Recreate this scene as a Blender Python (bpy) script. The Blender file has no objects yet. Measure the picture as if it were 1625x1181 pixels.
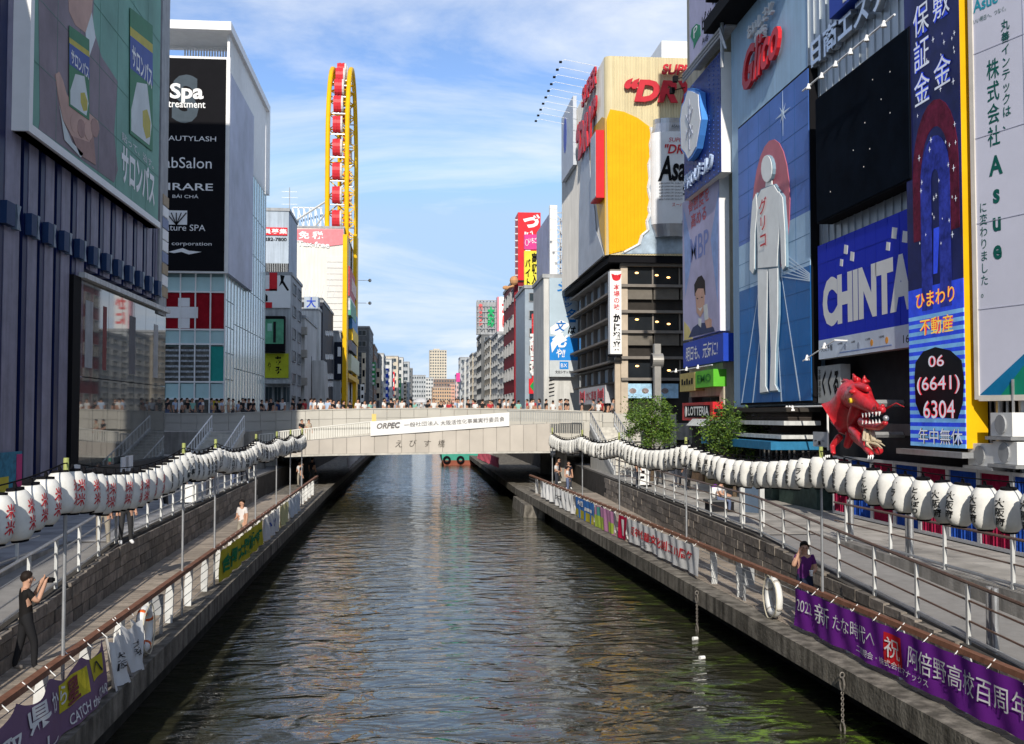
import bpy, bmesh, math, random
from mathutils import Vector, Matrix
random.seed(7)
SC = bpy.context.scene
COL = SC.collection

# ------------------------------------------------------------------ camera, sky, sun, exposure
FPX, W0, H0 = 1700.0, 1625.0, 1181.0          # focal length in photograph pixels
TH = math.atan(69.5 / FPX)                     # pitch up
PS = math.atan(157.5 * math.cos(TH) / FPX)     # yaw to the right of the river axis
CAM = Vector((0, 0, 5.6))
cam = bpy.data.cameras.new('camera')
cam.sensor_width = 36.0
cam.lens = 36.0 * FPX / W0
cam.clip_start = 0.1
cam.clip_end = 8000
camo = bpy.data.objects.new('camera', cam)
camo.location = CAM
camo.rotation_euler = (math.pi / 2 + TH, 0, -PS)
COL.objects.link(camo)
SC.camera = camo

SUN_EL, SUN_AZ = math.radians(30), math.radians(8)      # azimuth: left of straight behind the camera
SUNV = Vector((-math.sin(SUN_AZ) * math.cos(SUN_EL), -math.cos(SUN_AZ) * math.cos(SUN_EL), math.sin(SUN_EL)))
world = bpy.data.worlds.new('World')
SC.world = world
world.use_nodes = True
def build_world():
    nt = world.node_tree
    N, L = nt.nodes, nt.links
    bg = N['Background']
    sky = N.new('ShaderNodeTexSky')
    sky.sky_type = 'NISHITA'
    sky.sun_disc = False
    sky.sun_elevation = SUN_EL
    sky.sun_rotation = math.pi + SUN_AZ
    sky.air_density = 0.62
    sky.dust_density = 0.15
    sky.ozone_density = 2.4
    bg.inputs['Strength'].default_value = 0.15
    tc = N.new('ShaderNodeTexCoord')
    sep = N.new('ShaderNodeSeparateXYZ')
    L.new(tc.outputs['Generated'], sep.inputs[0])
    mx = N.new('ShaderNodeMath'); mx.operation = 'MAXIMUM'; mx.inputs[1].default_value = 0.0
    L.new(sep.outputs['Z'], mx.inputs[0])
    ad = N.new('ShaderNodeMath'); ad.operation = 'ADD'; ad.inputs[1].default_value = 0.22
    L.new(mx.outputs[0], ad.inputs[0])
    dv = N.new('ShaderNodeVectorMath'); dv.operation = 'DIVIDE'
    cb = N.new('ShaderNodeCombineXYZ')
    for i in range(3):
        L.new(ad.outputs[0], cb.inputs[i])
    L.new(tc.outputs['Generated'], dv.inputs[0]); L.new(cb.outputs[0], dv.inputs[1])
    mp = N.new('ShaderNodeMapping')
    mp.inputs['Scale'].default_value = (0.9, 1.5, 1.6)
    mp.inputs['Location'].default_value = (3.1, 1.4, 0.3)
    L.new(dv.outputs[0], mp.inputs['Vector'])
    n1 = N.new('ShaderNodeTexNoise'); n1.inputs['Scale'].default_value = 1.3
    n1.inputs['Detail'].default_value = 9; n1.inputs['Roughness'].default_value = 0.6
    n1.inputs['Distortion'].default_value = 0.5
    L.new(mp.outputs[0], n1.inputs['Vector'])
    rp = N.new('ShaderNodeValToRGB')
    rp.color_ramp.elements[0].position = 0.40
    rp.color_ramp.elements[1].position = 0.66
    L.new(n1.outputs['Fac'], rp.inputs[0])
    ml = N.new('ShaderNodeMath'); ml.operation = 'MULTIPLY'; ml.inputs[1].default_value = 0.9
    L.new(rp.outputs[0], ml.inputs[0])
    mix = N.new('ShaderNodeMix'); mix.data_type = 'RGBA'
    L.new(ml.outputs[0], mix.inputs['Factor'])
    mn = N.new('ShaderNodeVectorMath'); mn.operation = 'MINIMUM'; mn.inputs[1].default_value = (2.25, 3.25, 4.6)
    L.new(sky.outputs[0], mn.inputs[0]); L.new(mn.outputs[0], mix.inputs['A'])
    mix.inputs['B'].default_value = (4.35, 4.6, 4.95, 1)
    L.new(mix.outputs['Result'], bg.inputs['Color'])
build_world()
sun = bpy.data.lights.new('sun', 'SUN')
sun.energy = 3.2
sun.angle = math.radians(0.55)
sun.color = (1.0, 0.93, 0.82)
suno = bpy.data.objects.new('sun', sun)
suno.rotation_euler = (-SUNV).to_track_quat('-Z', 'Y').to_euler()
suno.location = (0, -20, 60)
COL.objects.link(suno)
SC.view_settings.view_transform = 'Standard'
SC.view_settings.look = 'None'
SC.view_settings.exposure = 0.55
SC.view_settings.gamma = 1.0
SC.view_settings.use_curve_mapping = False
SC.render.engine = 'CYCLES'
SC.cycles.use_denoising = True
SC.cycles.max_bounces = 6
SC.cycles.sample_clamp_indirect = 6

# ------------------------------------------------------------------ pixel rays and planes
_F = Vector((math.sin(PS) * math.cos(TH), math.cos(PS) * math.cos(TH), math.sin(TH)))
_R = Vector((math.cos(PS), -math.sin(PS), 0))
_U = _R.cross(_F)
def ray(u, v):
    return _F + _R * ((u - W0 / 2) / FPX) + _U * ((H0 / 2 - v) / FPX)
def PX(u, v, x): d = ray(u, v); return CAM + d * (x / d.x)
def PY(u, v, y): d = ray(u, v); return CAM + d * (y / d.y)
def PZ(u, v, z): d = ray(u, v); return CAM + d * ((z - CAM.z) / d.z)
class Pl:
    """vertical plane: o on it (z=0), r = direction towards the viewer's right, n = outward normal"""
    def __init__(s, o, r):
        s.o = Vector((o[0], o[1], 0)); s.r = Vector((r[0], r[1], 0)).normalized()
        s.n = Vector((s.r.y, -s.r.x, 0))
    def pt(s, a, b, d=0.0):
        return s.o + s.r * a + s.n * d + Vector((0, 0, b))
    def px(s, u, v):
        d = ray(u, v)
        t = (s.o - CAM).dot(s.n) / d.dot(s.n)
        p = CAM + d * t
        return (p - s.o).dot(s.r), p.z
    def rect(s, u0, v0, u1, v1):
        """u0,v0 upper left corner, u1,v1 lower right corner -> a0,a1,b0,b1"""
        a0, b1 = s.px(u0, v0); a1, b0 = s.px(u1, v1)
        return a0, a1, b0, b1
def RX(x): return Pl((x, 0), (0, -1))
def LX(x): return Pl((x, 0), (0, 1))
def FY(y): return Pl((0, y), (1, 0))

# ------------------------------------------------------------------ materials
_M = {}
def mat(name, col, rough=0.6, metal=0.0, var=0.12, scale=1.5, bump=0.0, bscale=30, emit=0.0, streak=0.0, spec=0.08):
    if name in _M: return _M[name]
    m = bpy.data.materials.new(name); m.use_nodes = True
    _M[name] = m
    nt = m.node_tree; N, L = nt.nodes, nt.links
    b = N['Principled BSDF']
    c = (col[0], col[1], col[2], 1)
    b.inputs['Base Color'].default_value = c
    b.inputs['Roughness'].default_value = rough
    b.inputs['Metallic'].default_value = metal
    b.inputs['Specular IOR Level'].default_value = spec
    geo = None
    if var or bump or streak:
        geo = N.new('ShaderNodeNewGeometry')
    if var or streak:
        n = N.new('ShaderNodeTexNoise'); n.inputs['Scale'].default_value = scale
        n.inputs['Detail'].default_value = 7; n.inputs['Roughness'].default_value = 0.65
        L.new(geo.outputs['Position'], n.inputs['Vector'])
        mr = N.new('ShaderNodeMapRange')
        mr.inputs['From Min'].default_value = 0.3; mr.inputs['From Max'].default_value = 0.7
        mr.inputs['To Min'].default_value = 1 - var; mr.inputs['To Max'].default_value = 1 + var
        L.new(n.outputs['Fac'], mr.inputs['Value'])
        out = mr.outputs[0]
        if streak:
            mp = N.new('ShaderNodeMapping'); mp.inputs['Scale'].default_value = (2.2, 2.2, 0.12)
            L.new(geo.outputs['Position'], mp.inputs['Vector'])
            n2 = N.new('ShaderNodeTexNoise'); n2.inputs['Scale'].default_value = 1.6; n2.inputs['Detail'].default_value = 6
            L.new(mp.outputs[0], n2.inputs['Vector'])
            m2 = N.new('ShaderNodeMapRange')
            m2.inputs['From Min'].default_value = 0.38; m2.inputs['From Max'].default_value = 0.62
            m2.inputs['To Min'].default_value = 1 - streak; m2.inputs['To Max'].default_value = 1.0
            L.new(n2.outputs['Fac'], m2.inputs['Value'])
            mu = N.new('ShaderNodeMath'); mu.operation = 'MULTIPLY'
            L.new(out, mu.inputs[0]); L.new(m2.outputs[0], mu.inputs[1]); out = mu.outputs[0]
        vm = N.new('ShaderNodeVectorMath'); vm.operation = 'SCALE'
        vm.inputs[0].default_value = col[:3]
        L.new(out, vm.inputs['Scale'])
        L.new(vm.outputs[0], b.inputs['Base Color'])
        if emit:
            L.new(vm.outputs[0], b.inputs['Emission Color'])
    if bump:
        n3 = N.new('ShaderNodeTexNoise'); n3.inputs['Scale'].default_value = bscale; n3.inputs['Detail'].default_value = 5
        L.new(geo.outputs['Position'], n3.inputs['Vector'])
        bp = N.new('ShaderNodeBump'); bp.inputs['Strength'].default_value = bump; bp.inputs['Distance'].default_value = 0.03
        L.new(n3.outputs['Fac'], bp.inputs['Height']); L.new(bp.outputs[0], b.inputs['Normal'])
    if emit:
        b.inputs['Emission Strength'].default_value = emit
        if not (var or streak): b.inputs['Emission Color'].default_value = c
    return m
def obj_colour_mat(name, rough=0.8):
    m = bpy.data.materials.new(name); m.use_nodes = True
    N, L = m.node_tree.nodes, m.node_tree.links
    oi = N.new('ShaderNodeObjectInfo')
    L.new(oi.outputs['Color'], N['Principled BSDF'].inputs['Base Color'])
    N['Principled BSDF'].inputs['Roughness'].default_value = rough
    N['Principled BSDF'].inputs['Specular IOR Level'].default_value = .15
    return m
def random_mat(name, cols, rough=0.8):
    m = bpy.data.materials.new(name); m.use_nodes = True
    N, L = m.node_tree.nodes, m.node_tree.links
    oi = N.new('ShaderNodeObjectInfo'); rp = N.new('ShaderNodeValToRGB')
    rp.color_ramp.interpolation = 'CONSTANT'
    e = rp.color_ramp.elements
    while len(e) < len(cols): e.new(0.5)
    for i, c in enumerate(cols):
        e[i].position = i / len(cols); e[i].color = (*c, 1)
    L.new(oi.outputs['Random'], rp.inputs[0])
    L.new(rp.outputs[0], N['Principled BSDF'].inputs['Base Color'])
    N['Principled BSDF'].inputs['Roughness'].default_value = rough
    return m
def random_shade(name, col, var=0.25, rough=0.8, bump=0.3, bscale=25, nvar=0.2, nscale=3):
    """one colour whose lightness differs from piece to piece, with grain"""
    m = bpy.data.materials.new(name); m.use_nodes = True
    N, L = m.node_tree.nodes, m.node_tree.links
    b = N['Principled BSDF']; b.inputs['Roughness'].default_value = rough
    oi = N.new('ShaderNodeObjectInfo'); geo = N.new('ShaderNodeNewGeometry')
    mr = N.new('ShaderNodeMapRange'); mr.inputs['To Min'].default_value = 1 - var; mr.inputs['To Max'].default_value = 1 + var
    L.new(oi.outputs['Random'], mr.inputs['Value'])
    n = N.new('ShaderNodeTexNoise'); n.inputs['Scale'].default_value = nscale; n.inputs['Detail'].default_value = 8
    L.new(geo.outputs['Position'], n.inputs['Vector'])
    m2 = N.new('ShaderNodeMapRange'); m2.inputs['From Min'].default_value = 0.3; m2.inputs['From Max'].default_value = 0.7
    m2.inputs['To Min'].default_value = 1 - nvar; m2.inputs['To Max'].default_value = 1 + nvar
    L.new(n.outputs['Fac'], m2.inputs['Value'])
    mu = N.new('ShaderNodeMath'); mu.operation = 'MULTIPLY'
    L.new(mr.outputs[0], mu.inputs[0]); L.new(m2.outputs[0], mu.inputs[1])
    vm = N.new('ShaderNodeVectorMath'); vm.operation = 'SCALE'; vm.inputs[0].default_value = col
    L.new(mu.outputs[0], vm.inputs['Scale']); L.new(vm.outputs[0], b.inputs['Base Color'])
    n3 = N.new('ShaderNodeTexNoise'); n3.inputs['Scale'].default_value = bscale; n3.inputs['Detail'].default_value = 5
    L.new(geo.outputs['Position'], n3.inputs['Vector'])
    bp = N.new('ShaderNodeBump'); bp.inputs['Strength'].default_value = bump; bp.inputs['Distance'].default_value = 0.03
    L.new(n3.outputs['Fac'], bp.inputs['Height']); L.new(bp.outputs[0], b.inputs['Normal'])
    return m

WHITE = mat('white_paint', (.78, .78, .76), .5, var=.06)
SIGNW = mat('sign_white', (.80, .80, .79), .4, var=.04)
BLACK = mat('black_paint', (.009, .009, .011), .7, var=.1, spec=.05)
DARK = mat('dark_void', (.02, .02, .023), .8, var=.2)
STEEL = mat('galvanised_steel', (.42, .43, .44), .4, .6, var=.15, scale=5, spec=.4)
WSTEEL = mat('white_steel', (.62, .63, .62), .45, var=.12, scale=4, streak=.25)
GLASS = mat('window_glass', (.035, .05, .06), .06, var=.2, scale=.6, spec=.5)
GLASSB = mat('blue_glass', (.16, .27, .30), .08, var=.15, scale=.5, spec=.5)
CONC = mat('concrete', (.36, .34, .31), .85, var=.25, scale=1.1, bump=.4, bscale=18, streak=.35)
CONCP = mat('concrete_pale', (.55, .53, .48), .8, var=.14, scale=.9, bump=.15, bscale=14, streak=.18)
RED = mat('sign_red', (.62, .03, .04), .4, var=.08)
BLUE = mat('sign_blue', (.02, .06, .42), .4, var=.08)
YEL = mat('yellow_paint', (.74, .43, .008), .45, var=.1, scale=.8)
GREY = mat('grey_paint', (.36, .37, .38), .55, var=.15, streak=.2)
SILV = mat('silver_panel', (.48, .52, .55), .35, .35, var=.08, scale=.8, streak=.12)
NAVY = mat('navy_panel', (.008, .016, .075), .35, var=.2, scale=.7)

# ------------------------------------------------------------------ mesh building
ORI = {}
class MB:
    def __init__(s): s.v = []; s.f = []; s.m = []; s.mats = []; s.c = 0
    def mat(s, m):
        if m not in s.mats: s.mats.append(m)
        s.c = s.mats.index(m); return s
    def poly(s, pts):
        i = len(s.v); s.v += [Vector(p) for p in pts]; s.f.append(tuple(range(i, i + len(pts)))); s.m.append(s.c); return s
    def hexa(s, p):
        """8 points: bottom ring 0-3, top ring 4-7"""
        i = len(s.v); s.v += [Vector(q) for q in p]
        for a in ((3, 2, 1, 0), (4, 5, 6, 7), (0, 1, 5, 4), (1, 2, 6, 5), (2, 3, 7, 6), (3, 0, 4, 7)):
            s.f.append(tuple(i + k for k in a)); s.m.append(s.c)
        return s
    def box(s, x0, x1, y0, y1, z0, z1):
        return s.hexa([(x0, y0, z0), (x1, y0, z0), (x1, y1, z0), (x0, y1, z0), (x0, y0, z1), (x1, y0, z1), (x1, y1, z1), (x0, y1, z1)])
    def pbox(s, pl, a0, a1, b0, b1, d0, d1):
        q = pl.pt
        return s.hexa([q(a0, b0, d1), q(a1, b0, d1), q(a1, b0, d0), q(a0, b0, d0), q(a0, b1, d1), q(a1, b1, d1), q(a1, b1, d0), q(a0, b1, d0)])
    def prism(s, pl, ab, d0, d1):
        """outline in plane coordinates, pushed from d0 to d1"""
        n = len(ab); i = len(s.v)
        s.v += [pl.pt(a, b, d1) for a, b in ab] + [pl.pt(a, b, d0) for a, b in ab]
        s.f.append(tuple(i + k for k in range(n))); s.m.append(s.c)
        s.f.append(tuple(i + n + k for k in range(n - 1, -1, -1))); s.m.append(s.c)
        for k in range(n):
            s.f.append((i + k, i + n + k, i + n + (k + 1) % n, i + (k + 1) % n)); s.m.append(s.c)
        return s
    def tube(s, pts, r, n=6, closed=False):
        pts = [Vector(p) for p in pts]; k = len(pts); i0 = len(s.v)
        rr = r if isinstance(r, (list, tuple)) else [r] * k
        ref = None
        for j, p in enumerate(pts):
            if closed: t = pts[(j + 1) % k] - pts[j - 1]
            else: t = pts[min(j + 1, k - 1)] - pts[max(j - 1, 0)]
            t.normalize()
            if ref is None:
                ref = Vector((0, 0, 1)) if abs(t.z) < .9 else Vector((1, 0, 0))
            x = ref - t * ref.dot(t)
            if x.length < 1e-4: x = t.orthogonal()
            x.normalize(); y = t.cross(x); ref = x
            for a in range(n):
                g = 2 * math.pi * (a + .5) / n
                s.v.append(p + (x * math.cos(g) + y * math.sin(g)) * rr[j])
        for j in range(k if closed else k - 1):
            for a in range(n):
                b, c = (j + 1) % k, (a + 1) % n
                s.f.append((i0 + j * n + a, i0 + j * n + c, i0 + b * n + c, i0 + b * n + a)); s.m.append(s.c)
        if not closed:
            s.f.append(tuple(i0 + a for a in range(n - 1, -1, -1))); s.m.append(s.c)
            s.f.append(tuple(i0 + (k - 1) * n + a for a in range(n))); s.m.append(s.c)
        return s
    def lathe(s, c, prof, n=12, axis='z'):
        """prof: list of (radius, height)"""
        c = Vector(c); i0 = len(s.v); k = len(prof)
        for r, h in prof:
            for a in range(n):
                g = 2 * math.pi * a / n
                q = (r * math.cos(g), r * math.sin(g), h)
                if axis == 'y': q = (q[0], q[2], q[1])
                elif axis == 'x': q = (q[2], q[0], q[1])
                s.v.append(c + Vector(q))
        for j in range(k - 1):
            for a in range(n):
                d = (a + 1) % n
                s.f.append((i0 + j * n + a, i0 + j * n + d, i0 + (j + 1) * n + d, i0 + (j + 1) * n + a)); s.m.append(s.c)
        s.f.append(tuple(i0 + a for a in range(n - 1, -1, -1))); s.m.append(s.c)
        s.f.append(tuple(i0 + (k - 1) * n + a for a in range(n))); s.m.append(s.c)
        return s
    def ball(s, c, r, nu=10, nv=6):
        if not isinstance(r, (list, tuple)): r = (r, r, r)
        c = Vector(c); i0 = len(s.v)
        for j in range(nv + 1):
            t = math.pi * j / nv
            for a in range(nu):
                g = 2 * math.pi * a / nu
                s.v.append(c + Vector((r[0] * math.sin(t) * math.cos(g), r[1] * math.sin(t) * math.sin(g), -r[2] * math.cos(t))))
        for j in range(nv):
            for a in range(nu):
                d = (a + 1) % nu
                s.f.append((i0 + j * nu + a, i0 + j * nu + d, i0 + (j + 1) * nu + d, i0 + (j + 1) * nu + a)); s.m.append(s.c)
        return s
    def mesh(s, name, off=None, smooth=False):
        me = bpy.data.meshes.new(name)
        off = off or Vector((0, 0, 0))
        me.from_pydata([tuple(p - off) for p in s.v], [], s.f)
        for m in s.mats: me.materials.append(m)
        me.polygons.foreach_set('material_index', s.m)
        if smooth: me.polygons.foreach_set('use_smooth', [True] * len(s.f))
        me.update()
        return me
    def build(s, name, parent=None, smooth=False, label=None, cat=None, group=None, kind=None):
        off = ORI.get(parent.name, Vector((0, 0, 0))) if parent else Vector((0, 0, 0))
        o = bpy.data.objects.new(name, s.mesh(name, off, smooth))
        COL.objects.link(o)
        if parent: o.parent = parent; ORI[o.name] = off
        tag(o, label, cat, group, kind)
        return o
def tag(o, label=None, cat=None, group=None, kind=None):
    if label: o['label'] = label
    if cat: o['category'] = cat
    if group: o['group'] = group
    if kind: o['kind'] = kind
    return o
def root(name, loc, label, cat, group=None):
    o = bpy.data.objects.new(name, None); COL.objects.link(o)
    o.location = loc; o.empty_display_size = .3
    ORI[o.name] = Vector(loc)
    return tag(o, label, cat, group)
_UNIT = {}
def unit_box(m):
    if m.name not in _UNIT:
        b = MB().mat(m); b.box(-.5, .5, -.5, .5, -.5, .5)
        _UNIT[m.name] = b.mesh('block_' + m.name)
    return _UNIT[m.name]
def frame_mat(pl, a0, a1, b0, b1, d0, d1):
    c = pl.pt((a0 + a1) / 2, (b0 + b1) / 2, (d0 + d1) / 2)
    M = Matrix.Identity(4)
    ax = (pl.r * (a1 - a0), Vector((0, 0, b1 - b0)), pl.n * (d1 - d0))
    for j in range(3):
        for i in range(3): M[i][j] = ax[j][i]
    for i in range(3): M[i][3] = c[i]
    return M
def put(o, parent, M):
    """place o (a child of parent, whose parts live in world axes) by a world matrix"""
    if parent:
        o.parent = parent
        off = ORI.get(parent.name, Vector((0, 0, 0)))
        M = Matrix.Translation(-off) @ M
        ORI[o.name] = off
    o.matrix_local = M
    COL.objects.link(o)
    return o
def piece(name, parent, m, pl, a0, a1, b0, b1, d0, d1):
    """a box-shaped part that shares its mesh with all pieces of its material"""
    return put(bpy.data.objects.new(name, unit_box(m)), parent, frame_mat(pl, a0, a1, b0, b1, d0, d1))
def wbox(name, parent, m, x0, x1, y0, y1, z0, z1):
    M = Matrix.Translation(((x0 + x1) / 2, (y0 + y1) / 2, (z0 + z1) / 2)) @ Matrix.Diagonal((x1 - x0, y1 - y0, z1 - z0, 1))
    return put(bpy.data.objects.new(name, unit_box(m)), parent, M)
_WIN = {}
def window(parent, pl, a0, a1, b0, b1, frame=None, glass=None, mull=1, depth=.12):
    """a framed window, shared mesh per kind"""
    frame = frame or GREY; glass = glass or GLASS
    k = (frame.name, glass.name, mull)
    if k not in _WIN:
        b = MB().mat(frame); t = .06
        b.box(-.5, .5, -.5, -.5 + t, -.5, .5); b.box(-.5, .5, .5 - t, .5, -.5, .5)
        b.box(-.5, -.5 + t, -.5 + t, .5 - t, -.5, .5); b.box(.5 - t, .5, -.5 + t, .5 - t, -.5, .5)
        for i in range(1, mull + 1):
            x = -.5 + i / (mull + 1); b.box(x - .02, x + .02, -.5 + t, .5 - t, -.4, .3)
        b.mat(glass).box(-.5 + t, .5 - t, -.5 + t, .5 - t, -.5, -.1)
        _WIN[k] = b.mesh('window_' + str(len(_WIN)))
    return put(bpy.data.objects.new('window', _WIN[k]), parent, frame_mat(pl, a0, a1, b0, b1, -.02, depth))
def seams(parent, pl, r, nx, nz, m, d=.0, w=.018):
    """thin raised joints between the sheets of a big board"""
    mb = MB().mat(m)
    for i in range(1, nx):
        a = r[0] + (r[1] - r[0]) * i / nx; mb.pbox(pl, a - w / 2, a + w / 2, r[2], r[3], d, d + .006)
    for j in range(1, nz):
        b = r[2] + (r[3] - r[2]) * j / nz; mb.pbox(pl, r[0], r[1], b - w / 2, b + w / 2, d, d + .007)
    o = mb.build('sheet_joints', parent); o['kind'] = 'stuff'; return o
# ---- lettering
_TXT = {}
def text_geo(s, bold=0.0, shear=0.0, ext=0.0):
    k = (s, bold, shear, ext)
    if k not in _TXT:
        c = bpy.data.curves.new('t', 'FONT'); c.body = s; c.offset = bold; c.shear = shear; c.extrude = ext
        c.align_x = 'CENTER'; c.space_line = 1.05; c.resolution_u = 3
        o = bpy.data.objects.new('t', c); COL.objects.link(o)
        me = bpy.data.meshes.new_from_object(o.evaluated_get(bpy.context.evaluated_depsgraph_get()))
        vs = [v.co.copy() for v in me.vertices]; fs = [tuple(p.vertices) for p in me.polygons]
        bpy.data.objects.remove(o); bpy.data.curves.remove(c); bpy.data.meshes.remove(me)
        if vs:
            x0, x1 = min(v.x for v in vs), max(v.x for v in vs); y0, y1 = min(v.y for v in vs), max(v.y for v in vs)
            vs = [Vector(((v.x - x0) / max(x1 - x0, 1e-6), (v.y - y0) / max(y1 - y0, 1e-6), v.z)) for v in vs]
        _TXT[k] = (vs, fs)
    return _TXT[k]
def dense(vs, fs, w, h, lim=.09):
    """split long edges so that lettering can follow folds"""
    bm = bmesh.new()
    V = [bm.verts.new((v.x * w, v.y * h, v.z)) for v in vs]
    for f in fs:
        try: bm.faces.new([V[i] for i in f])
        except ValueError: pass
    for _ in range(3):
        bmesh.ops.triangulate(bm, faces=bm.faces[:])
        E = [e for e in bm.edges if e.calc_length() > lim]
        if not E: break
        bmesh.ops.subdivide_edges(bm, edges=E, cuts=1)
    bmesh.ops.triangulate(bm, faces=bm.faces[:])
    bm.verts.index_update()
    o = ([Vector((v.co.x / w, v.co.y / h, v.co.z)) for v in bm.verts], [tuple(v.index for v in f.verts) for f in bm.faces])
    bm.free(); return o
def ribs(name, parent, pl, poly, pitch, w, d0, d1, m):
    """vertical ribs clipped to an outline, joined into one part"""
    ab = [pl.px(u, v) for u, v in poly]; mb = MB().mat(m)
    a = min(p[0] for p in ab) + pitch / 2
    while a < max(p[0] for p in ab):
        c = []
        for (a0, b0), (a1, b1) in zip(ab, ab[1:] + ab[:1]):
            if (a0 - a) * (a1 - a) < 0: c.append(b0 + (b1 - b0) * (a - a0) / (a1 - a0))
        c.sort()
        for lo, hi in zip(c[::2], c[1::2]):
            if hi - lo > .1: mb.pbox(pl, a - w / 2, a + w / 2, lo, hi, d0, d1)
        a += pitch
    o = mb.build(name, parent); o['kind'] = 'stuff'; return o
def text(parent, pl, s, r, m, d=.02, bold=0.0, shear=0.0, thick=0.0, vert=False, bend=None, skew=0.0, name='lettering'):
    """write s stretched into the rectangle r=(a0,a1,b0,b1) of the plane"""
    if vert: s = '\n'.join(s)
    vs, fs = text_geo(s, bold, shear, 1.0 if thick else 0.0)
    a0, a1, b0, b1 = r
    mb = MB().mat(m)
    if bend:
        vs, fs = dense(vs, fs, a1 - a0, b1 - b0)
    for v in vs:
        a = a0 + v.x * (a1 - a0); b = b0 + v.y * (b1 - b0) + skew * v.x
        dd = d + (thick * (v.z + 1) / 2 if thick else 0)
        if bend: dd += bend(a, b)
        mb.v.append(pl.pt(a, b, dd))
    mb.f = list(fs); mb.m = [0] * len(fs)
    return mb.build(name, parent)
def tpx(parent, pl, s, u0, v0, u1, v1, m, **k):
    return text(parent, pl, s, pl.rect(u0, v0, u1, v1), m, **k)
def apx(mb, pl, uv, d0, d1):
    return mb.prism(pl, [pl.px(u, v) for u, v in uv], d0, d1)
def panel(name, parent, pl, r, m, d0, d1):
    return piece(name, parent, m, pl, r[0], r[1], r[2], r[3], d0, d1)
def lerp_pts(P, y):
    for (y0, x0), (y1, x1) in zip(P, P[1:]):
        if y <= y1: return x0 + (x1 - x0) * (y - y0) / (y1 - y0)
    return P[-1][1]
ORD = ['first', 'second', 'third', 'fourth', 'fifth', 'sixth', 'seventh', 'eighth', 'ninth', 'tenth']
def nth(i):
    n = i + 1
    if n <= 10: return ORD[i]
    return '%d%s' % (n, 'th' if 10 < n % 100 < 14 else {1: 'st', 2: 'nd', 3: 'rd'}.get(n % 10, 'th'))
# ------------------------------------------------------------------ setting: water, banks, quays
ZB, ZP = 1.1, 2.2                                  # boardwalk and promenade level above the water
def XQR(y): return 8.15 - .0265 * min(y, 66)
def XRR(y): return 8.72 - .0265 * min(y, 66)
def XQL(y): return -4.62 - .008 * min(y, 66)
def XRL(y): return -4.92 - .0105 * min(y, 66)
WL = [(-30, -6.3), (12, -6.75), (19.4, -7.1), (30, -7.7), (52, -8.25), (66, -8.35), (900, -8.35)]
WR = [(-30, 9.25), (12, 9.3), (26.5, 9.5), (50, 10.3), (74, 11.1), (900, 11.1)]
def XWL(y): return lerp_pts(WL, y)
def XWR(y): return lerp_pts(WR, y)
def ramp_z(y): return min(ZP, max(ZB + .02, ZB + .02 + (y - 7) * (ZP - ZB) / 23.5))

def water_mat():
    m = bpy.data.materials.new('river_water'); m.use_nodes = True
    N, L = m.node_tree.nodes, m.node_tree.links
    b = N['Principled BSDF']
    b.inputs['Roughness'].default_value = 0.035
    b.inputs['IOR'].default_value = 1.36
    b.inputs['Specular IOR Level'].default_value = 0.75
    geo = N.new('ShaderNodeNewGeometry')
    def noise(scale, det, sx, sy, dist=0.0, rough=.55):
        mp = N.new('ShaderNodeMapping'); mp.inputs['Scale'].default_value = (sx, sy, 1)
        L.new(geo.outputs['Position'], mp.inputs['Vector'])
        n = N.new('ShaderNodeTexNoise'); n.inputs['Scale'].default_value = scale; n.inputs['Detail'].default_value = det
        n.inputs['Distortion'].default_value = dist; n.inputs['Roughness'].default_value = rough
        L.new(mp.outputs[0], n.inputs['Vector'])
        return n.outputs['Fac']
    a = noise(.95, 2, .7, 1.3, .7)
    c = noise(3.4, 3, .6, 1.4, .9)
    mu = N.new('ShaderNodeMath'); mu.operation = 'MULTIPLY_ADD'; mu.inputs[1].default_value = .14
    L.new(c, mu.inputs[0]); L.new(a, mu.inputs[2])
    bp = N.new('ShaderNodeBump'); bp.inputs['Strength'].default_value = 1.0; bp.inputs['Distance'].default_value = 0.125
    L.new(mu.outputs[0], bp.inputs['Height']); L.new(bp.outputs[0], b.inputs['Normal'])
    # algae: bright green weed lying near the right-hand quay
    sep = N.new('ShaderNodeSeparateXYZ'); L.new(geo.outputs['Position'], sep.inputs[0])
    def mr(src, f0, f1, t0=0., t1=1.):
        q = N.new('ShaderNodeMapRange'); q.inputs['From Min'].default_value = f0; q.inputs['From Max'].default_value = f1
        q.inputs['To Min'].default_value = t0; q.inputs['To Max'].default_value = t1
        L.new(src, q.inputs['Value']); return q.outputs[0]
    def mul(x, y):
        q = N.new('ShaderNodeMath'); q.operation = 'MULTIPLY'; L.new(x, q.inputs[0]); L.new(y, q.inputs[1]); return q.outputs[0]
    near = mul(mr(sep.outputs['X'], 4.4, 5.8), mr(sep.outputs['Y'], 24.5, 20))
    far = mul(mr(sep.outputs['X'], 5.6, 6.8), mr(sep.outputs['Y'], 44, 34, 0, .35))
    mxx = N.new('ShaderNodeMath'); mxx.operation = 'MAXIMUM'; L.new(near, mxx.inputs[0]); L.new(far, mxx.inputs[1])
    blot = mr(noise(.75, 6, 1, 1.6, .6, .7), .50, .60)
    blot2 = mr(noise(5, 4, 1, 2, .5), .35, .6)
    al = mul(mul(mxx.outputs[0], blot), blot2)
    mix = N.new('ShaderNodeMix'); mix.data_type = 'RGBA'
    mix.inputs['A'].default_value = (.030, .030, .018, 1); mix.inputs['B'].default_value = (.16, .27, .02, 1)
    L.new(al, mix.inputs['Factor']); L.new(mix.outputs['Result'], b.inputs['Base Color'])
    rr = mr(al, 0, 1, .02, .5); L.new(rr, b.inputs['Roughness'])
    return m
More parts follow.
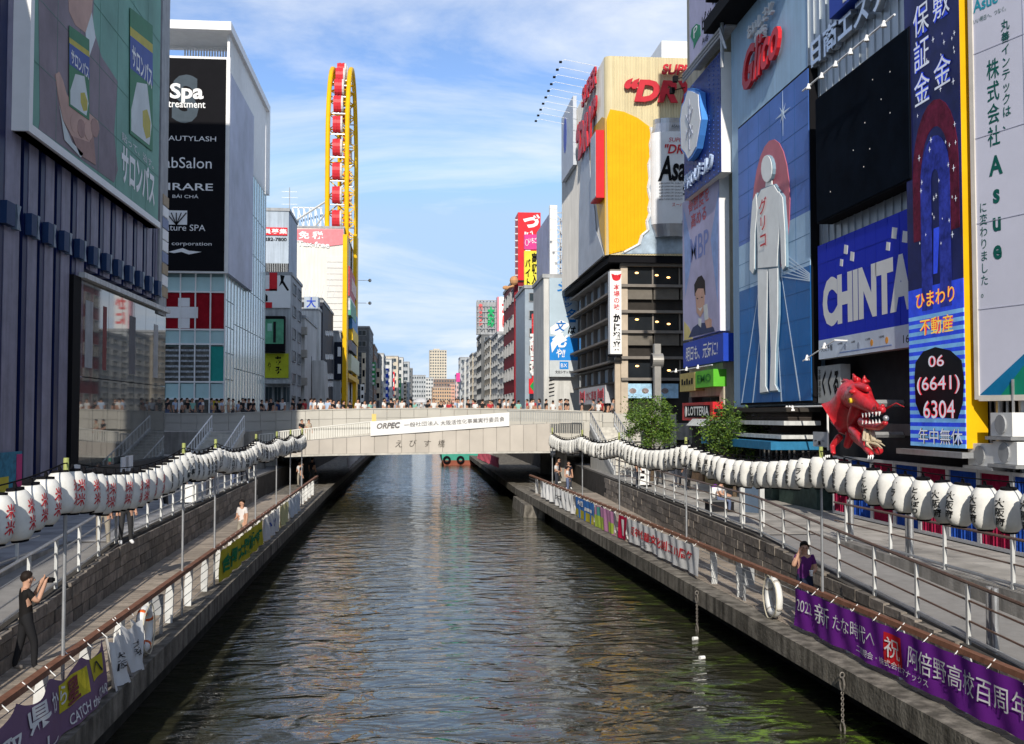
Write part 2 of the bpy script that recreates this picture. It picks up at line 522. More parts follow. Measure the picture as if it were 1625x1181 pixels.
MB().mat(water_mat()).poly([(-7.5, -40, 0), (11, -40, 0), (11, 1400, 0), (-7.5, 1400, 0)]).build('water', kind='structure')

ASPH = mat('street_paving', (.23, .22, .21), .85, var=.2, scale=.6, bump=.2, bscale=12)
def strip(mb, fa, fb, ys, za, zb):
    for y0, y1 in zip(ys, ys[1:]):
        mb.poly([(fa(y0), y0, za(y0)), (fb(y0), y0, zb(y0)), (fb(y1), y1, zb(y1)), (fa(y1), y1, za(y1))])
YS = [-30, 0, 7, 12, 19.4, 26.5, 30, 40, 52, 66, 74, 120, 300, 900]
cz = lambda z: (lambda y: z)
cx = cz
g = MB().mat(ASPH)
g.poly([(-2500, -60, ZP), (-9.2, -60, ZP), (-9.2, 30, ZP), (-2500, 30, ZP)])
strip(g, cx(-2500), lambda y: XWL(y) - .28, [30, 40, 52, 66, 120, 900], cz(ZP), cz(ZP))
g.poly([(11.6, -60, ZP), (2500, -60, ZP), (2500, 30, ZP), (11.6, 30, ZP)])
strip(g, lambda y: XWR(y) + .28, cx(2500), [30, 50, 74, 120, 900], cz(ZP), cz(ZP))
g.poly([(-2500, 900, ZP), (2500, 900, ZP), (2500, 4000, ZP), (-2500, 4000, ZP)])
g.build('ground', kind='structure')
# ramps that come down towards the camera, with their kerb walls
RAMPM = mat('ramp_paving', (.27, .26, .25), .85, var=.15, scale=2, bump=.2, bscale=20)
r_ = MB().mat(RAMPM)
ry = [-30, 0, 7, 12, 19.4, 26.5, 30.5]
strip(r_, cx(-9.2), lambda y: XWL(y) - .28, ry, ramp_z, ramp_z)
r_.mat(CONC)
for y0, y1 in zip(ry, ry[1:]):
    r_.poly([(-9.2, y0, ramp_z(y0)), (-9.2, y1, ramp_z(y1)), (-9.2, y1, ZP), (-9.2, y0, ZP)])
r_.build('ramp', kind='structure')
r_ = MB().mat(RAMPM)
strip(r_, lambda y: XWR(y) + .28, cx(11.6), ry, ramp_z, ramp_z)
r_.mat(CONC)
for y0, y1 in zip(ry, ry[1:]):
    r_.poly([(11.6, y1, ramp_z(y1)), (11.6, y0, ramp_z(y0)), (11.6, y0, ZP), (11.6, y1, ZP)])
r_.build('ramp', kind='structure')

# boardwalk slabs with a concrete edge; the quay wall stands back in their shade
EDGE = mat('quay_edge', (.22, .20, .17), .9, var=.4, scale=2.5, bump=.7, bscale=14, streak=.55)
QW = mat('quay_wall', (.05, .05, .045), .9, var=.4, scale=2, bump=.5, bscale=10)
for side, fq, fw, sg in (('left', XQL, XWL, -1), ('right', XQR, XWR, 1)):
    b = MB().mat(EDGE)
    for y0, y1 in zip(YS, YS[1:]):
        ny = max(1, int((y1 - y0) / 4)) if y1 < 130 else 1
        for k in range(ny):
            ya, yb = y0 + (y1 - y0) * k / ny, y0 + (y1 - y0) * (k + 1) / ny
            w = .5
            b.hexa([(fq(ya), ya + .012, ZB - .42), (fq(ya) + sg * w, ya + .012, ZB - .42), (fq(yb) + sg * w, yb, ZB - .42), (fq(yb), yb, ZB - .42),
                    (fq(ya), ya + .012, ZB), (fq(ya) + sg * w, ya + .012, ZB), (fq(yb) + sg * w, yb, ZB), (fq(yb), yb, ZB)])
    strip(b, lambda y: fq(y) + sg * .5, lambda y: fw(y), YS, cz(ZB - .05), cz(ZB - .05))
    strip(b, lambda y: fq(y) + sg * .5, lambda y: fw(y), YS, cz(ZB - .4), cz(ZB - .4))
    q = b.build('quay_' + side, kind='structure')
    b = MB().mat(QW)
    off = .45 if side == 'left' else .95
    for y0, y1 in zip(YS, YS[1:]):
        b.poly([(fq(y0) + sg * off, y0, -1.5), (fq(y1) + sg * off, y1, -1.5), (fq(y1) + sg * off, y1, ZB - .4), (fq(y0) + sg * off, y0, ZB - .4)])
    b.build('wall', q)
    # deck planks laid across
    PL = random_shade('deck_planks_' + side, (.30, .25, .20), .22, .8, .25, 30, .2, 4)
    y = 11.0
    while y < 62:
        step = .30
        xa, xb = sorted((fq(y) + sg * .5, fw(y) - sg * .01))
        wbox('plank', q, PL, xa, xb, y + .012, y + step - .012, ZB - .045, ZB + .006)
        y += step
    # stone retaining wall in coursed blocks
    b = MB().mat(mat('stone_backing', (.07, .065, .06), .95, var=.3, bump=.5))
    for y0, y1 in zip(YS, YS[1:]):
        zt = lambda y: ramp_z(y) + .04
        i, o = fw(y0) + sg * .05, fw(y0) + sg * .3
        i1, o1 = fw(y1) + sg * .05, fw(y1) + sg * .3
        b.hexa([(i, y0, ZB - .1), (o, y0, ZB - .1), (o1, y1, ZB - .1), (i1, y1, ZB - .1), (i, y0, zt(y0)), (o, y0, zt(y0)), (o1, y1, zt(y1)), (i1, y1, zt(y1))])
    wl = b.build('retaining_wall_' + side, kind='structure')
    ST = random_shade('wall_stone_' + side, (.19, .165, .14), .35, .9, .8, 12, .35, 5)
    rng = random.Random(3)
    for c in range(4):
        y = 12 + rng.random() * .4
        while y < 58:
            ln = rng.uniform(.62, .82) * (1 if y < 40 else 1.6)
            z0 = ZB + .27 * c; z1 = min(z0 + .25, ramp_z(y) + .07)
            if z1 - z0 > .06:
                ym = y + ln / 2; x = fw(ym)
                sl = (fw(ym + .3) - fw(ym - .3)) / .6
                p = Pl((x, ym), (0, -1) if sg > 0 else (0, 1))
                p.r = Vector((-sl, -1, 0)).normalized() if sg > 0 else Vector((sl, 1, 0)).normalized()
                p.n = Vector((p.r.y, -p.r.x, 0))
                piece('stone', wl, ST, p, -ln / 2 + .012, ln / 2 - .012, z0, z1, -.12, rng.uniform(.0, .035))
            y += ln
# paving slabs of the two promenades
PAVE = random_shade('paving_slab', (.34, .32, .29), .15, .8, .2, 30, .32, 1.3)
PAVD = random_shade('paving_slab_grey', (.30, .30, .31), .15, .8, .2, 30, .3, 1.3)
pv = [o for o in bpy.data.objects if o.name == 'ground'][0]
for sg, m, xa0, xa1 in ((1, PAVE, 11.65, 14.5), (-1, PAVD, -13.4, -9.25)):
    y = 15.0; k = 0
    while y < 58:
        x0 = xa0 if sg > 0 else xa0
        if sg > 0 and y > 30: x0 = XWR(y) + .3
        x1 = xa1
        if sg < 0 and y > 30: x1 = XWL(y) - .3
        x = x0 - (k % 2) * .6
        while x < x1:
            wbox('slab', pv, m, max(x, x0) + .008, min(x + 1.2, x1) - .008, y + .008, y + .792, ZP - .03, ZP + .012) if min(x + 1.2, x1) - max(x, x0) > .1 else None
            x += 1.2
        y += .8; k += 1

# ------------------------------------------------------------------ quay railings: white plates, cables, brown handrail
BROWN = mat('brown_handrail', (.20, .095, .06), .55, var=.25, scale=6, bump=.2)
def quay_railing(side, fr, sg, y0, y1):
    rt = root('quay_railing', (fr(y0), y0, ZB), 'brown handrail on white steel plate posts along the %s quay edge' % side, 'railing')
    pts = [(fr(y), y, ZB + .96) for y in (y0, y0 + (y1 - y0) * .5, y1)]
    b = MB().mat(BROWN)
    for p, q in zip(pts, pts[1:]):
        b.hexa([(p[0] - .075, p[1], p[2] - .05), (p[0] + .075, p[1], p[2] - .05), (q[0] + .075, q[1], q[2] - .05), (q[0] - .075, q[1], q[2] - .05),
                (p[0] - .06, p[1], p[2] + .03), (p[0] + .06, p[1], p[2] + .03), (q[0] + .06, q[1], q[2] + .03), (q[0] - .06, q[1], q[2] + .03)])
    b.build('handrail', rt)
    prof = [(.0, 0), (.15, 0), (.16, .3), (.15, .62), (.11, .84), (.05, .9), (-.03, .9), (-.02, .6)]
    pm = MB().mat(WSTEEL)
    pm.prism(Pl((0, 0), (1, 0)), [(sg * a, z) for a, z in prof], -.035, .035)
    me = pm.mesh('post_plate')
    y = y0 + .4
    while y < y1:
        o = bpy.data.objects.new('post', me); o.parent = rt
        o.location = Vector((fr(y) + sg * .02, y, ZB)) - ORI[rt.name]; COL.objects.link(o)
        y += 2.1
    for z in (.22, .42, .62, .8):
        MB().mat(STEEL).tube([(fr(y0) - sg * .06, y0, ZB + z), (fr(y1) - sg * .06, y1, ZB + z)], .008, 5).build('cable', rt)
    return rt
quay_railing('left', XRL, -1, 9, 64)
quay_railing('right', XRR, 1, 9, 64)
def railing(label, pts, h, mids, gap, m_rail, m_post, double=False):
    """posts along a broken line of base points with top rail, kick rail and mid rails"""
    pts = [Vector(p) for p in pts]
    rt = root('handrail_fence', pts[0], label, 'railing')
    b = MB().mat(m_rail); b.tube([p + Vector((0, 0, h)) for p in pts], .032, 6); b.build('top_rail', rt)
    for z in mids:
        MB().mat(m_rail).tube([p + Vector((0, 0, z)) for p in pts], .02, 5).build('mid_rail', rt)
    MB().mat(STEEL).tube([p + Vector((0, 0, .12)) for p in pts], .03, 5).build('kick_rail', rt)
    pm = MB().mat(WSTEEL); pm.box(-.03, .03, -.035, .035, -.02, h - .02); me = pm.mesh('rail_post')
    carry = 0.0
    for p, q in zip(pts, pts[1:]):
        ln = (q - p).length; s = carry
        while s < ln:
            o = bpy.data.objects.new('post', me); o.parent = rt
            o.location = p + (q - p) * (s / ln) - pts[0]; COL.objects.link(o); s += gap
        carry = s - ln
    return rt
BR2 = mat('bronze_rail', (.16, .10, .075), .4, .3, var=.2, scale=6)
yy = [12, 16, 20, 25, 30, 40, 50, 60]
railing('stainless rail with white posts on top of the left stone wall', [(XWL(y) - .18, y, ramp_z(y) + .04) for y in yy], 1.05, (.4, .75), 1.95, STEEL, WSTEEL)
railing('rail on the kerb between the left ramp and left promenade', [(-9.15, 12, ZP), (-9.15, 27.5, ZP)], 1.0, (.45, .75), 2.0, STEEL, WSTEEL)
railing('bronze rail with white posts on top of the right stone wall', [(XWR(y) + .18, y, ramp_z(y) + .04) for y in yy[:-1] + [56]], 1.05, (.4, .75), 1.95, BR2, WSTEEL)
railing('bronze rail on the kerb between the right ramp and right promenade', [(11.7, 12, ZP), (11.7, 29, ZP)], 1.0, (.5,), 2.7, BR2, WSTEEL)
for y, x, lab in ((17.4, 9.75, 'right ramp nearest the purple banner'), (24.9, 11.9, 'right ramp by the curtain panels'), (28.4, 11.9, 'right ramp beside the lantern pole')):
    b = MB().mat(STEEL)
    for k in (-.09, .09): b.tube([(x, y + k, ramp_z(y) if x < 11 else ZP), (x, y + k, (ramp_z(y) if x < 11 else ZP) + 1.1)], .06, 10)
    b.build('gate_post', label='pair of round steel gate posts on the ' + lab, cat='post')
# footing block of the bridge in the water, right
MB().mat(EDGE).hexa([(6.0, 59, -1), (7.2, 58, -1), (7.2, 66, -1), (6.0, 66, -1), (6.2, 59.4, ZB - .45), (7.2, 58.4, ZB - .45), (7.2, 66, ZB - .45), (6.2, 66, ZB - .45)]).build('bridge_footing', label='pale concrete footing at the water line before the bridge', cat='footing')
# ------------------------------------------------------------------ left bank: dark pier building with the ointment billboard
DGR0 = mat('dull_grey', (.14, .14, .15), .7)
PIER = mat('pier_panel', (.25, .24, .32), .45, var=.18, scale=1.2, streak=.2)
def left_dark_building():
    X = -13.5
    rt = root('department_store', (X, 45, ZP), 'navy and grey building with tall piers under a green billboard', 'building')
    b = MB().mat(NAVY); b.box(-40, X - .55, 37, 59.6, ZP, 44); b.build('body', rt); b = MB().mat(NAVY); b.box(-40, X - .5, -28, 36.98, ZP, 23.5); b.build('low_shade_wing', rt)  # near wing, mostly unseen: height and length shaped for its shadow on the promenade
    pl = LX(X)
    # piers: proud of the navy wall, dark slots between
    us = [-18, 28, 56, 82, 108, 131, 153, 172, 191, 208, 224, 239]
    for i, u in enumerate(us):
        a0 = pl.px(u, 600)[0]; a1 = pl.px(us[i + 1] if i + 1 < len(us) else 252, 600)[0]
        w = (a1 - a0)
        z0 = ZP + 1.2 if u < 115 else 11.7
        o = piece('pier', rt, PIER, pl, a0 + w * .42, a1 - w * .04, z0, 40, -.6, 0)
        piece('pier_return', rt, NAVY, pl, a0 + w * .16, a0 + w * .42, z0, 40, -.6, -.02)
        # blue up-light box with a pinched clear bracket
        zl = 12.3
        lb = MB().mat(mat('lamp_blue', (.02, .045, .12), .5))
        lb.pbox(pl, a0 + w * .26, a0 + w * .56, zl - .38, zl + .38, .0, .22)
        lb.mat(mat('clear_bracket', (.14, .19, .25), .3))
        lb.prism(pl, [(a0 + w * .64, zl - .42), (a0 + w * .8, zl - .42), (a0 + w * .72, zl), (a0 + w * .8, zl + .42), (a0 + w * .64, zl + .42), (a0 + w * .68, zl)], .02, .2)
        lb.build('wall_lamp', rt)
    # pale corner strip beside the billboard and end trim
    a0, b1 = pl.px(44, 150); a1, b0 = pl.px(62, 212)
    piece('corner_strip', rt, mat('grey_strip', (.11, .115, .12), .5), pl, pl.px(20, 100)[0], pl.px(46, 100)[0], 15.3, 40, 0, .12)
    piece('end_trim', rt, GREY, pl, pl.px(250, 400)[0], pl.px(262, 400)[0], 11.0, 38, -.4, .1)
    for k in range(9):
        z = 12 + k * .62
        piece('end_tile', rt, random.choice([SIGNW, mat('tile_tan', (.38, .30, .2), .6), mat('tile_blue', (.25, .3, .45), .6)]), pl, pl.px(254, 400)[0], pl.px(263, 400)[0], z, z + .55, .1, .14)
    # lower glazed shopfront
    A0, A1 = pl.px(122, 600)[0], pl.px(262, 600)[0]
    zt, zb = 11.2, 3.4
    piece('shop_top_band', rt, WSTEEL, pl, A0, A1, zt, zt + .22, -.5, .25)
    SG = mat('shop_glass', (.10, .105, .10), .03, var=.25, scale=.35, spec=1.0)
    n = 7
    for i in range(n):
        x0 = A0 + (A1 - A0) * i / n; x1 = A0 + (A1 - A0) * (i + 1) / n
        for z0, z1 in ((zb, 7.2), (7.2, zt)):
            piece('pane', rt, SG, pl, x0 + .02, x1 - .02, z0 + .02, z1 - .02, -.3, .0)
    piece('shop_jamb', rt, BLACK, pl, A0 - 1.0, A0, ZP, zt, -.5, .12)
    piece('plinth', rt, mat('dark_granite', (.035, .035, .04), .35, var=.3, scale=4), pl, pl.px(-90, 600)[0], A1 + .1, ZP, 3.4, -.5, .15)
    # inside glimpses: pale blinds and red banner strips behind the glass face
    for i, (u0, u1, c) in enumerate(((134, 146, GREY), (162, 168, mat('dull_red', (.2, .05, .05), .6)), (204, 214, DGR0), (243, 250, GREY))):
        piece('display_strip', rt, c, pl, pl.px(u0, 600)[0], pl.px(u1, 600)[0], 7.6, 10.4, -.02, .006)
    # painted hoarding at the far left
    h = MB().mat(mat('hoarding_teal', (.03, .2, .3), .5, var=.5, scale=3)); r = pl.rect(-60, 700, 24, 790)
    h.pbox(pl, r[0], r[1], 2.4, 4.4, .15, .2); h.mat(mat('hoarding_pink', (.6, .05, .2), .5)); h.pbox(pl, r[1] - .5, r[1], 3.2, 4.3, .2, .21)
    h.mat(mat('hoarding_yellow', (.6, .5, .05), .5)); h.pbox(pl, r[1] - 2.2, r[1] - 1.2, 2.6, 3.6, .2, .21); h.build('hoarding', rt)
    for u, v0, v1 in ((108, 738, 760), (98, 752, 764), (193, 724, 752), (186, 726, 748)):
        r = pl.rect(u, v0, u + 11, v1); panel('notice', rt, pl, r, SIGNW, .15, .2)
    # the billboard
    bp = LX(X + .45)
    r0 = bp.px(46, 198); r1 = bp.px(250, 352)
    a0, a1, zb = r0[0], r1[0], r0[1]
    bb = root('billboard', (X + .45, a0, zb), 'huge green billboard of a suited person holding a box of pain patches', 'billboard')
    fr = MB().mat(WSTEEL); fr.pbox(bp, a0 - .25, a1 + .15, zb - .3, 34, -.45, -.02); fr.build('frame', bb)
    fr = MB().mat(SIGNW); fr.pbox(bp, a0 - .35, a0, zb - .3, 34, -.45, .12); fr.pbox(bp, a0, a1 + .15, zb - .3, zb, -.45, .12); fr.build('edge_trim', bb)
    GR = mat('print_green', (.17, .36, .29), .55, var=.22, scale=.25)
    panel('printed_sheet', bb, bp, (a0, a1, zb, 34), GR, -.02, .02)
    MAUVE = mat('print_mauve', (.25, .21, .24), .6, var=.2, scale=.5); SK = mat('print_skin', (.55, .36, .30), .6, var=.15, scale=.6)
    SKD = mat('print_skin_shade', (.40, .25, .22), .6, var=.15); PW = mat('print_white', (.66, .72, .72), .6, var=.15, scale=.4)
    m = MB()
    m.mat(MAUVE); apx(m, bp, [(60, 0), (62, 190), (60, 205), (180, 290), (186, 270), (180, 210), (186, 130), (160, 90), (146, 40), (150, -40), (60, -40)], .02, .03)
    m.mat(SK); apx(m, bp, [(106, -30), (108, 18), (118, 40), (134, 52), (144, 20), (148, -30)], .03, .04)
    m.mat(PW); apx(m, bp, [(134, 52), (144, 20), (150, 60), (138, 96)], .04, .045)
    m.mat(SK); apx(m, bp, [(86, 118), (92, 114), (98, 128), (104, 150), (120, 172), (140, 180), (154, 192), (156, 206), (148, 212), (140, 226), (112, 216), (98, 190), (90, 150)], .03, .05)
    for q, (fu, fv) in enumerate(((116, 196), (127, 204), (138, 208), (148, 203))):
        m.mat(SKD if q % 2 else SK); apx(m, bp, [(fu + 6.5 * math.cos(t * math.pi / 6), fv + 15 * math.sin(t * math.pi / 6) + 3 * math.cos(t * math.pi / 6)) for t in range(12)], .05, .058 + q * .003)
    m.mat(SKD); apx(m, bp, [(112, 216), (140, 226), (146, 214), (150, 262), (124, 246)], .045, .06)
    m.mat(PW); apx(m, bp, [(92, 168), (97, 190), (112, 226), (130, 244), (126, 250), (100, 222)], .05, .06)
    m.build('printed_person', bb)
    seams(bb, bp, (a0, a1, zb, 34), 7, 8, mat('joint_green', (.13, .28, .23), .6), .031)
    BX = mat('print_box_blue', (.05, .09, .34), .5); BG = mat('print_box_green', (.04, .20, .09), .5); BY = mat('print_box_yellow', (.5, .42, .05), .5)
    for (x0, x1, y0, s, y1, nm) in ((107, 139, 40, .72, 168, 'a'), (204, 240, 12, .80, 212, 'b')):
        m = MB(); h = y1 - y0
        def q(fu, fv): return (x0 + (x1 - x0) * fu, y0 + h * fv + (x1 - x0) * s * fu)
        m.mat(BG); apx(m, bp, [q(0, 0), q(1, 0), q(1, 1), q(0, 1)], .06, .07)
        m.mat(BX); apx(m, bp, [q(0, .22), q(1, .22), q(1, .48), q(0, .48)], .07, .075)
        m.mat(BY); apx(m, bp, [q(0, .15), q(1, .15), q(1, .22), q(0, .22)], .07, .075)
        m.mat(PW); apx(m, bp, [q(.3, .55), q(.75, .5), q(.95, .8), q(.85, .97), q(.05, .97), q(.05, .8)], .07, .075)
        m.mat(BY); apx(m, bp, [q(.55, .74), q(.75, .7), q(.9, .78), q(.88, .9), q(.7, .94), q(.56, .86)], .075, .08)
        m.build('printed_box', bb)
        p0, p1 = q(.08, .26), q(.95, .46)
        r = bp.rect(p0[0], p0[1], p1[0], p1[1] - (x1 - x0) * s * .0)
        text(bb, bp, 'サロンパス', (r[0], r[1], bp.px(*q(.08, .45))[1], bp.px(*q(.08, .27))[1]), SIGNW, .085, bold=.02)
    r = bp.rect(192, 222, 244, 318)
    text(bb, bp, 'サロンパス', (r[0], r[1], bp.px(192, 288)[1], bp.px(192, 226)[1]), SIGNW, .04, bold=.035)
    text(bb, bp, '貼って、治す。', (r[0], r[1] - .3, bp.px(192, 222)[1], bp.px(192, 208)[1]), PW, .04, bold=.01)
left_dark_building()

# ------------------------------------------------------------------ left bank: glass building with the black salon sign
def spa_building():
    X, Y0, Y1 = -14.9, 86.3, 109.5
    XL = -24.5
    pf, ps = FY(Y0), LX(X)
    rt = root('glass_tower', (X, Y0, ZP), 'pale green glass building with black salon sign and louvred roof canopy', 'building')
    MB().mat(mat('curtain_core', (.20, .30, .30), .5)).box(XL, X - .12, Y0 + .12, Y1, ZP, 28.2).build('core', rt)
    PG = mat('pale_green_glass', (.46, .66, .66), .12, var=.12, scale=.3, spec=.5); LG = mat('side_glass', (.52, .70, .73), .12, var=.12, scale=.25, spec=.5)
    ztop_sign, zbot_sign = pf.px(358, 98)[1], pf.px(358, 432)[1]
    # front curtain wall under the sign: rows of panes between white mullions
    rows = [(440, 462), (465, 522), (525, 545), (550, 605), (609, 632), (636, 664)]
    kinds = [PG, 'red', PG, 'shop', PG, 'low']
    SHOP = mat('lit_shop_interior', (.10, .10, .09), .3, var=.6, scale=2.5)
    DR = mat('swiss_red', (.28, .012, .02), .25, var=.2); TEAL = mat('teal_panel', (.03, .28, .24), .3); OC = mat('ochre_panel', (.45, .34, .03), .4)
    ucols = [240, 262, 286, 310, 334, 357]
    for (v0, v1), kd in zip(rows, kinds):
        for j, (u0, u1) in enumerate(zip(ucols, ucols[1:])):
            m = kd
            if kd == 'red': m = DR
            if kd == 'shop': m = TEAL if j == 4 else SHOP
            if kd == 'low': m = OC if j == 4 else SHOP
            r = pf.rect(u0 + .6, v0, u1 - .6, v1)
            piece('pane', rt, m, pf, r[0], r[1], r[2], r[3], -.1, .0)
            if kd == 'shop' and j < 4:
                for q in range(6):
                    z = r[2] + .25 + q * .42
                    piece('shelf', rt, mat('shelf_goods', (.35, .38, .4), .5, var=.6, scale=9), pf, r[0], r[1], z, z + .16, .0, .03)
        z = pf.px(300, v1 + 1.5)[1]
        piece('transom', rt, WHITE, pf, XL, X, z - .05, z + .08, -.1, .09)
    for u in ucols:
        a = pf.px(u, 500)[0]; piece('mullion', rt, WHITE, pf, a - .05, a + .05, ZP, zbot_sign, -.1, .10)
    # white cross
    m = MB().mat(SIGNW)
    r = pf.rect(264, 487, 314, 505); m.pbox(pf, r[0], r[1], r[2], r[3], .0, .06)
    r = pf.rect(283, 473, 301, 487); m.pbox(pf, r[0], r[1], r[2] + .005, r[3], .0, .06)
    r = pf.rect(283, 505, 301, 521); m.pbox(pf, r[0], r[1], r[2], r[3] - .005, .0, .06); m.build('white_cross', rt)
    # river side: tall narrow panes with white fins
    n = 15
    for i in range(n):
        a0 = Y0 + (Y1 - Y0) * i / n; a1 = Y0 + (Y1 - Y0) * (i + 1) / n
        ztop = 28.0 if a0 > 89.5 else zbot_sign
        for k in range(7):
            z0 = ZP + (ztop - ZP) * k / 7; z1 = ZP + (ztop - ZP) * (k + 1) / 7
            piece('pane', rt, LG if (i + k) % 3 else PG, ps, a0 + .03, a1 - .03, z0 + .03, z1 - .05, -.1, .0)
        piece('fin', rt, WHITE, ps, a1 - .03, a1 + .03, ZP, ztop, -.1, .05)
    # black sign with white salon names, grey sign on the river side
    sg = MB().mat(WHITE); sg.box(XL, X + .35, Y0 - .5, Y0 - .02, zbot_sign - .15, ztop_sign + .2); sg.build('sign_frame', rt)
    sp = FY(Y0 - .52)
    a1 = sp.px(358, 200)[0]
    panel('black_sign', rt, sp, (XL, a1, zbot_sign, ztop_sign), BLACK, -.02, .03)
    LGR = mat('sign_shadow_grey', (.05, .07, .09), .5)
    tpx(rt, sp, 'S', 273, 118, 315, 196, LGR, d=.035, bold=.05)
    T = lambda s, *k, **q: tpx(rt, sp, s, *k, SIGNW, d=.045, **q)
    T('Spa', 270, 132, 323, 165, bold=.03); T('treatment', 267, 161, 326, 172, bold=.01)
    T('BEAUTYLASH', 252, 215, 343, 225); T('LabSalon', 250, 249, 336, 268); T('MIRARE', 245, 290, 338, 303, bold=.01); T('BÁI CHÁ', 274, 308, 315, 315)
    T('nature SPA', 256, 356, 326, 367); T('five corporation', 250, 383, 336, 392)
    m = MB().mat(SIGNW)
    r = sp.rect(262, 334, 297, 357); m.pbox(sp, r[0], r[1], r[2], r[3], .03, .045)
    m.mat(BLACK)
    for k in range(5):
        m.tube([sp.pt(*sp.px(280, 357), .05), sp.pt(*sp.px(264 + k * 8, 338), .05)], .05, 4)
    m.mat(SIGNW); apx(m, sp, [(267, 400), (290, 394), (300, 398), (320, 400), (300, 404), (288, 400), (276, 402)], .03, .045)
    m.build('salon_emblems', rt)
    p2 = LX(X + .38)
    r = (Y0 - .4, p2.px(401, 400)[0], p2.px(358, 430)[1], p2.px(358, 100)[1])
    panel('river_side_billboard', rt, p2, r, mat('grey_print', (.44, .46, .56), .5, var=.22, scale=.25), -.35, .0)
    # roof canopy: white frame with louvres
    zc = pf.px(358, 34)[1]; 
    cb = MB().mat(SIGNW)
    cb.box(XL, X + .3, Y0 + .0, Y0 + .7, zc - .7, zc); cb.box(X - .4, X + .3, Y0 + .7, Y1 + .6, zc - .7, zc)
    cb.box(X - .4, X + .3, Y1 - .1, Y1 + .6, 28, zc - .7); cb.box(XL, X - .4, Y0 + 5, Y0 + 5.5, zc - .6, zc - .1); cb.build('canopy_frame', rt)
    MB().mat(WHITE).box(XL, X - .4, Y0 + .7, Y0 + 5, zc - .4, zc - .3).build('canopy_soffit', rt)
    for i in range(34):
        y = Y0 + 1 + (Y1 - Y0 - 1.5) * i / 34
        wbox('louvre', rt, SIGNW, X - .15, X + .05, y, y + .16, 28.0, zc - .7)
    for i in range(16):
        x = XL + 5.2 + (X - XL - 6) * i / 16
        wbox('louvre', rt, SIGNW, x, x + .12, Y0 + 5.0, Y0 + 5.1, 25.4, zc - .6)
    wbox('roof', rt, GREY, XL, X - .2, Y0 + .2, Y1, 27.9, 28.3)
spa_building()

# ------------------------------------------------------------------ generic street blocks
def block(label, name, x0, x1, y0, y1, ztop, m, front=None, river=None, left=True, parapet=True, wm=(None, None)):
    """a building; front=(cols,rows,z0) windows towards the camera, river=(cols,rows,z0) towards the river"""
    rt = root(name, ((x0 + x1) / 2, y0, ZP), label, 'building')
    MB().mat(m).box(x0, x1, y0, y1, ZP, ztop).build('wall', rt)
    if parapet:
        MB().mat(GREY).box(x0 - .12, x1 + .12, y0 - .12, y1 + .12, ztop, ztop + .35).build('roof_edge', rt)
    if front:
        c, r, z0 = front; pl = FY(y0)
        for i in range(c):
            for j in range(r):
                a0 = x0 + (x1 - x0) * (i + .2) / c; a1 = x0 + (x1 - x0) * (i + .8) / c
                b0 = z0 + (ztop - z0) * (j + .25) / r; b1 = z0 + (ztop - z0) * (j + .75) / r
                window(rt, pl, a0, a1, b0, b1, *wm)
    if river:
        c, r, z0 = river; pl = LX(x1) if left else RX(x0)
        for i in range(c):
            for j in range(r):
                a0 = y0 + (y1 - y0) * (i + .2) / c; a1 = y0 + (y1 - y0) * (i + .8) / c
                if not left: a0, a1 = -a1, -a0
                b0 = z0 + (ztop - z0) * (j + .25) / r; b1 = z0 + (ztop - z0) * (j + .75) / r
                window(rt, pl, a0, a1, b0, b1, *wm)
    return rt
LBL = mat('pale_blue_wall', (.42, .48, .55), .7, var=.1, scale=.6, streak=.2)
PALE = mat('pale_wall', (.58, .58, .56), .8, var=.1, scale=.5, streak=.22)
PALB = mat('pale_grey_wall', (.45, .47, .48), .8, var=.12, scale=.6, streak=.3)
CREAM = mat('cream_wall', (.60, .53, .42), .8, var=.1, scale=.5, streak=.2)
DBRK = mat('dark_brick', (.035, .037, .05), .6, var=.25, scale=2)
TAN = mat('tan_wall', (.50, .34, .22), .8, var=.12, scale=.4)
BRN = mat('brown_wall', (.24, .16, .12), .8, var=.15, scale=.5)
DGR = mat('dark_grey_wall', (.14, .145, .15), .7, var=.2, scale=.7, streak=.2)
def zpx(u, v, y): return PY(u, v, y).z
def xpx(u, y): return PY(u, 500, y).x
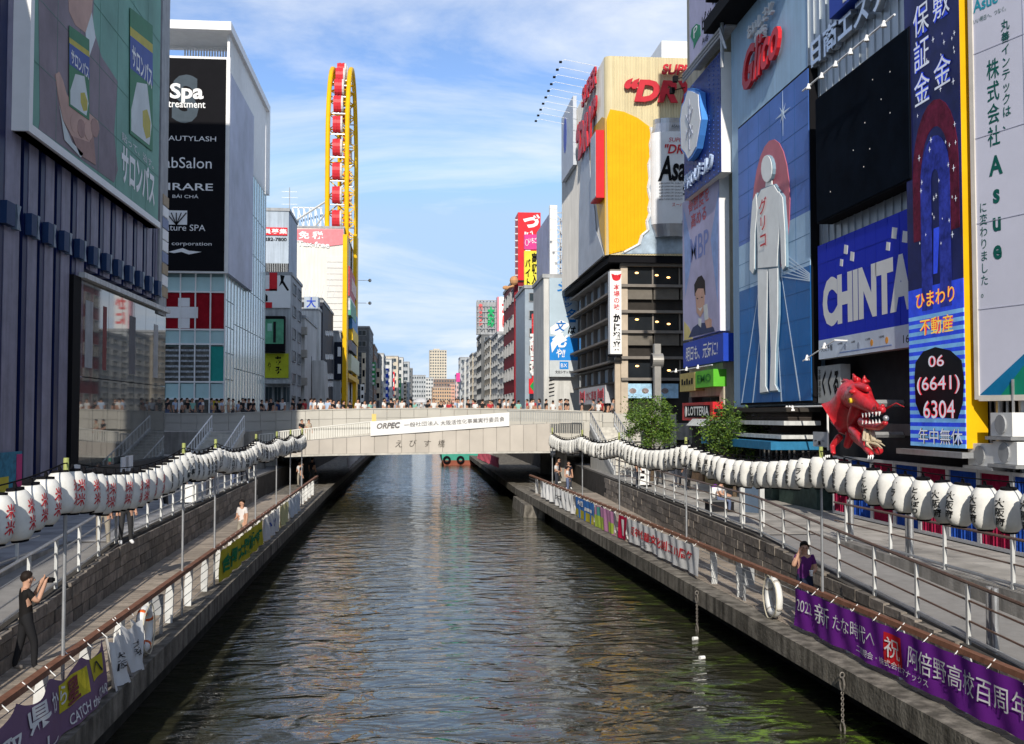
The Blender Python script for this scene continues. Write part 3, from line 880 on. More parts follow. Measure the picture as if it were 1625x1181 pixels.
def left_row():
    # light blue block with the recruitment sign
    y = 119.0
    x1 = xpx(462, y)
    b = block('pale blue block with a red recruitment sign beside the glass building', 'office_block', -30, xpx(457, y + 6), y + 6, y + 15, zpx(440, 335, y + 6), LBL)
    p = FY(y + 6)
    r = p.rect(418, 361, 456, 374); panel('red_sign', b, p, r, RED, 0, .12); text(b, p, '員募集', (r[0], r[1], r[2] + .15, r[3] - .15), SIGNW, .14, bold=.02)
    tpx(b, p, '282-7800', 420, 377, 455, 383, BLACK, d=.06, bold=.02)
    r = p.rect(418, 418, 458, 432); panel('roof_grille', b, p, r, DARK, -.02, .1)
    for k in range(14):
        x = r[0] + (r[1] - r[0]) * k / 14; piece('grille_bar', b, PALB, p, x, x + .06, r[2], r[3], .1, .16)
    # antenna
    t = MB().mat(STEEL); ax = xpx(458, 128); z0 = zpx(440, 335, 125)
    t.tube([(ax, 128, z0), (ax, 128, z0 + 3.4)], .05, 5)
    for k in (1.4, 2.2, 2.9): t.tube([(ax - .9, 128, z0 + k), (ax + .9, 128, z0 + k)], .03, 4)
    t.build('roof_aerial', b)
    # block with red and white sign, green glass box and lime sign
    b = block('white block with red-and-white sign, green glass box and lime banner', 'office_block', -26, x1, y, y + 11, zpx(440, 437, y), PALB, river=(2, 6, 6))
    p = FY(y)
    r = p.rect(421, 437, 461, 489); panel('sign_board', b, p, r, SIGNW, 0, .15)
    m = MB().mat(RED)
    for q in ((428, 433, 440, 462), (421, 480, 432, 489), (421, 459, 440, 462)): rr = p.rect(*q); m.pbox(p, *rr[:2], *rr[2:], .15, .17)
    m.mat(BLACK); apx(m, p, [(445, 437), (452, 438), (450, 446), (459, 461), (456, 462), (448, 450), (443, 455), (446, 446)], .15, .17)
    apx(m, p, [(421, 466), (425, 470), (425, 478), (421, 480)], .15, .17); m.build('sign_figures', b)
    r = p.rect(421, 503, 453, 560); panel('glass_box_frame', b, p, r, BLACK, 0, 1.2)
    r = p.rect(422, 508, 452, 547); panel('green_pane', b, p, r, mat('green_glass', (.12, .36, .22), .15, var=.35, scale=.8), 1.2, 1.25)
    m = MB().mat(mat('glass_box_light', (.35, .6, .5), .3)); rr = p.rect(427, 515, 434, 527); m.pbox(p, *rr, 1.25, 1.27); m.mat(DARK); rr = p.rect(436, 512, 440, 545); m.pbox(p, *rr, 1.25, 1.27); m.build('inside_door', b)
    r = p.rect(421, 561, 458, 600); panel('lime_banner', b, p, r, mat('lime', (.42, .45, .03), .5), 0, .2)
    text(b, p, 'あみ', (p.px(436, 600)[0], p.px(448, 600)[0], r[2] + .3, r[3] - .3), BLACK, .22, vert=True, bold=.04)
    text(b, p, 'や', (p.px(425, 600)[0], p.px(430, 600)[0], r[2] + .8, r[3] - .9), BLACK, .22, vert=True)
    r = p.rect(421, 604, 462, 640); panel('low_awning', b, p, (r[0], r[1], r[3] - .4, r[3]), PALB, 0, 2.5)
    for k in range(3): window(b, p, r[0] + k * .95, r[0] + k * .95 + .8, r[2], r[3] - .6)
    # balcony building
    y2 = 131.0
    b = block('narrow building with open balconies beyond the lime banner', 'apartment_block', -26, xpx(484, y2), y2, y2 + 16, zpx(480, 505, y2), PALE, front=(5, 4, 6))
    p = FY(y2)
    for v in (520, 556, 600, 634):
        r = p.rect(476, v, 488, v + 12); piece('balcony', b, mat('balcony_tan', (.36, .34, .30), .8), p, r[0] - .3, r[1], r[2], r[3], 0, 1.1)
    # white cube-sign building with dark brick flank
    y3 = 150.0; x3 = xpx(506, y3)
    b = block('white building with a cube sign on its roof', 'office_block', -27, x3, y3, y3 + 4, zpx(490, 492, y3), PALE)
    p = FY(y3)
    r = p.rect(483, 471, 505, 491); panel('cube_sign', b, p, r, LBL, -2.5, .2); text(b, p, '大', (r[0] + .3, r[1] - .3, r[2] + .2, r[3] - .1), BLUE, .22, bold=.02)
    t = MB().mat(STEEL); zz = r[3]
    for k in range(7): t.tube([(r[0] - 1 + k * .8, y3 + 1, zz), (r[0] - .6 + k * .8, y3 + 1, zz + 1 + (k % 3) * .8)], .05, 4)
    t.build('roof_pipes', b)
    for v in (520, 545, 580): rr = p.rect(497, v, 502, v + 16); window(b, p, rr[0], rr[1], rr[2], rr[3])
    b = block('dark brick building with small white windows before the yellow wheel', 'office_block', -27, x3 + .2, y3 + 4, y3 + 24, zpx(505, 480, y3 + 4), DBRK)
    p = LX(x3 + .2)
    for v in (455 + 70, 455 + 107, 455 + 138, 455 + 150):
        for u in (516, 519, 522.5, 525.5):
            r = p.rect(u, v, u + 2.2, v + 9); window(b, p, r[0], r[1], r[2], r[3], SIGNW, mat('blind_white', (.6, .6, .6), .6), 0)
    wbox('roof_plant', b, DGR, x3 - 6, x3, y3 + 6, y3 + 20, zpx(505, 480, y3 + 4), zpx(505, 470, y3 + 4))
    # leaning white canopy
    c = MB().mat(PALE); pc = FY(140)
    apx(c, pc, [(497, 572), (513, 572), (517, 655), (489, 655), (489, 576)], -6, 0); c.build('canopy_building', label='leaning pale canopy front left of the dark brick building', cat='building')
    MB().mat(BLACK).prism(pc, [pc.px(492, 566), pc.px(495, 566), pc.px(495, 655), pc.px(492, 655)], .1, .4).build('sign_post', label='tall black sign slab beside the leaning pale canopy', cat='sign')
    # dark modern block with white squares
    y4 = 176.0
    b = block('black fronted block with two white square panels', 'office_block', -27, xpx(541, y4), y4, y4 + 10, zpx(535, 528, y4), PALB, river=(2, 7, 6))
    p = FY(y4); r = p.rect(531, 543, 543, 603); panel('black_front', b, p, r, mat('black_front', (.012, .016, .03), .4), 0, .3)
    for v in (551, 578): rr = p.rect(536, v, 541, v + 15); panel('white_square', b, p, rr, SIGNW, .3, .36)
    # discount store: white box with pink tax-free sign
    y5 = 188.0; x5 = xpx(545, y5)
    zt = zpx(500, 362, y5)
    b = block('tall white windowless store with pink tax free sign', 'store', -40, x5, y5, y5 + 45, zt, mat('store_white', (.68, .66, .61), .75, var=.05, scale=.3, streak=.1))
    p = FY(y5)
    PK = mat('pink_print', (.72, .22, .24), .5)
    m = MB().mat(PK); apx(m, p, [(468, 364), (545, 364), (545, 388), (520, 391), (468, 382)], 0, .2); m.build('pink_sign', b)
    tpx(b, p, '免 税', 474, 367, 513, 380, SIGNW, d=.22, bold=.03); tpx(b, p, 'Tax-free', 472, 382, 523, 391, SIGNW, d=.22, bold=.02, skew=-.3)
    for k in range(26):
        z = zpx(530, 416 + k * 9.4, y5); piece('cladding_sheet', b, mat('clad_sheet', (.62, .61, .58), .6, var=.06), p, p.px(519, 400)[0], p.px(545, 400)[0], z, z + .95, 0, .10 + .02 * (k % 2))
    t = MB().mat(STEEL)
    zr = zt
    for k in range(6):
        xa = xpx(463 + k * 9, y5 + 5)
        t.tube([(xa, y5 + 5, zr), (xa, y5 + 5, zr + 4.5)], .14, 4)
        t.tube([(xa, y5 + 5, zr + 4.5), (xa + 1.1, y5 + 5, zr)], .1, 4)
    t.tube([(xpx(463, y5 + 5), y5 + 5, zr + 4.5), (xpx(510, y5 + 5), y5 + 5, zr + 4.5)], .14, 4); t.build('roof_truss', b)
    m = MB().mat(RED); 
    # far left buildings beyond the wheel
    spec = [(571, 586, 520, DGR, 240), (583, 594, 548, BRN, 262), (592, 602, 562, DGR, 285), (600, 609, 562, PALE, 320), (606, 622, 571, PALE, 360), (618, 632, 566, CREAM, 410), (626, 640, 568, PALE, 450), (633, 650, 575, PALB, 490), (642, 655, 585, DGR, 540)]
    for i, (u0, u1, v, m, yy_) in enumerate(spec):
        block('%s of the far left-bank buildings beyond the yellow wheel' % nth(i), 'street_building', xpx(u0, yy_) - 20, xpx(u1, yy_), yy_, yy_ + 24, zpx(u1, v, yy_), m, front=(7, 8, 6), river=(3, 6, 6))
    y6 = 700
    for lab, u0, u1, v0, m, yy_, c, r in (('tall cream apartment tower rising alone in the middle distance', 682, 709, 556, CREAM, 900, 7, 22), ('grey office block with white lower storeys left of the tower', 654, 676, 596, PALB, 640, 6, 8),
                                    ('white slab block between the grey block and the tower', 676, 688, 600, PALE, 700, 3, 9), ('brown stepped block at the foot of the tower', 688, 722, 602, BRN, 760, 8, 9), ('orange brick block behind the bridge crowd', 687, 716, 615, TAN, 600, 8, 7),
                                    ('salmon balcony block right of the orange block', 714, 728, 610, mat('salmon_wall', (.6, .33, .24), .8), 640, 4, 8)):
        b = block(lab, 'apartment_block', xpx(u0, yy_), xpx(u1, yy_), yy_, yy_ + 30, zpx(690, v0, yy_), m, front=(c, r, 8))
        if v0 == 556:
            wbox('roof_tank', b, CREAM, xpx(688, yy_), xpx(698, yy_), yy_ + 5, yy_ + 15, zpx(690, 556, yy_), zpx(690, 553, yy_))
left_row()
def ru(pl, u0, u1, vt, vb, ua=None):
    """rectangle between columns u0,u1 whose top and bottom are read at column ua (default u0)"""
    ua = u0 if ua is None else ua
    return pl.px(u0, vt)[0], pl.px(u1, vt)[0], pl.px(ua, vb)[1], pl.px(ua, vt)[1]
# ------------------------------------------------------------------ yellow oval ferris wheel
def ferris_wheel():
    yn, yf = 190.0, 221.0
    xl, xr = xpx(518, yn), xpx(549, yn)
    xm = (xl + xr) / 2
    zt = zpx(540, 100, 200); zb = ZP
    rt = root('ferris_wheel', (xm, yn, ZP), 'tall yellow oval ferris wheel with red gondolas on the white store', 'ferris wheel')
    yc, hw = (yn + yf) / 2, (yf - yn) / 2
    zc = zt - hw * 1.15
    def outline(off=0.0):
        P = [Vector((0, yn + off, z)) for z in (zb, zb + 10, zb + 20, zb + 30, zc - 12, zc - 4)]
        for k in range(0, 19):
            g = math.pi * k / 18
            P.append(Vector((0, yc - (hw - off) * math.cos(g), zc + (hw * 1.15 - off) * math.sin(g))))
        P += [Vector((0, yf - off, z)) for z in (zc - 4, zc - 12, zb + 30, zb + 20, zb + 10, zb)]
        return P
    for x in (xl, xr):
        MB().mat(YEL).tube([p + Vector((x, 0, 0)) for p in outline()], .44, 8).build('rim', rt, smooth=True)
        MB().mat(YEL).tube([p + Vector((x, 0, 0)) for p in outline(2.0)], .16, 6).build('inner_rim', rt, smooth=True)
    # lattice between the rims
    def along(P, step):
        out = []; acc = 0
        for p, q in zip(P, P[1:]):
            d = (q - p).length; s = acc
            while s < d: out.append(p + (q - p) * (s / d)); s += step
            acc = s - d
        return out
    A, B = along(outline(.2), 3.2), along(outline(2.0), 3.2 * .95)
    t = MB().mat(YEL)
    n = min(len(A), len(B))
    ex, er = Vector((xl, 0, 0)), Vector((xr, 0, 0))
    for i in range(n):
        t.tube([A[i] + ex, B[i] + ex], .15, 4); t.tube([A[i] + er, B[i] + er], .15, 4)
        t.tube([B[i] + ex, B[i] + er], .16, 4)
        if i + 1 < n:
            t.tube([B[i] + ex, B[i + 1] + er], .12, 4); t.tube([B[i + 1] + ex, B[i] + er], .12, 4); t.tube([A[i] + er, B[i + 1] + er], .12, 4); t.tube([A[i] + ex, B[i + 1] + ex], .12, 4)
    t.build('lattice', rt)
    GR_ = mat('gondola_red', (.55, .035, .045), .35, var=.1); GW = mat('gondola_side', (.55, .52, .5), .4)
    g = MB().mat(GR_)
    oc = [(1.05 * math.cos(t * math.pi / 8) * (1.0 if abs(math.cos(t * math.pi / 8)) < .9 else .96), 1.6 * math.sin(t * math.pi / 8)) for t in range(16)]
    for k in range(5):
        x0 = -.85 + k * .34; sc = 1 if k % 2 else .95
        g.mat(GR_ if k < 4 else GW)
        g.prism(Pl((0, 0), (0, 1)), [(a * sc, z * sc) for a, z in oc], x0, x0 + .33)
    g.mat(STEEL); g.box(-1.9, 1.9, -.12, .12, -1.85, -1.65); g.box(-.1, .1, -.1, .1, -1.7, -1.4)
    gm = g.mesh('gondola')
    for p in along(outline(.4), 4.25):
        if p.z < zc - 26: continue
        o = bpy.data.objects.new('gondola', gm); o.parent = rt
        o.location = p + Vector((xm, 0, 0)) - ORI[rt.name]; COL.objects.link(o)
    s = MB().mat(mat('white_strut', (.55, .56, .55), .5))
    zz = zpx(500, 345, yn)
    s.tube([(xl, yn, zz + 3), (xl - 9, yn + 4, zz - 2)], .2, 5); s.tube([(xl, yn, zz + 1), (xl - 4, yn + 4, zz - 3)], .15, 5); s.build('stay', rt)
    # tall painted figure relief at the foot, kept as plain coloured shapes, and lower yellow gate
    pl = LX(xr + .6)
    cs = [((.45, .05, .06), 422, 470), ((.6, .4, .35), 440, 462), ((.5, .5, .52), 470, 492), ((.05, .2, .45), 490, 522), ((.1, .3, .2), 476, 500), ((.7, .45, .03), 520, 540), ((.05, .05, .07), 540, 556)]
    for i, (c, v0, v1) in enumerate(cs):
        r = ru(pl, 553 + (i % 2) * 3, 562 + (i % 2) * 3, v0, v1); piece('relief_block', rt, mat('relief_%d' % i, c, .5, var=.3, scale=1.2), pl, r[0], r[1], r[2], r[3], -.3, .2 + .05 * i)
    r = ru(pl, 554, 567, 562, 588); piece('store_sign', rt, mat('store_sign_cream', (.55, .58, .42), .5), pl, r[0], r[1], r[2], r[3], -.2, .4)
    for u in (548, 564):
        r = ru(pl, u, u + 2.4, 372, 655); piece('column', rt, YEL, pl, r[0], r[1], ZP, r[3], -.4, .3)
    r = ru(pl, 550, 567, 592, 600); piece('cross_beam', rt, YEL, pl, r[0], r[1], r[2], r[3], -1, .35)
    s = MB().mat(STEEL)
    for v in (445, 481): 
        a, b = pl.px(566, v); s.tube([pl.pt(a, b, 0), pl.pt(a, b, 2.4)], .06, 4); s.ball(pl.pt(a, b, 2.6), .35, 8, 5)
    s.build('lamp_arm', rt)
ferris_wheel()

# ------------------------------------------------------------------ right bank, near to far
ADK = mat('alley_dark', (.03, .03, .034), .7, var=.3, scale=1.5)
def bulb_spot(parent, p, d=(0, 0, -1)):
    """small flood lamp on an arm"""
    m = MB().mat(SIGNW); p = Vector(p)
    m.lathe(p, [(.03, .07), (.05, .0), (.09, -.1), (.09, -.13)], 8); m.build('flood_lamp', parent)
def asue_board():
    o = PX(1556, 628, 14.45)
    ang = math.radians(15.8)
    pl = Pl((o.x, o.y), (math.sin(ang), -math.cos(ang)))
    rt = root('billboard', (o.x, o.y, o.z), 'white billboard with dark green vertical lettering at the right edge', 'billboard')
    b0 = pl.px(1556, 628)[1]
    FRM = mat('pale_frame', (.62, .58, .52), .5)
    MB().mat(FRM).pbox(pl, -.12, 6.5, b0 - .12, 26, -.5, -.02).build('frame', rt)
    panel('printed_sheet', rt, pl, (0, 6.4, b0, 26), mat('lilac_white', (.58, .59, .70), .5, var=.07, scale=.4), -.02, .02)
    panel('left_trim', rt, pl, (-.14, 0, b0 - .1, 26), FRM, -.4, .06)
    panel('bottom_trim', rt, pl, (0, 6.4, b0 - .14, b0), FRM, -.4, .06)
    m = MB().mat(mat('print_teal', (.01, .16, .34), .5, var=.2, scale=1)); apx(m, pl, [(1556, 627), (1625, 563), (1690, 500), (1690, 627)], .02, .026)
    m.mat(mat('print_emerald', (.01, .22, .14), .5)); apx(m, pl, [(1590, 627), (1630, 575), (1690, 560), (1690, 627)], .026, .03); m.build('corner_graphic', rt)
    seams(rt, pl, (0, 6.4, b0, 26), 4, 9, mat('joint_lilac', (.50, .51, .62), .5), .03, .012)
    DGN = mat('print_dark_green', (.01, .10, .085), .5)
    def col(s, u0, u1, v0, v1, **k):
        a0, _ = pl.px(u0, (v0 + v1) / 2); a1, _ = pl.px(u1, (v0 + v1) / 2)
        zt = pl.px((u0 + u1) / 2, v0)[1]; zb = pl.px((u0 + u1) / 2, v1)[1]
        text(rt, pl, s, (a0, a1, zb, zt), DGN, .03, vert=True, **k)
    col('丸善インテックは、', 1591, 1605, 30, 205, bold=.01)
    col('株式会社', 1568, 1588, 93, 232, bold=.01)
    col('Asue', 1572, 1594, 246, 412, bold=.03)
    col('に変わりました。', 1557, 1569, 322, 472, bold=.0)
    a0, z1 = pl.px(1546, 25); a1, z0 = pl.px(1585, 0)
    text(rt, pl, 'Asue', (a0, a1, pl.px(1546, 22)[1], pl.px(1546, 2)[1]), mat('print_sea', (.03, .3, .4), .5), .03, bold=.02)
    text(rt, pl, 'いい明日へ、つなぐ。', (a0, a1 + .25, pl.px(1546, 40)[1], pl.px(1546, 32)[1]), DGN, .03)
    # support steel below
    for u in (1572, 1608):
        a, _ = pl.px(u, 640); MB().mat(STEEL).tube([pl.pt(a, ZP, -.3), pl.pt(a, b0, -.3)], .09, 6).build('support_post', rt)
asue_board()
def back_building_near():
    rt = root('corner_building', (16, 12, ZP), 'dark shop building behind the white billboard and curtain panels', 'building')
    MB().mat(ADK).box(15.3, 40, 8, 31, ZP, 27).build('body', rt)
    MB().mat(DGR).box(14.95, 15.3, 8, 36.6, 5.0, 5.35).build('ledge', rt)
    # air-conditioning rack
    for i, (u, v, w) in enumerate(((1565, 703, 42), (1602, 655, 36), (1606, 700, 40))):
        p = RX(14.9); a0, b1 = p.px(u, v); a1, b0 = p.px(u + w, v + 38)
        ac = root('air_conditioner', p.pt((a0 + a1) / 2, b0, .3), ['lower left white air conditioner unit beneath the white billboard', 'upper white air conditioner unit beneath the white billboard', 'lower right white air conditioner unit beneath the white billboard'][i], 'air conditioner', 'air conditioners under the billboard')
        MB().mat(WHITE).pbox(p, a0, a1, b0, b1, .0, .5).build('casing', ac)
        g = MB().mat(GREY); c = p.pt((a0 + a1) / 2, (b0 + b1) / 2, .52)
        g.lathe(c, [(.24, -.02), (.24, .02)], 14, 'x'); g.build('fan_grille', ac)
        MB().mat(STEEL).pbox(p, a0 - .1, a1 + .1, b0 - .09, b0 - .01, -.35, .6).build('bracket', ac)
    p = MB().mat(STEEL)
    for k in range(5): p.tube([(14.9 - .05 * k, 26.5 - k * .35, 3.2), (14.9 - .05 * k, 26.5 - k * .35, 6.5)], .035, 5)
    p.build('wall_pipe', rt)
    wbox('dark_base', rt, ADK, 15.0, 15.3, 8, 36.6, ZP, 5.0)
back_building_near()
def curtain_row():
    us = [1323, 1351, 1385, 1421, 1461, 1506, 1555, 1608, 1668]
    pl = RX(14.62)
    CR = mat('curtain_crimson', (.25, .012, .045), .7, var=.35, scale=5); CB = mat('curtain_blue', (.015, .06, .30), .7, var=.35, scale=5)
    fm = mat('panel_frame', (.50, .51, .53), .4, .3)
    for i, (u0, u1) in enumerate(zip(us, us[1:])):
        a0, a1 = pl.px(u0, 780)[0], pl.px(u1, 780)[0]
        z0, z1 = ZP + .03, 4.22
        rt = root('curtain_panel', pl.pt((a0 + a1) / 2, ZP), '%s pleated panel, %s from the dragon end of the row' % (('crimson', 'blue')[i % 2], nth(i)), 'hoarding panel', 'crimson and blue panels along the promenade')
        f = MB().mat(fm); t = .09
        f.pbox(pl, a0 + .01, a1 - .01, z0, z0 + t, -.1, .05); f.pbox(pl, a0 + .01, a1 - .01, z1 - t, z1, -.1, .05)
        f.pbox(pl, a0 + .01, a0 + t, z0 + t, z1 - t, -.1, .05); f.pbox(pl, a1 - t, a1 - .01, z0 + t, z1 - t, -.1, .05); f.build('frame', rt)
        c = MB().mat((CR, CB)[i % 2]); n = 22
        P = [(a0 + t + (a1 - a0 - 2 * t) * k / n, (.02 if k % 2 else -.06) + .015 * math.sin(k * 2.3)) for k in range(n + 1)]
        for (p0, d0), (p1, d1) in zip(P, P[1:]):
            c.poly([pl.pt(p0, z0 + t, d0), pl.pt(p1, z0 + t, d1), pl.pt(p1, z1 - t, d1), pl.pt(p0, z1 - t, d0)])
        c.build('curtain', rt)
curtain_row()
def led_tower():
    X = 14.2; pl = RX(X)
    a0, a1 = pl.px(1444, 640)[0], pl.px(1531, 640)[0]
    z0 = pl.px(1448, 707)[1]
    rt = root('led_sign', pl.pt(a0, z0), 'tall narrow LED sign with phone number and yellow side', 'sign')
    MB().mat(YEL).pbox(pl, a0, a1, z0, 27, -.62, -.03).build('yellow_case', rt)
    LN = mat('led_navy', (.006, .008, .05), .3, emit=.5, var=.5, scale=.8); LB = mat('led_blue', (.02, .05, .50), .4, emit=.45, var=.3, scale=2)
    LC = mat('led_cyan', (.15, .35, .62), .4, emit=.35, var=.2); LW = mat('led_white', (.55, .58, .66), .4, emit=.35, var=.1); LK = mat('led_black', (.006, .006, .01), .4)
    LR = mat('led_red', (.6, .03, .05), .4, emit=.5); LY = mat('led_gold', (.75, .5, .05), .4, emit=.5); LM = mat('led_maroon', (.10, .010, .03), .6, emit=.15, var=.6, scale=3); LD = mat('led_dim', (.02, .03, .22), .6, emit=.3, var=.6, scale=3)
    zs = pl.px(1444, 462)[1]
    panel('upper_screen', rt, pl, (a0, a1, zs, 27), LN, -.03, .0)
    n = 40
    for k in range(n):
        za, zb = z0 + (zs - z0) * k / n, z0 + (zs - z0) * (k + 1) / n
        piece('screen_row', rt, (LC, LB)[k % 2] if k < 34 else LB, pl, a0, a1, za, zb, -.03, .0)
    m = MB(); m.mat(LM)
    w = a1 - a0; am = a0 + w * .55
    def arch(mt, r, zc, zl, d0, d1, th):
        P = [(am + r * math.cos(g * math.pi / 12), zc + r * 1.5 * math.sin(g * math.pi / 12)) for g in range(13)]
        Q = [(am + (r - th) * math.cos(g * math.pi / 12), zc + (r - th) * 1.5 * math.sin(g * math.pi / 12)) for g in range(12, -1, -1)]
        m.mat(mt); m.prism(pl, [(am + r, zl)] + P + [(am - r, zl), (am - r + th, zl)] + Q + [(am + r - th, zl)], d0, d1)
    zt = pl.px(1490, 185)[1]
    arch(LM, w * .42, zt - 1.4, zt - 3.2, 0, .01, w * .16); arch(LD, w * .27, zt - 1.7, zt - 5.2, .01, .015, w * .2)
    m.mat(LB); m.prism(pl, [(am - .16, zs + .3), (am + .05, zs + .3), (am + .22, zt - 3), (am - .1, zt - 3)], .006, .012)
    rng = random.Random(5); m.mat(LW)
    for k in range(46):
        a = a0 + w * rng.uniform(.25, .95); b = rng.uniform(zs + 1, zt + 2.2); s = rng.uniform(.03, .1)
        m.prism(pl, [(a - s, b), (a, b - s * .2), (a + s, b), (a, b + s * .2)], .016, .02); m.prism(pl, [(a, b - s), (a + s * .2, b), (a, b + s), (a - s * .2, b)], .02, .024)
    m.build('screen_picture', rt)
    def chars(s, u0, u1, v0, v1, ua, mt, back=None, vert=True, d=.03, bold=.0):
        r = ru(pl, u0, u1, v0, v1, ua)
        if back: text(rt, pl, s, r, back, d - .006, vert=vert, bold=.03)
        text(rt, pl, s, r, mt, d, vert=vert, bold=bold)
    chars('保証金', 1450, 1475, 6, 166, 1462, LW, LB)
    chars('敷　金', 1481, 1508, -22, 138, 1494, LW, LB)
    chars('ひまわり', 1455, 1516, 466, 490, 1458, LY, LR, False)
    chars('不動産', 1461, 1514, 507, 534, 1462, LY, LR, False)
    m = MB().mat(LK); apx(m, pl, [(1452, 600), (1454, 575), (1466, 558), (1485, 551), (1508, 556), (1526, 572), (1530, 600), (1528, 640), (1520, 665), (1462, 660), (1454, 640)], .0, .02); m.build('number_plate', rt)
    chars('06', 1475, 1500, 565, 583, 1478, LW, LR, False, .04); chars('(6641)', 1457, 1525, 599, 627, 1460, LW, LR, False, .04); chars('6304', 1467, 1517, 636, 664, 1468, LW, LR, False, .04)
    chars('年中無休', 1459, 1529, 679, 704, 1460, LW, LK, False, .03)
    MB().mat(STEEL).pbox(pl, a0 - .6, a1 + .1, z0 - .25, z0 - .1, -.5, .15).build('ledge', rt)
led_tower()
def screen_building():
    X = 14.75; pl = RX(X)
    A0, A1 = pl.px(1288, 500)[0], pl.px(1447, 500)[0]
    rt = root('screen_building', pl.pt(A0, ZP), 'silver fronted building carrying the black video screen', 'building')
    MB().mat(SILV).box(X, 40, -A1, -A0, 9.2, 29).build('upper_wall', rt)
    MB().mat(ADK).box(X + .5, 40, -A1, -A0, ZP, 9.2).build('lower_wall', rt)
    for k in range(14):
        a = A0 + (A1 - A0) * k / 14
        piece('cladding_rib', rt, SILV, pl, a, a + .05, 9.3, 28.8, .0, .04)
    r = ru(pl, 1298, 1424, 66, 110, 1298)
    text(rt, pl, '日商エステム', (r[0], pl.px(1455, 60)[0], r[2], r[3]), mat('chrome_letters', (.55, .58, .62), .25, .7), .06, bold=.03, thick=.22)
    p2 = RX(X - .5); r = ru(p2, 1315, 1400, -60, 32, 1315); bx = MB().mat(BLUE); bx.pbox(p2, r[0], r[1], r[2], r[3], -.5, 0); bx.build('blue_box', rt)
    piece('white_stripe', rt, SIGNW, p2, p2.px(1338, 0)[0], p2.px(1343, 0)[0], r[2] + .1, r[3], 0, .02)
    tpx(rt, pl, '2F', 1441, 592, 1449, 625, GREY, d=-.47, vert=True)
    # black screen
    ps = RX(X - .6); r = ru(ps, 1293, 1443, 158, 357, 1293)
    sc = root('video_screen', ps.pt(r[0], r[2]), 'large switched-off black video screen above the royal blue billboard', 'screen')
    MB().mat(BLACK).pbox(ps, r[0], r[1], r[2], r[3], -.6, -.03).build('casing', sc)
    panel('display', sc, ps, (r[0] + .05, r[1] - .05, r[2] + .05, r[3] - .05), mat('dead_screen', (.004, .007, .013), .75, spec=.02, var=.5, scale=.6), -.03, 0)
    m = MB().mat(SIGNW); rng = random.Random(2)
    for k in range(9):
        a, b = rng.uniform(r[0] + 1, r[1] - 1), rng.uniform(r[2] + .6, r[3] - .8); m.pbox(ps, a, a + .035, b, b + .035, 0, .008)
    m.build('lit_pixels', sc)
    for k in range(6): bulb_spot(sc, ps.pt(r[0] + (r[1] - r[0]) * (k + .5) / 6, r[3] + .3, .45))
    MB().mat(SIGNW).tube([ps.pt(r[0] - .1, r[3] + .32, .4), ps.pt(r[1], r[3] + .32, .4)], .035, 5).build('lamp_rail', sc)
    # CHINTAI board
    pc = RX(X - .35); r = ru(pc, 1298, 1448, 391, 571, 1298)
    cb = root('billboard', pc.pt(r[0], r[2]), 'royal blue billboard with huge white capitals and weather strip', 'billboard')
    CBL = mat('chintai_blue', (.010, .022, .36), .6, var=.04, emit=.12)
    MB().mat(GREY).pbox(pc, r[0], r[1], r[2], r[3], -.35, -.02).build('casing', cb)
    zs = pc.px(1298, 541)[1]
    panel('blue_face', cb, pc, (r[0], r[1], zs, r[3]), CBL, -.02, .01)
    panel('weather_strip', cb, pc, (r[0], r[1], r[2], zs), mat('strip_white', (.62, .70, .82), .4), -.02, .015)
    a0, zt = pc.px(1306, 444); _, zb = pc.px(1306, 521); a1 = pc.px(1456, 420)[0]
    text(cb, pc, 'CHINTAI', (a0, a1, zb, zt), SIGNW, .02, bold=.06)
    m = MB().mat(SIGNW)
    for u, v, s in ((1343, 396, .18), (1353, 407, .18), (1420, 370, .2), (1336, 417, .14), (1410, 391, .15), (1437, 376, .2)):
        a, b = pc.px(u, v); m.prism(pc, [(a - s, b - s * .6), (a + s * .6, b - s), (a + s, b + s * .6), (a - s * .6, b + s)], .01, .02)
    m.build('flying_squares', cb)
    seams(cb, pc, (r[0], r[1], zs, r[3]), 9, 5, mat('joint_blue', (.009, .02, .30), .6), .011, .012)
    K = lambda s, u0, u1, v0, v1, mt=BLACK: text(cb, pc, s, ru(pc, u0, u1, v0, v1, u0), mt, .02)
    K('天気予報', 1304, 1322, 549, 559); K('24時', 1330, 1338, 544, 548); K('6時', 1352, 1358, 541, 545); K('12時', 1374, 1382, 537, 541); K('18時', 1396, 1404, 533, 537); K('16:59', 1434, 1460, 532, 545)
    m = MB()
    for i, (u, v) in enumerate(((1342, 550), (1363, 548), (1384, 544), (1408, 540))):
        m.mat(mat('icon_grey', (.35, .4, .5), .5) if i < 2 else mat('icon_orange', (.8, .35, .05), .5)); a, b = pc.px(u, v); m.prism(pc, [(a + .11 * math.cos(g), b + .11 * math.sin(g)) for g in [k * math.pi / 4 for k in range(8)]], .015, .02)
    m.mat(mat('icon_line', (.2, .3, .6), .5)); r2 = ru(pc, 1333, 1416, 559, 560.5, 1333); m.pbox(pc, *r2, .015, .02); m.build('weather_icons', cb)
    # small restaurant sign left of the dragon
    p3 = RX(X - .15); r = ru(p3, 1300, 1336, 582, 640, 1300)
    ks = root('restaurant_sign', p3.pt(r[0], r[2]), 'grey plaque with black brush letters left of the red dragon', 'sign')
    panel('plaque', ks, p3, r, mat('plaque_grey', (.42, .43, .42), .7, var=.15, scale=3), -.3, .05)
    text(ks, p3, 'くくる', (p3.px(1307, 600)[0], p3.px(1333, 600)[0], r[2] + .25, r[3] - .15), BLACK, .06, bold=.04, shear=.2)
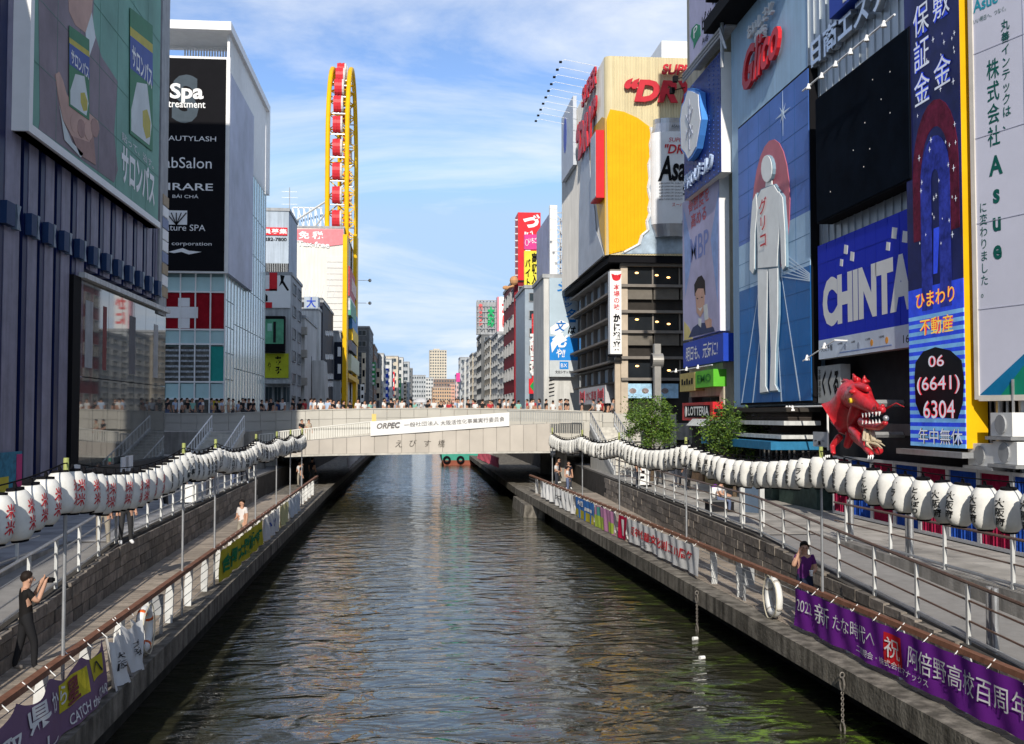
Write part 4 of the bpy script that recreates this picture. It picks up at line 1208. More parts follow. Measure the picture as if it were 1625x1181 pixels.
    text(ks, p3, '本家道頓堀', (p3.px(1301, 600)[0], p3.px(1305, 600)[0], r[2] + .2, r[3] - .1), BLACK, .06, vert=True)
    t = MB().mat(WHITE); t.tube([p3.pt(r[0], r[3] + .2, .6), p3.pt(r[1] + .9, r[3] + .75, .6), p3.pt(r[1] + 1.1, r[3] + .7, -.2)], .025, 5); t.build('lamp_arm', ks)
    for f in (.2, 1.0): bulb_spot(ks, p3.pt(r[0] + (r[1] - r[0]) * f, r[3] + .25 + .4 * f, .6))
    # stall front and banner below the plaque
    r = ru(p3, 1302, 1336, 645, 712, 1302)
    sb = root('stall_banner', p3.pt(r[0], r[2]), 'white framed hanging banner below the brush-letter plaque', 'banner')
    f = MB().mat(WHITE); f.tube([p3.pt(r[0] - 1.8, r[3], .5), p3.pt(r[1], r[3], .5), p3.pt(r[1], r[2], .5)], .035, 5); f.build('frame', sb)
    panel('cloth', sb, p3, (r[0] + .5, r[1] - .05, r[2] + .1, r[3] - .9), mat('banner_grey', (.4, .42, .45), .7), .46, .48)
    for k in range(3): piece('brush_mark', sb, BLACK, p3, r[0] + .65 + k * .35, r[0] + .85 + k * .35, r[2] + .3, r[3] - 1.2 - .15 * (k % 2), .48, .49)
screen_building()
def glico_building():
    X = 14.75; pl = RX(X)
    A0, A1 = pl.px(1164, 500)[0], pl.px(1287.5, 500)[0]
    rt = root('sign_building', pl.pt(A0, ZP), 'pale blue clad building carrying the tall blue runner-track sign', 'building')
    BW = mat('blue_clad', (.42, .61, .80), .5, .0, var=.08, scale=.7, streak=.1)
    MB().mat(BW).box(X, 40, -A1, -A0, 6.0, 27).build('upper_wall', rt)
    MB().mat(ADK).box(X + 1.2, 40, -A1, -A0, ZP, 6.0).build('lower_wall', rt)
    # deep dark cornice and blue panel over it
    zc = pl.px(1168, 72)[1]
    b = MB().mat(BLACK); b.box(X - 1.2, X, -A1 + .02, -A0 + .4, zc + .9, zc + 1.5); b.box(X - 1.1, X, -A1 + .02, -A0 + .4, zc + 2.4, zc + 2.7)
    for k in range(4): y = -A1 + .5 + k * 2.2; b.box(X - 1.1, X, y, y + .15, zc + 1.5, zc + 2.4)
    b.build('cornice', rt)
    # tall sign
    ps = RX(X - .35)
    r = ru(ps, 1171, 1283, 206, 640, 1171)
    sg = root('runner_sign', ps.pt(r[0], r[2]), 'tall blue sign with a white figure, red disc and track lines', 'sign')
    MB().mat(BLACK).pbox(ps, r[0] - .06, r[1] + .06, r[2] - .08, r[3] + .1, -.35, -.03).build('casing', sg)
    zm = r[2] + (r[3] - r[2]) * .47
    LB1 = mat('sign_deep_blue', (.012, .10, .30), .35, emit=.12, var=.15, scale=.5); LB2 = mat('sign_sky_blue', (.05, .12, .38), .35, emit=.12, var=.25, scale=.3)
    PALES = mat('sign_pale_blue', (.28, .42, .58), .4, emit=.1, var=.2, scale=.4)
    panel('track_field', sg, ps, (r[0], r[1], r[2], zm - .8), LB1, -.03, 0); panel('stadium_band', sg, ps, (r[0], r[1], zm - .8, zm + 1.2), PALES, -.03, 0); panel('sky_field', sg, ps, (r[0], r[1], zm + 1.2, r[3]), LB2, -.03, 0)
    w = r[1] - r[0]; am = r[0] + w * .5
    m = MB().mat(mat('sign_red_disc', (.42, .12, .15), .4, emit=.1)); rc = w * .27
    m.prism(ps, [(am + rc * math.cos(k * math.pi / 12), zm + 2.0 + rc * 1.25 * math.sin(k * math.pi / 12)) for k in range(24)], 0, .03)
    m.mat(mat('sign_line', (.45, .55, .66), .4, emit=.1))
    for k, t in ((.02, -.42), (.2, -.16), (.62, .1), (.86, .36)):
        a, e = r[0] + w * k, am + w * t * .35
        m.prism(ps, [(a, r[2]), (a + .12, r[2]), (e + .03, zm - .4), (e, zm - .4)], .005, .012)
    for k in range(6):
        z = zm - .5 + k * .25; m.prism(ps, [(am + .4, z - .2), (r[1], z - .9 - k * .2), (r[1], z - .85 - k * .2), (am + .4, z - .17)], .012, .016)
    a, b = ps.px(1243, 180)
    for k in range(4):
        g = k * math.pi / 4; q = .9 if k % 2 == 0 else .45; c, s = math.cos(g), math.sin(g)
        m.prism(ps, [(a + q * c, b + q * s), (a - .06 * s, b + .06 * c), (a - q * c, b - q * s), (a + .06 * s, b - .06 * c)], .012 + k * .004, .018 + k * .004)
    m.build('field_graphic', sg)
    seams(sg, ps, r, 6, 12, mat('joint_field', (.03, .11, .27), .5), .0, .014)
    # plain standing figure in white as a generic stand-in
    FE = mat('figure_edge', (.2, .3, .38), .4); FW = mat('figure_white', (.62, .64, .64), .5, emit=.14, var=.08, scale=1.2)  # faint glow added to the white to lift the figure out of shade
    def fig(P, d, k=.9):
        cu, cv = sum(q[0] for q in P) / len(P), sum(q[1] for q in P) / len(P)
        m = MB().mat(FE); apx(m, ps, P, .03, d)
        m.mat(FW); apx(m, ps, [(cu + (u - cu) * k, cv + (v - cv) * (1 - (1 - k) * .3)) for u, v in P], d, d + .03); m.build('plain_figure', sg)
    ell = lambda cu, cv, ru_, rv: [(cu + ru_ * math.cos(t * math.pi / 8), cv + rv * math.sin(t * math.pi / 8)) for t in range(16)]
    fig([(1203, 318), (1212, 300), (1222, 296), (1234, 292), (1243, 306), (1246, 340), (1241, 400), (1240, 425), (1206, 428), (1206, 400)], .12)
    fig([(1206, 424), (1223, 424), (1222, 500), (1220, 560), (1220, 615), (1224, 624), (1210, 626), (1211, 560), (1207, 500)], .10)
    fig([(1224, 424), (1240, 422), (1240, 500), (1236, 560), (1235, 612), (1240, 622), (1226, 623), (1228, 560), (1226, 500)], .11)
    fig([(1206, 306), (1200, 318), (1196, 370), (1195, 430), (1200, 436), (1203, 428), (1204, 370), (1208, 330)], .14)
    fig([(1241, 302), (1248, 312), (1252, 366), (1253, 424), (1248, 430), (1246, 420), (1244, 366), (1240, 330)], .13)
    fig(ell(1223, 268, 9.5, 22), .15)
    m = MB().mat(FW); apx(m, ps, [(1219, 284), (1228, 283), (1229, 302), (1218, 303)], .06, .1); m.build('plain_figure', sg)
    text(sg, ps, 'グリコ', (ps.px(1212, 350)[0], ps.px(1224, 350)[0], ps.px(1217, 392)[1], ps.px(1217, 315)[1]), RED, .2, vert=True, bold=.02)
    r2 = ru(pl, 1187, 1246, 96, 152, 1187)
    z0 = pl.px(1187, 150)[1]
    text(rt, pl, 'Glico', (r2[0], r2[1], z0, z0 + 1.75), RED, .12, bold=.02, shear=.35, thick=.16, skew=.25)
    z1 = pl.px(1195, 88)[1]
    text(rt, pl, 'おいしさと\n健康', (pl.px(1194, 60)[0], pl.px(1234, 60)[0], z1, z1 + 1.25), SIGNW, .1, bold=.02, thick=.15)
    # base: awnings, shutters and shop glass
    pb = RX(X)
    for k, (z, h, d, mt) in enumerate(((5.75, .14, 1.1, mat('awning_dark', (.05, .045, .04), .8)), (5.25, .16, 1.2, WSTEEL), (4.75, .14, 1.3, WSTEEL), (4.35, .3, 1.7, mat('blue_awning', (.03, .17, .32), .6, var=.2, scale=4)))):
        piece('awning', rt, mt, pb, A0 + .5, A1 + .3, z, z + h, -.2, d)
    for k in range(9):
        piece('slat', rt, mat('slat_dark', (.06, .05, .045), .8), pb, A0 + .5, A1, 5.4 + k * .06, 5.44 + k * .06, 0, .9 + .02 * k)
    for k in range(5):
        a = A0 + .6 + k * 1.6; window(rt, RX(X + 1.1), a, a + 1.45, ZP + .2, 4.3, DGR, GLASS)
    # three flood lamps under the sign
    for k in range(3): bulb_spot(sg, ps.pt(r[1] - 1.2 + k * .3, r[2] - .25, .5))
glico_building()
def snack_building():
    X = 14.7; pl = RX(X); pf = FY(50.5)
    rt = root('narrow_building', (X + .3, 50.6, ZP), 'narrow cream building stacked with milk and health signs', 'building')
    CW = mat('cream_tile', (.62, .55, .42), .75, var=.1, scale=1.5, streak=.25)
    MB().mat(CW).box(X + .25, 30, 50.6, 57.0, 6.6, 40).build('upper_wall', rt)
    MB().mat(CW).box(X + .25, X + 1.0, 50.6, 51.3, ZP, 6.6).build('pillar', rt)
    MB().mat(ADK).box(X + 1.4, 30, 51.3, 57.0, ZP, 6.6).build('shop_back', rt)
    MB().mat(DGR).box(X + .2, X + .8, 56.4, 57.0, ZP, 6.6).build('pillar', rt)
    # ladder column of white brackets
    lx0, lx1 = pf.px(1153, 300)[0], pf.px(1166, 300)[0]
    MB().mat(GREY).box(X + .95, X + 1.5, 49.6, 50.4, ZP + 3, 26).build('duct', rt)
    for k in range(46):
        z = ZP + 3.4 + k * .46; wbox('rung', rt, WSTEEL, X + .62, X + 1.45, 49.5, 49.58, z, z + .09)
    # big health-milk billboard
    r = ru(pl, 1083, 1141, 322, 541, 1084)
    bb = root('billboard', pl.pt(r[0], r[2]), 'pale lilac billboard with a smiling person holding a bottle', 'billboard')
    MB().mat(SIGNW).pbox(pl, r[0], r[1], r[2], r[3], -.5, -.02).build('box', bb)
    m = MB().mat(mat('mbp_lilac', (.40, .38, .56), .45, var=.2, scale=.45)); m.pbox(pl, r[0], r[1], r[2], r[3], -.02, .01)
    m.mat(mat('mbp_blue', (.22, .33, .62), .45, var=.2)); apx(m, pl, [(1085, 330), (1100, 400), (1088, 470)], .01, .014); apx(m, pl, [(1141, 300), (1128, 380), (1139, 480)], .01, .014)
    m.mat(mat('mbp_yellow', (.62, .52, .2), .45)); apx(m, pl, [(1086, 510), (1094, 520), (1100, 538), (1086, 540)], .01, .014); m.build('printed_sheet', bb)
    m = MB().mat(mat('print_navy_suit', (.03, .045, .12), .5)); apx(m, pl, [(1093, 536), (1100, 520), (1110, 513), (1122, 512), (1133, 520), (1135, 526)], .014, .018)
    m.mat(mat('print_hair', (.025, .018, .016), .6)); apx(m, pl, [(1103, 470), (1102, 452), (1108, 440), (1114, 437), (1119, 446), (1120, 468)], .014, .018)
    m.mat(mat('print_face', (.55, .33, .25), .5)); apx(m, pl, [(1104, 466), (1108, 458), (1117, 458), (1119, 470), (1118, 492), (1112, 504), (1106, 496)], .018, .022)
    apx(m, pl, [(1119, 510), (1124, 503), (1130, 507), (1130, 519), (1122, 521)], .022, .026)
    m.mat(mat('print_hair', (.025, .018, .016), .6))
    for e in ((1107.5, 474), (1114.5, 472)): apx(m, pl, [(e[0] - 1.6, e[1]), (e[0], e[1] - 1.2), (e[0] + 1.6, e[1]), (e[0], e[1] + 1.2)], .022, .025)
    m.mat(PWH); apx(m, pl, [(1107.5, 488), (1111, 490), (1115.5, 487), (1112, 494)], .022, .025)
    m.mat(PWH); apx(m, pl, [(1109, 505), (1114, 506), (1113, 520), (1109, 516)], .022, .026); apx(m, pl, [(1117, 485), (1123, 482), (1125, 506), (1119, 509)], .026, .03); m.build('printed_person', bb)
    PR = mat('print_pink', (.62, .13, .16), .5); PB2 = mat('print_blue_letters', (.17, .22, .5), .5)
    text(bb, pl, '骨密度を\n高める', ru(pl, 1093, 1126, 318, 366, 1094), PR, .02, bold=.02)
    text(bb, pl, 'MBP', ru(pl, 1096, 1125, 380, 417, 1096), PB2, .02, bold=.01)
    r2 = ru(pl, 1087, 1151, 545, 584, 1088)
    b2 = root('sign', pl.pt(r2[0], r2[2]), 'blue strip sign with white brush writing under the lilac billboard', 'sign')
    MB().mat(BLUE).pbox(pl, r2[0], r2[1], r2[2], r2[3], -.5, .1).build('box', b2)
    text(b2, pl, '明日も、元気に!', (r2[0] + .6, r2[1] - .9, r2[2] + .3, r2[3] - .25), SIGNW, .11, shear=.15, bold=.01)
    MB().mat(WSTEEL).tube([pl.pt(r2[0] - .4, r2[2] - .2, .7), pl.pt(r2[1] + .2, r2[2] - .2, .7)], .035, 5).build('lamp_rail', b2)
    for k in range(3): bulb_spot(b2, pl.pt(r2[0] + 1 + k * 2.2, r2[2] - .15, .75))
    # deep blue milk sign with white snow emblem
    p2 = RX(X - .35)
    r = ru(p2, 1085, 1143, 148, 318, 1087)
    s3 = root('milk_sign', p2.pt(r[0], r[2]), 'deep blue dotted sign with white snow emblem', 'sign')
    DB = mat('dotted_blue', (.012, .035, .22), .4, var=.3, scale=3)
    MB().mat(SIGNW).pbox(p2, r[0], r[1], r[2], r[3], -.55, -.03).build('box', s3)
    panel('blue_face', s3, p2, r, DB, -.03, .0)
    m = MB().mat(mat('bead_blue', (.05, .12, .5), .4))
    for i in range(26):
        for j in range(9):
            if j in (3, 4, 5) and i > 6: continue
            a = r[0] + (r[1] - r[0]) * (j + .5) / 9; z = r[2] + (r[3] - r[2]) * (i + .5) / 26
            m.pbox(p2, a - .03, a + .03, z - .03, z + .03, 0, .02)
    m.build('light_dots', s3)
    OUTL = [(1101, 140), (1110, 142), (1120, 147), (1121, 165), (1124, 190), (1120, 215), (1116, 236), (1108, 250), (1102, 256), (1097, 246), (1090, 238), (1089, 220), (1088, 190), (1091, 168), (1096, 158)]
    m = MB().mat(mat('emblem_blue', (.08, .28, .75), .4)); apx(m, p2, OUTL, .02, .32); m.mat(SIGNW); apx(m, p2, [(u * .9 + 1105 * .1, v * .93 + 198 * .07) for u, v in OUTL], .32, .35)
    m.mat(mat('emblem_grey', (.3, .33, .42), .5)); c = p2.px(1105, 198)
    for k in range(3):
        g = math.radians(90 + 60 * k); q = 1.3; dx, dz = math.cos(g) * .75, math.sin(g) * q
        m.tube([p2.pt(c[0] - dx, c[1] - dz, .36), p2.pt(c[0] + dx, c[1] + dz, .36)], .05, 4)
        for s_ in (-.6, .6):
            m.tube([p2.pt(c[0] + dx * s_ - .2, c[1] + dz * s_ + .2, .36), p2.pt(c[0] + dx * s_, c[1] + dz * s_, .36), p2.pt(c[0] + dx * s_ + .2, c[1] + dz * s_ + .2, .36)], .035, 4)
    m.build('snow_emblem', s3)
    text(s3, p2, '雪印メグミルク', ru(p2, 1090, 1134, 278, 302, 1091), mat('letter_ice', (.5, .62, .85), .4), .03, bold=.03, thick=.12)
    t = MB().mat(BLACK)
    for k in range(2): c = p2.pt(r[0] + .3 + k * .7, r[3] + .1 + k * .4, .7); t.box(c.x - .12, c.x + .12, c.y - .14, c.y + .14, c.z - .15, c.z + .15); t.tube([c, c + Vector((.7, 0, .2))], .03, 4)
    t.build('flood_lamp', s3)
    # top sign
    p3 = RX(X - .5); zb = p3.px(1095, 111)[1]; a0, a1 = p3.px(1094, 60)[0], p3.px(1151, 40)[0]
    s4 = root('sign', p3.pt(a0, zb), 'lilac sign with black katakana, green leaf mark and date', 'sign')
    MB().mat(GREY).pbox(p3, a0, a1, zb, zb + 9, -.6, -.03).build('box', s4)
    panel('lower_face', s4, p3, (a0, a1, zb, zb + 4.2), mat('pip_lilac', (.44, .42, .58), .5), -.03, 0)
    panel('upper_face', s4, p3, (a0, a1, zb + 4.2, zb + 9), mat('pip_dark', (.03, .05, .14), .5, var=.6, scale=1.2), -.03, 0)
    text(s4, p3, 'ピップ', ru(p3, 1114, 1139, 26, 52, 1114), BLACK, .01, bold=.02, skew=.1)
    text(s4, p3, 'Aug. 14, 2022', ru(p3, 1114, 1150, 62, 76, 1114), BLACK, .01)
    m = MB().mat(mat('leaf_green', (.01, .2, .09), .5)); apx(m, p3, [(1096, 58), (1098, 46), (1105, 38), (1111, 40), (1112, 56), (1106, 66), (1101, 78), (1101, 68)], .0, .012); m.build('leaf_mark', s4)
    text(s4, p3, 'P', ru(p3, 1101, 1107, 46, 62, 1101), SIGNW, .016)
    pipe = MB().mat(STEEL)
    for k in range(3): pipe.tube([p3.pt(a0 - .2, zb - .2 - .18 * k, .3), p3.pt(a1 + .2, zb - .2 - .18 * k, .3), p3.pt(a1 + .4, zb - 1.2, .1)], .06, 6)
    pipe.build('pipe', s4)
    MB().mat(STEEL).tube([p3.pt(a1 + .15, zb - 2, .2), p3.pt(a1 + .15, 40, .2)], .08, 8).build('pole', s4)
    # low shop signs
    for lab, u0, u1, v0, v1, mt, txt, tm, nm in (('mustard shop sign with faded writing above the burger shop', 1086, 1110, 594, 622, mat('mustard', (.42, .34, .13), .6, var=.2, scale=3), '', BLACK, 'sign'),
                                                ('bright green shop sign above the burger shop', 1111, 1140, 590, 616, mat('fresh_green', (.12, .48, .04), .5), 'EMO', mat('deep_green', (.02, .2, .03), .5), 'sign'),
                                                ('red burger shop sign with white capitals on the narrow building', 1090, 1139, 640, 667, RED, None, SIGNW, 'sign')):
        r = ru(pl, u0, u1, v0, v1, u0)
        q = root('shop_sign', pl.pt(r[0], r[2]), lab, 'sign')
        MB().mat(mt).pbox(pl, r[0], r[1], r[2], r[3], -.4, .25).build('box', q)
        if txt: text(q, pl, txt, (r[0] + .4, r[1] - .4, r[2] + .25, r[3] - .2), tm, .27, bold=.01)
        elif u0 == 1086:
            for k in range(5): piece('faded_mark', q, BLACK, pl, r[0] + .4 + k * .5, r[0] + .7 + k * .5, r[2] + .35, r[3] - .3 - .1 * (k % 2), .25, .265)
        else:
            panel('black_field', q, pl, (r[0] + .5, r[1] - .5, r[2] + .15, r[3] - .15), BLACK, .25, .27)
            text(q, pl, 'LOTTERIA', (r[0] + 1.3, r[1] - .6, r[2] + .25, r[3] - .2), SIGNW, .285, bold=.03)
            m = MB().mat(SIGNW); c = (r[0] + .85, (r[2] + r[3]) / 2); m.prism(pl, [(c[0] + .2 * math.cos(k * .52), c[1] + .28 * math.sin(k * .52)) for k in range(12)], .27, .285); m.build('round_mark', q)
    aw = MB().mat(WSTEEL); aw.hexa([(X - .6, 51.3, 5.1), (X + .3, 51.3, 5.1), (X + .3, 54.5, 5.1), (X - .6, 54.5, 5.1), (X - .1, 51.3, 5.6), (X + .3, 51.3, 5.6), (X + .3, 54.5, 5.6), (X - .1, 54.5, 5.6)]); aw.build('shop_awning', rt)
    for k in range(4): window(rt, RX(X + 1.2), -56.2 + k * 1.2, -55.1 + k * 1.2, ZP + .3, 4.4, DGR, mat('warm_shop', (.22, .17, .12), .4, var=.5, scale=3))
PWH = mat('print_white2', (.6, .62, .62), .5)
snack_building()

# ------------------------------------------------------------------ crab restaurant with the beer billboard
def corrugated(pl, a0, a1, b0, b1, pitch, dep, m, d=0.0):
    mb = MB().mat(m); n = max(2, int((a1 - a0) / pitch) * 2)
    for k in range(n):
        p, q = a0 + (a1 - a0) * k / n, a0 + (a1 - a0) * (k + 1) / n
        e, f = (dep, 0) if k % 2 else (0, dep)
        mb.poly([pl.pt(p, b0, d + e), pl.pt(q, b0, d + f), pl.pt(q, b1, d + f), pl.pt(p, b1, d + e)])
    return mb
def crab_building():
    X, Y = 14.7, 75.0
    pf, ps = FY(Y), RX(X)
    BK = mat('brown_black', (.035, .031, .028), .5, var=.2, scale=1.5); BND = mat('band_taupe', (.15, .135, .115), .6, var=.15, scale=2)
    LDG = mat('ledge_taupe', (.20, .18, .16), .6, var=.15)
    PIL = mat('pillar_tan', (.50, .42, .33), .7, var=.12, scale=1.5)
    rt = root('restaurant_building', (X, Y, ZP), 'dark brown crab restaurant building under the beer billboard', 'building')
    ztop = pf.px(1000, 408)[1]
    MB().mat(BK).box(X + .3, 34, Y + .3, 94.5, ZP, ztop).build('body', rt)
    a0, a1 = X, pf.px(1098, 500)[0] + 3
    glz = mat('dark_glass', (.015, .018, .022), .08, var=.3, scale=.5, spec=.35)
    for v0, v1 in ((423, 452), (497, 526), (571, 600)):
        z1, z0 = pf.px(1000, v0)[1], pf.px(1000, v1)[1]
        n = 4
        for k in range(n):
            p, q = a0 + .4 + (a1 - a0 - .4) * k / n, a0 + .4 + (a1 - a0 - .4) * (k + 1) / n
            piece('pane', rt, glz, pf, p + .05, q - .05, z0, z1, -.28, -.1)
            piece('mullion', rt, LDG, pf, q - .05, q + .05, z0, z1, -.3, .0)
        lm = MB().mat(mat('warm_lamp', (1, .55, .2), .5, emit=2.5, var=0))
        for k in range(5): lm.ball(pf.pt(a0 + 1.2 + k * 1.15 + .3 * (k % 2), z1 - .45 - .15 * (k % 3), -.05), (.14, .05, .07), 8, 4)
        lm.build('hanging_lamp', rt)
    for v in (421, 454, 495, 527, 568, 602):
        z = pf.px(1000, v)[1]; piece('ledge', rt, LDG, pf, a0, a1, z - .1, z + .1, -.3, .35)
    for v0, v1 in ((457, 475), (530, 548)):
        z1, z0 = pf.px(1000, v0)[1], pf.px(1000, v1)[1]
        for k in range(4):
            p = a0 + .4 + (a1 - a0 - .4) * k / 4; piece('spandrel', rt, BND, pf, p + .06, p + (a1 - a0 - .4) / 4 - .06, z0, z1, -.3, .05)
    piece('corner_pillar', rt, PIL, pf, a0, a0 + .5, ZP, ztop - .3, -.3, .12)
    piece('corner_pillar', rt, PIL, pf, pf.px(976, 600)[0], pf.px(985, 600)[0] - .02, ZP, pf.px(980, 568)[1], -.3, .05)
    # river side
    rows = [(443, 470, True), (476, 505, False), (515, 542, True), (548, 580, False), (583, 606, True)]
    e0, e1 = -94.3, -75.2
    skg = mat('sky_tinted_glass', (.50, .60, .68), .08, var=.15, scale=.5, spec=.5)  # pale base colour paints the reflected sky into the panes
    for i, (v0, v1, sky_pane) in enumerate(rows):
        z1, z0 = ps.px(975, v0 - 4)[1], ps.px(975, v1)[1]
        n = 6
        for k in range(n):
            p, q = e0 + (e1 - e0) * k / n, e0 + (e1 - e0) * (k + 1) / n
            piece('pane' if sky_pane else 'screen_panel', rt, skg if sky_pane else DGR, ps, p + .15, q - .15, z0, z1, -.28, -.02 if sky_pane else -.1)
            piece('bracket', rt, LDG, ps, q - .1, q + .1, z0 - .1, z1, -.3, .3)
        piece('eave', rt, LDG, ps, e0 - .2, e1 + .3, z1 + .05, z1 + .2, -.3, .75)
        piece('sill', rt, BK, ps, e0, e1, z0 - .2, z0 - .05, -.3, .45)
    r = ru(ps, 929, 972, 611, 640, 972)
    s = root('crab_sign', ps.pt(r[0], r[2]), 'pale fascia sign with red crab marks on the restaurant side', 'sign')
    panel('board', s, ps, r, mat('fascia_grey', (.48, .47, .48), .5), -.1, .55)
    rw = r[1] - r[0]
    text(s, ps, 'かに道楽', (r[0] + rw * .3, r[1] - rw * .3, r[2] + .3, r[3] - .3), mat('faded_red', (.45, .06, .08), .5), .57, bold=.02)
    m = MB().mat(mat('faded_red', (.45, .06, .08), .5))
    for f in (.15, .85):
        c = (r[0] + rw * f, (r[2] + r[3]) / 2)
        m.prism(ps, [(c[0] + .75 * math.cos(k * .52), c[1] + .32 * math.sin(k * .52)) for k in range(12)], .55, .57)
        for k in range(4):
            for sg_ in (-1, 1): m.tube([ps.pt(c[0] + sg_ * .6, c[1] + .25 - k * .14, .57), ps.pt(c[0] + sg_ * 1.1, c[1] + .45 - k * .22, .57), ps.pt(c[0] + sg_ * 1.2, c[1] + .1 - k * .2, .57)], .04, 4)
    m.build('crab_mark', s)
    # vertical sign on the corner
    p2 = FY(Y - .9); r = p2.rect(968, 430, 986.5, 562)
    v = root('vertical_sign', p2.pt(r[0], r[2]), 'white vertical sign with red and black brush characters on the corner', 'sign')
    MB().mat(SIGNW).pbox(p2, r[0], r[1], r[2], r[3], -.75, 0).build('box', v)
    MB().mat(BLACK).pbox(p2, r[0] - .06, r[1] + .06, r[2] - .14, r[2], -.75, .05).build('base_trim', v)
    w = r[1] - r[0]
    tpx(v, p2, '本場の味', 973.5, 451, 983.5, 492, mat('brush_red', (.6, .08, .09), .5), d=.01, vert=True, bold=.02)
    tpx(v, p2, 'かに道楽', 972.5, 498, 985, 556, BLACK, d=.01, vert=True, bold=.06)
    m = MB().mat(RED); c = p2.px(978, 441); m.prism(p2, [(c[0] + .3 * math.cos(k * .52), c[1] + .22 * math.sin(k * .52)) for k in range(12)], 0, .012)
    for sg_ in (-1, 1): m.prism(p2, [(c[0] + sg_ * .3, c[1]), (c[0] + sg_ * .36, c[1] + .3), (c[0] + sg_ * .12, c[1] + .22)], 0, .012)
    m.build('crab_mark', v)
    # pale blue menu posters
    for i, (u0, u1) in enumerate(((996, 1034), (1047, 1076))):
        r = pf.rect(u0, 609, u1, 632); q = root('menu_poster', pf.pt(r[0], r[2], .3), ('wide' if i == 0 else 'narrow') + ' pale blue food poster on the restaurant front', 'poster', 'food posters')
        panel('sheet', q, pf, r, mat('poster_blue', (.35, .55, .72), .5, var=.3, scale=2.5), .0, .1)
        m = MB().mat(mat('poster_dish', (.25, .2, .2), .6, var=.6, scale=6))
        for k in range(2 if i == 0 else 1):
            c = (r[0] + .35 + k * .9, (r[2] + r[3]) / 2); m.prism(pf, [(c[0] + .26 * math.cos(g * .52), c[1] + .2 * math.sin(g * .52)) for g in range(12)], .1, .11)
        m.build('dish_print', q)
    # ---------------- beer billboard
    Yb, Xb = 74.2, 13.55
    qf, qs = FY(Yb), RX(Xb)
    zb, zt = qf.px(1000, 405)[1], qf.px(1000, 90)[1]
    bb = root('beer_billboard', (Xb, Yb, zb), 'huge cream and yellow beer billboard wrapped round the corner with a giant can', 'billboard')
    CRM = mat('cream_metal', (.66, .57, .36), .45, var=.07, scale=.5, streak=.12); YLW = mat('beer_yellow', (.72, .40, .008), .4, var=.08, scale=.6)
    xr_ = 24.0; ye = 96.5
    MB().mat(GREY).box(Xb + .5, xr_, Yb + .5, ye, zb, zt - .1).build('core', bb)
    corrugated(qf, Xb + .45, xr_, zb, zt, .2, .05, CRM).build('front_sheet', bb)
    corrugated(qs, -ye, -(Yb + .45), zb, zt, .2, .05, mat('side_cream', (.64, .62, .58), .5, var=.08, scale=.5, streak=.15)).build('side_sheet', bb)
    m = MB().mat(CRM); cc = Vector((Xb + .45, Yb + .45, 0))
    P = [cc + Vector((-.5 * math.cos(g), -.5 * math.sin(g), 0)) for g in [k * math.pi / 12 for k in range(7)]]
    for p, q in zip(P, P[1:]): m.poly([(p.x, p.y, zb), (q.x, q.y, zb), (q.x, q.y, zt), (p.x, p.y, zt)])
    m.build('rounded_corner', bb, smooth=True)
    MB().mat(BLACK).box(Xb + .2, xr_, Yb + .1, ye, zb - .5, zb).build('underside', bb)
    m = MB().mat(YLW)
    apx(m, qf, [(962, 190), (968, 174), (990, 178), (1012, 188), (1032, 203), (1034, 230), (1029, 260), (1028, 300), (1031, 332), (1027, 352), (1027, 368), (1017, 378), (1012, 390), (990, 398), (966, 404)], .05, .09)
    m.build('yellow_front', bb)
    YF = [(964, 192), (969, 177), (990, 181), (1012, 191), (1030, 205), (1032, 230), (1027, 260), (1026, 300), (1028, 332), (1024, 352), (1024, 366), (1014, 377), (1010, 388), (990, 396), (966, 402)]
    ribs('yellow_ribs', bb, qf, YF, .26, .12, .09, .125, YLW)
    m = MB().mat(YLW)
    apx(m, qs, [(962, 188), (957, 186), (946, 200), (938, 222), (936, 268), (944, 300), (949, 330), (955, 372), (962, 405)], .05, .09); m.build('yellow_side', bb)
    SLV = mat('torn_grey', (.46, .50, .56), .5, var=.12, scale=.6)
    m = MB().mat(SLV)
    apx(m, qs, [(928, 232), (937, 226), (940, 300), (946, 335), (948, 365), (961, 404), (920, 440), (921, 330), (924, 260)], .09, .12); m.build('torn_side', bb)
    EDG = mat('torn_edge', (.66, .67, .68), .6)
    jag = [(1032, 203), (1034, 215), (1031, 230), (1033, 250), (1029, 262), (1031, 284), (1028, 300), (1032, 318), (1029, 332), (1031, 340), (1026, 352), (1028, 366), (1018, 374), (1014, 388), (1003, 394), (990, 401)]
    m = MB().mat(EDG)
    for p, q in zip(jag, jag[1:]): m.tube([qf.pt(*qf.px(*p), .1), qf.pt(*qf.px(*q), .1)], .11, 5)
    m.build('torn_edge', bb)
    ICE = mat('ice_print', (.34, .42, .50), .35, var=.35, scale=1.4, bump=.6, bscale=2)
    m = MB().mat(ICE); apx(m, qf, [(1032, 203), (1033, 250), (1029, 300), (1031, 340), (1027, 366), (1014, 388), (985, 403), (1200, 403), (1200, 203)], .06, .085); m.build('ice_field', bb)
    # the can: half a real drum standing proud
    ac = qf.px(1068, 300)[0]; rc = ac - qf.px(1031, 300)[0]; z0, z1 = qf.px(1068, 378)[1], qf.px(1068, 192)[1]
    CANM = mat('can_silver', (.72, .74, .77), .35, .0, spec=.4, var=.07, scale=.7); CAND = mat('can_rim', (.42, .44, .48), .25, .6)
    prof = [(.80, 0), (.86, .35), (.97, .9), (1.0, 1.5), (1.0, (z1 - z0) - 1.6), (.96, (z1 - z0) - 1.0), (.84, (z1 - z0) - .35), (.84, z1 - z0)]
    m = MB(); n = 20
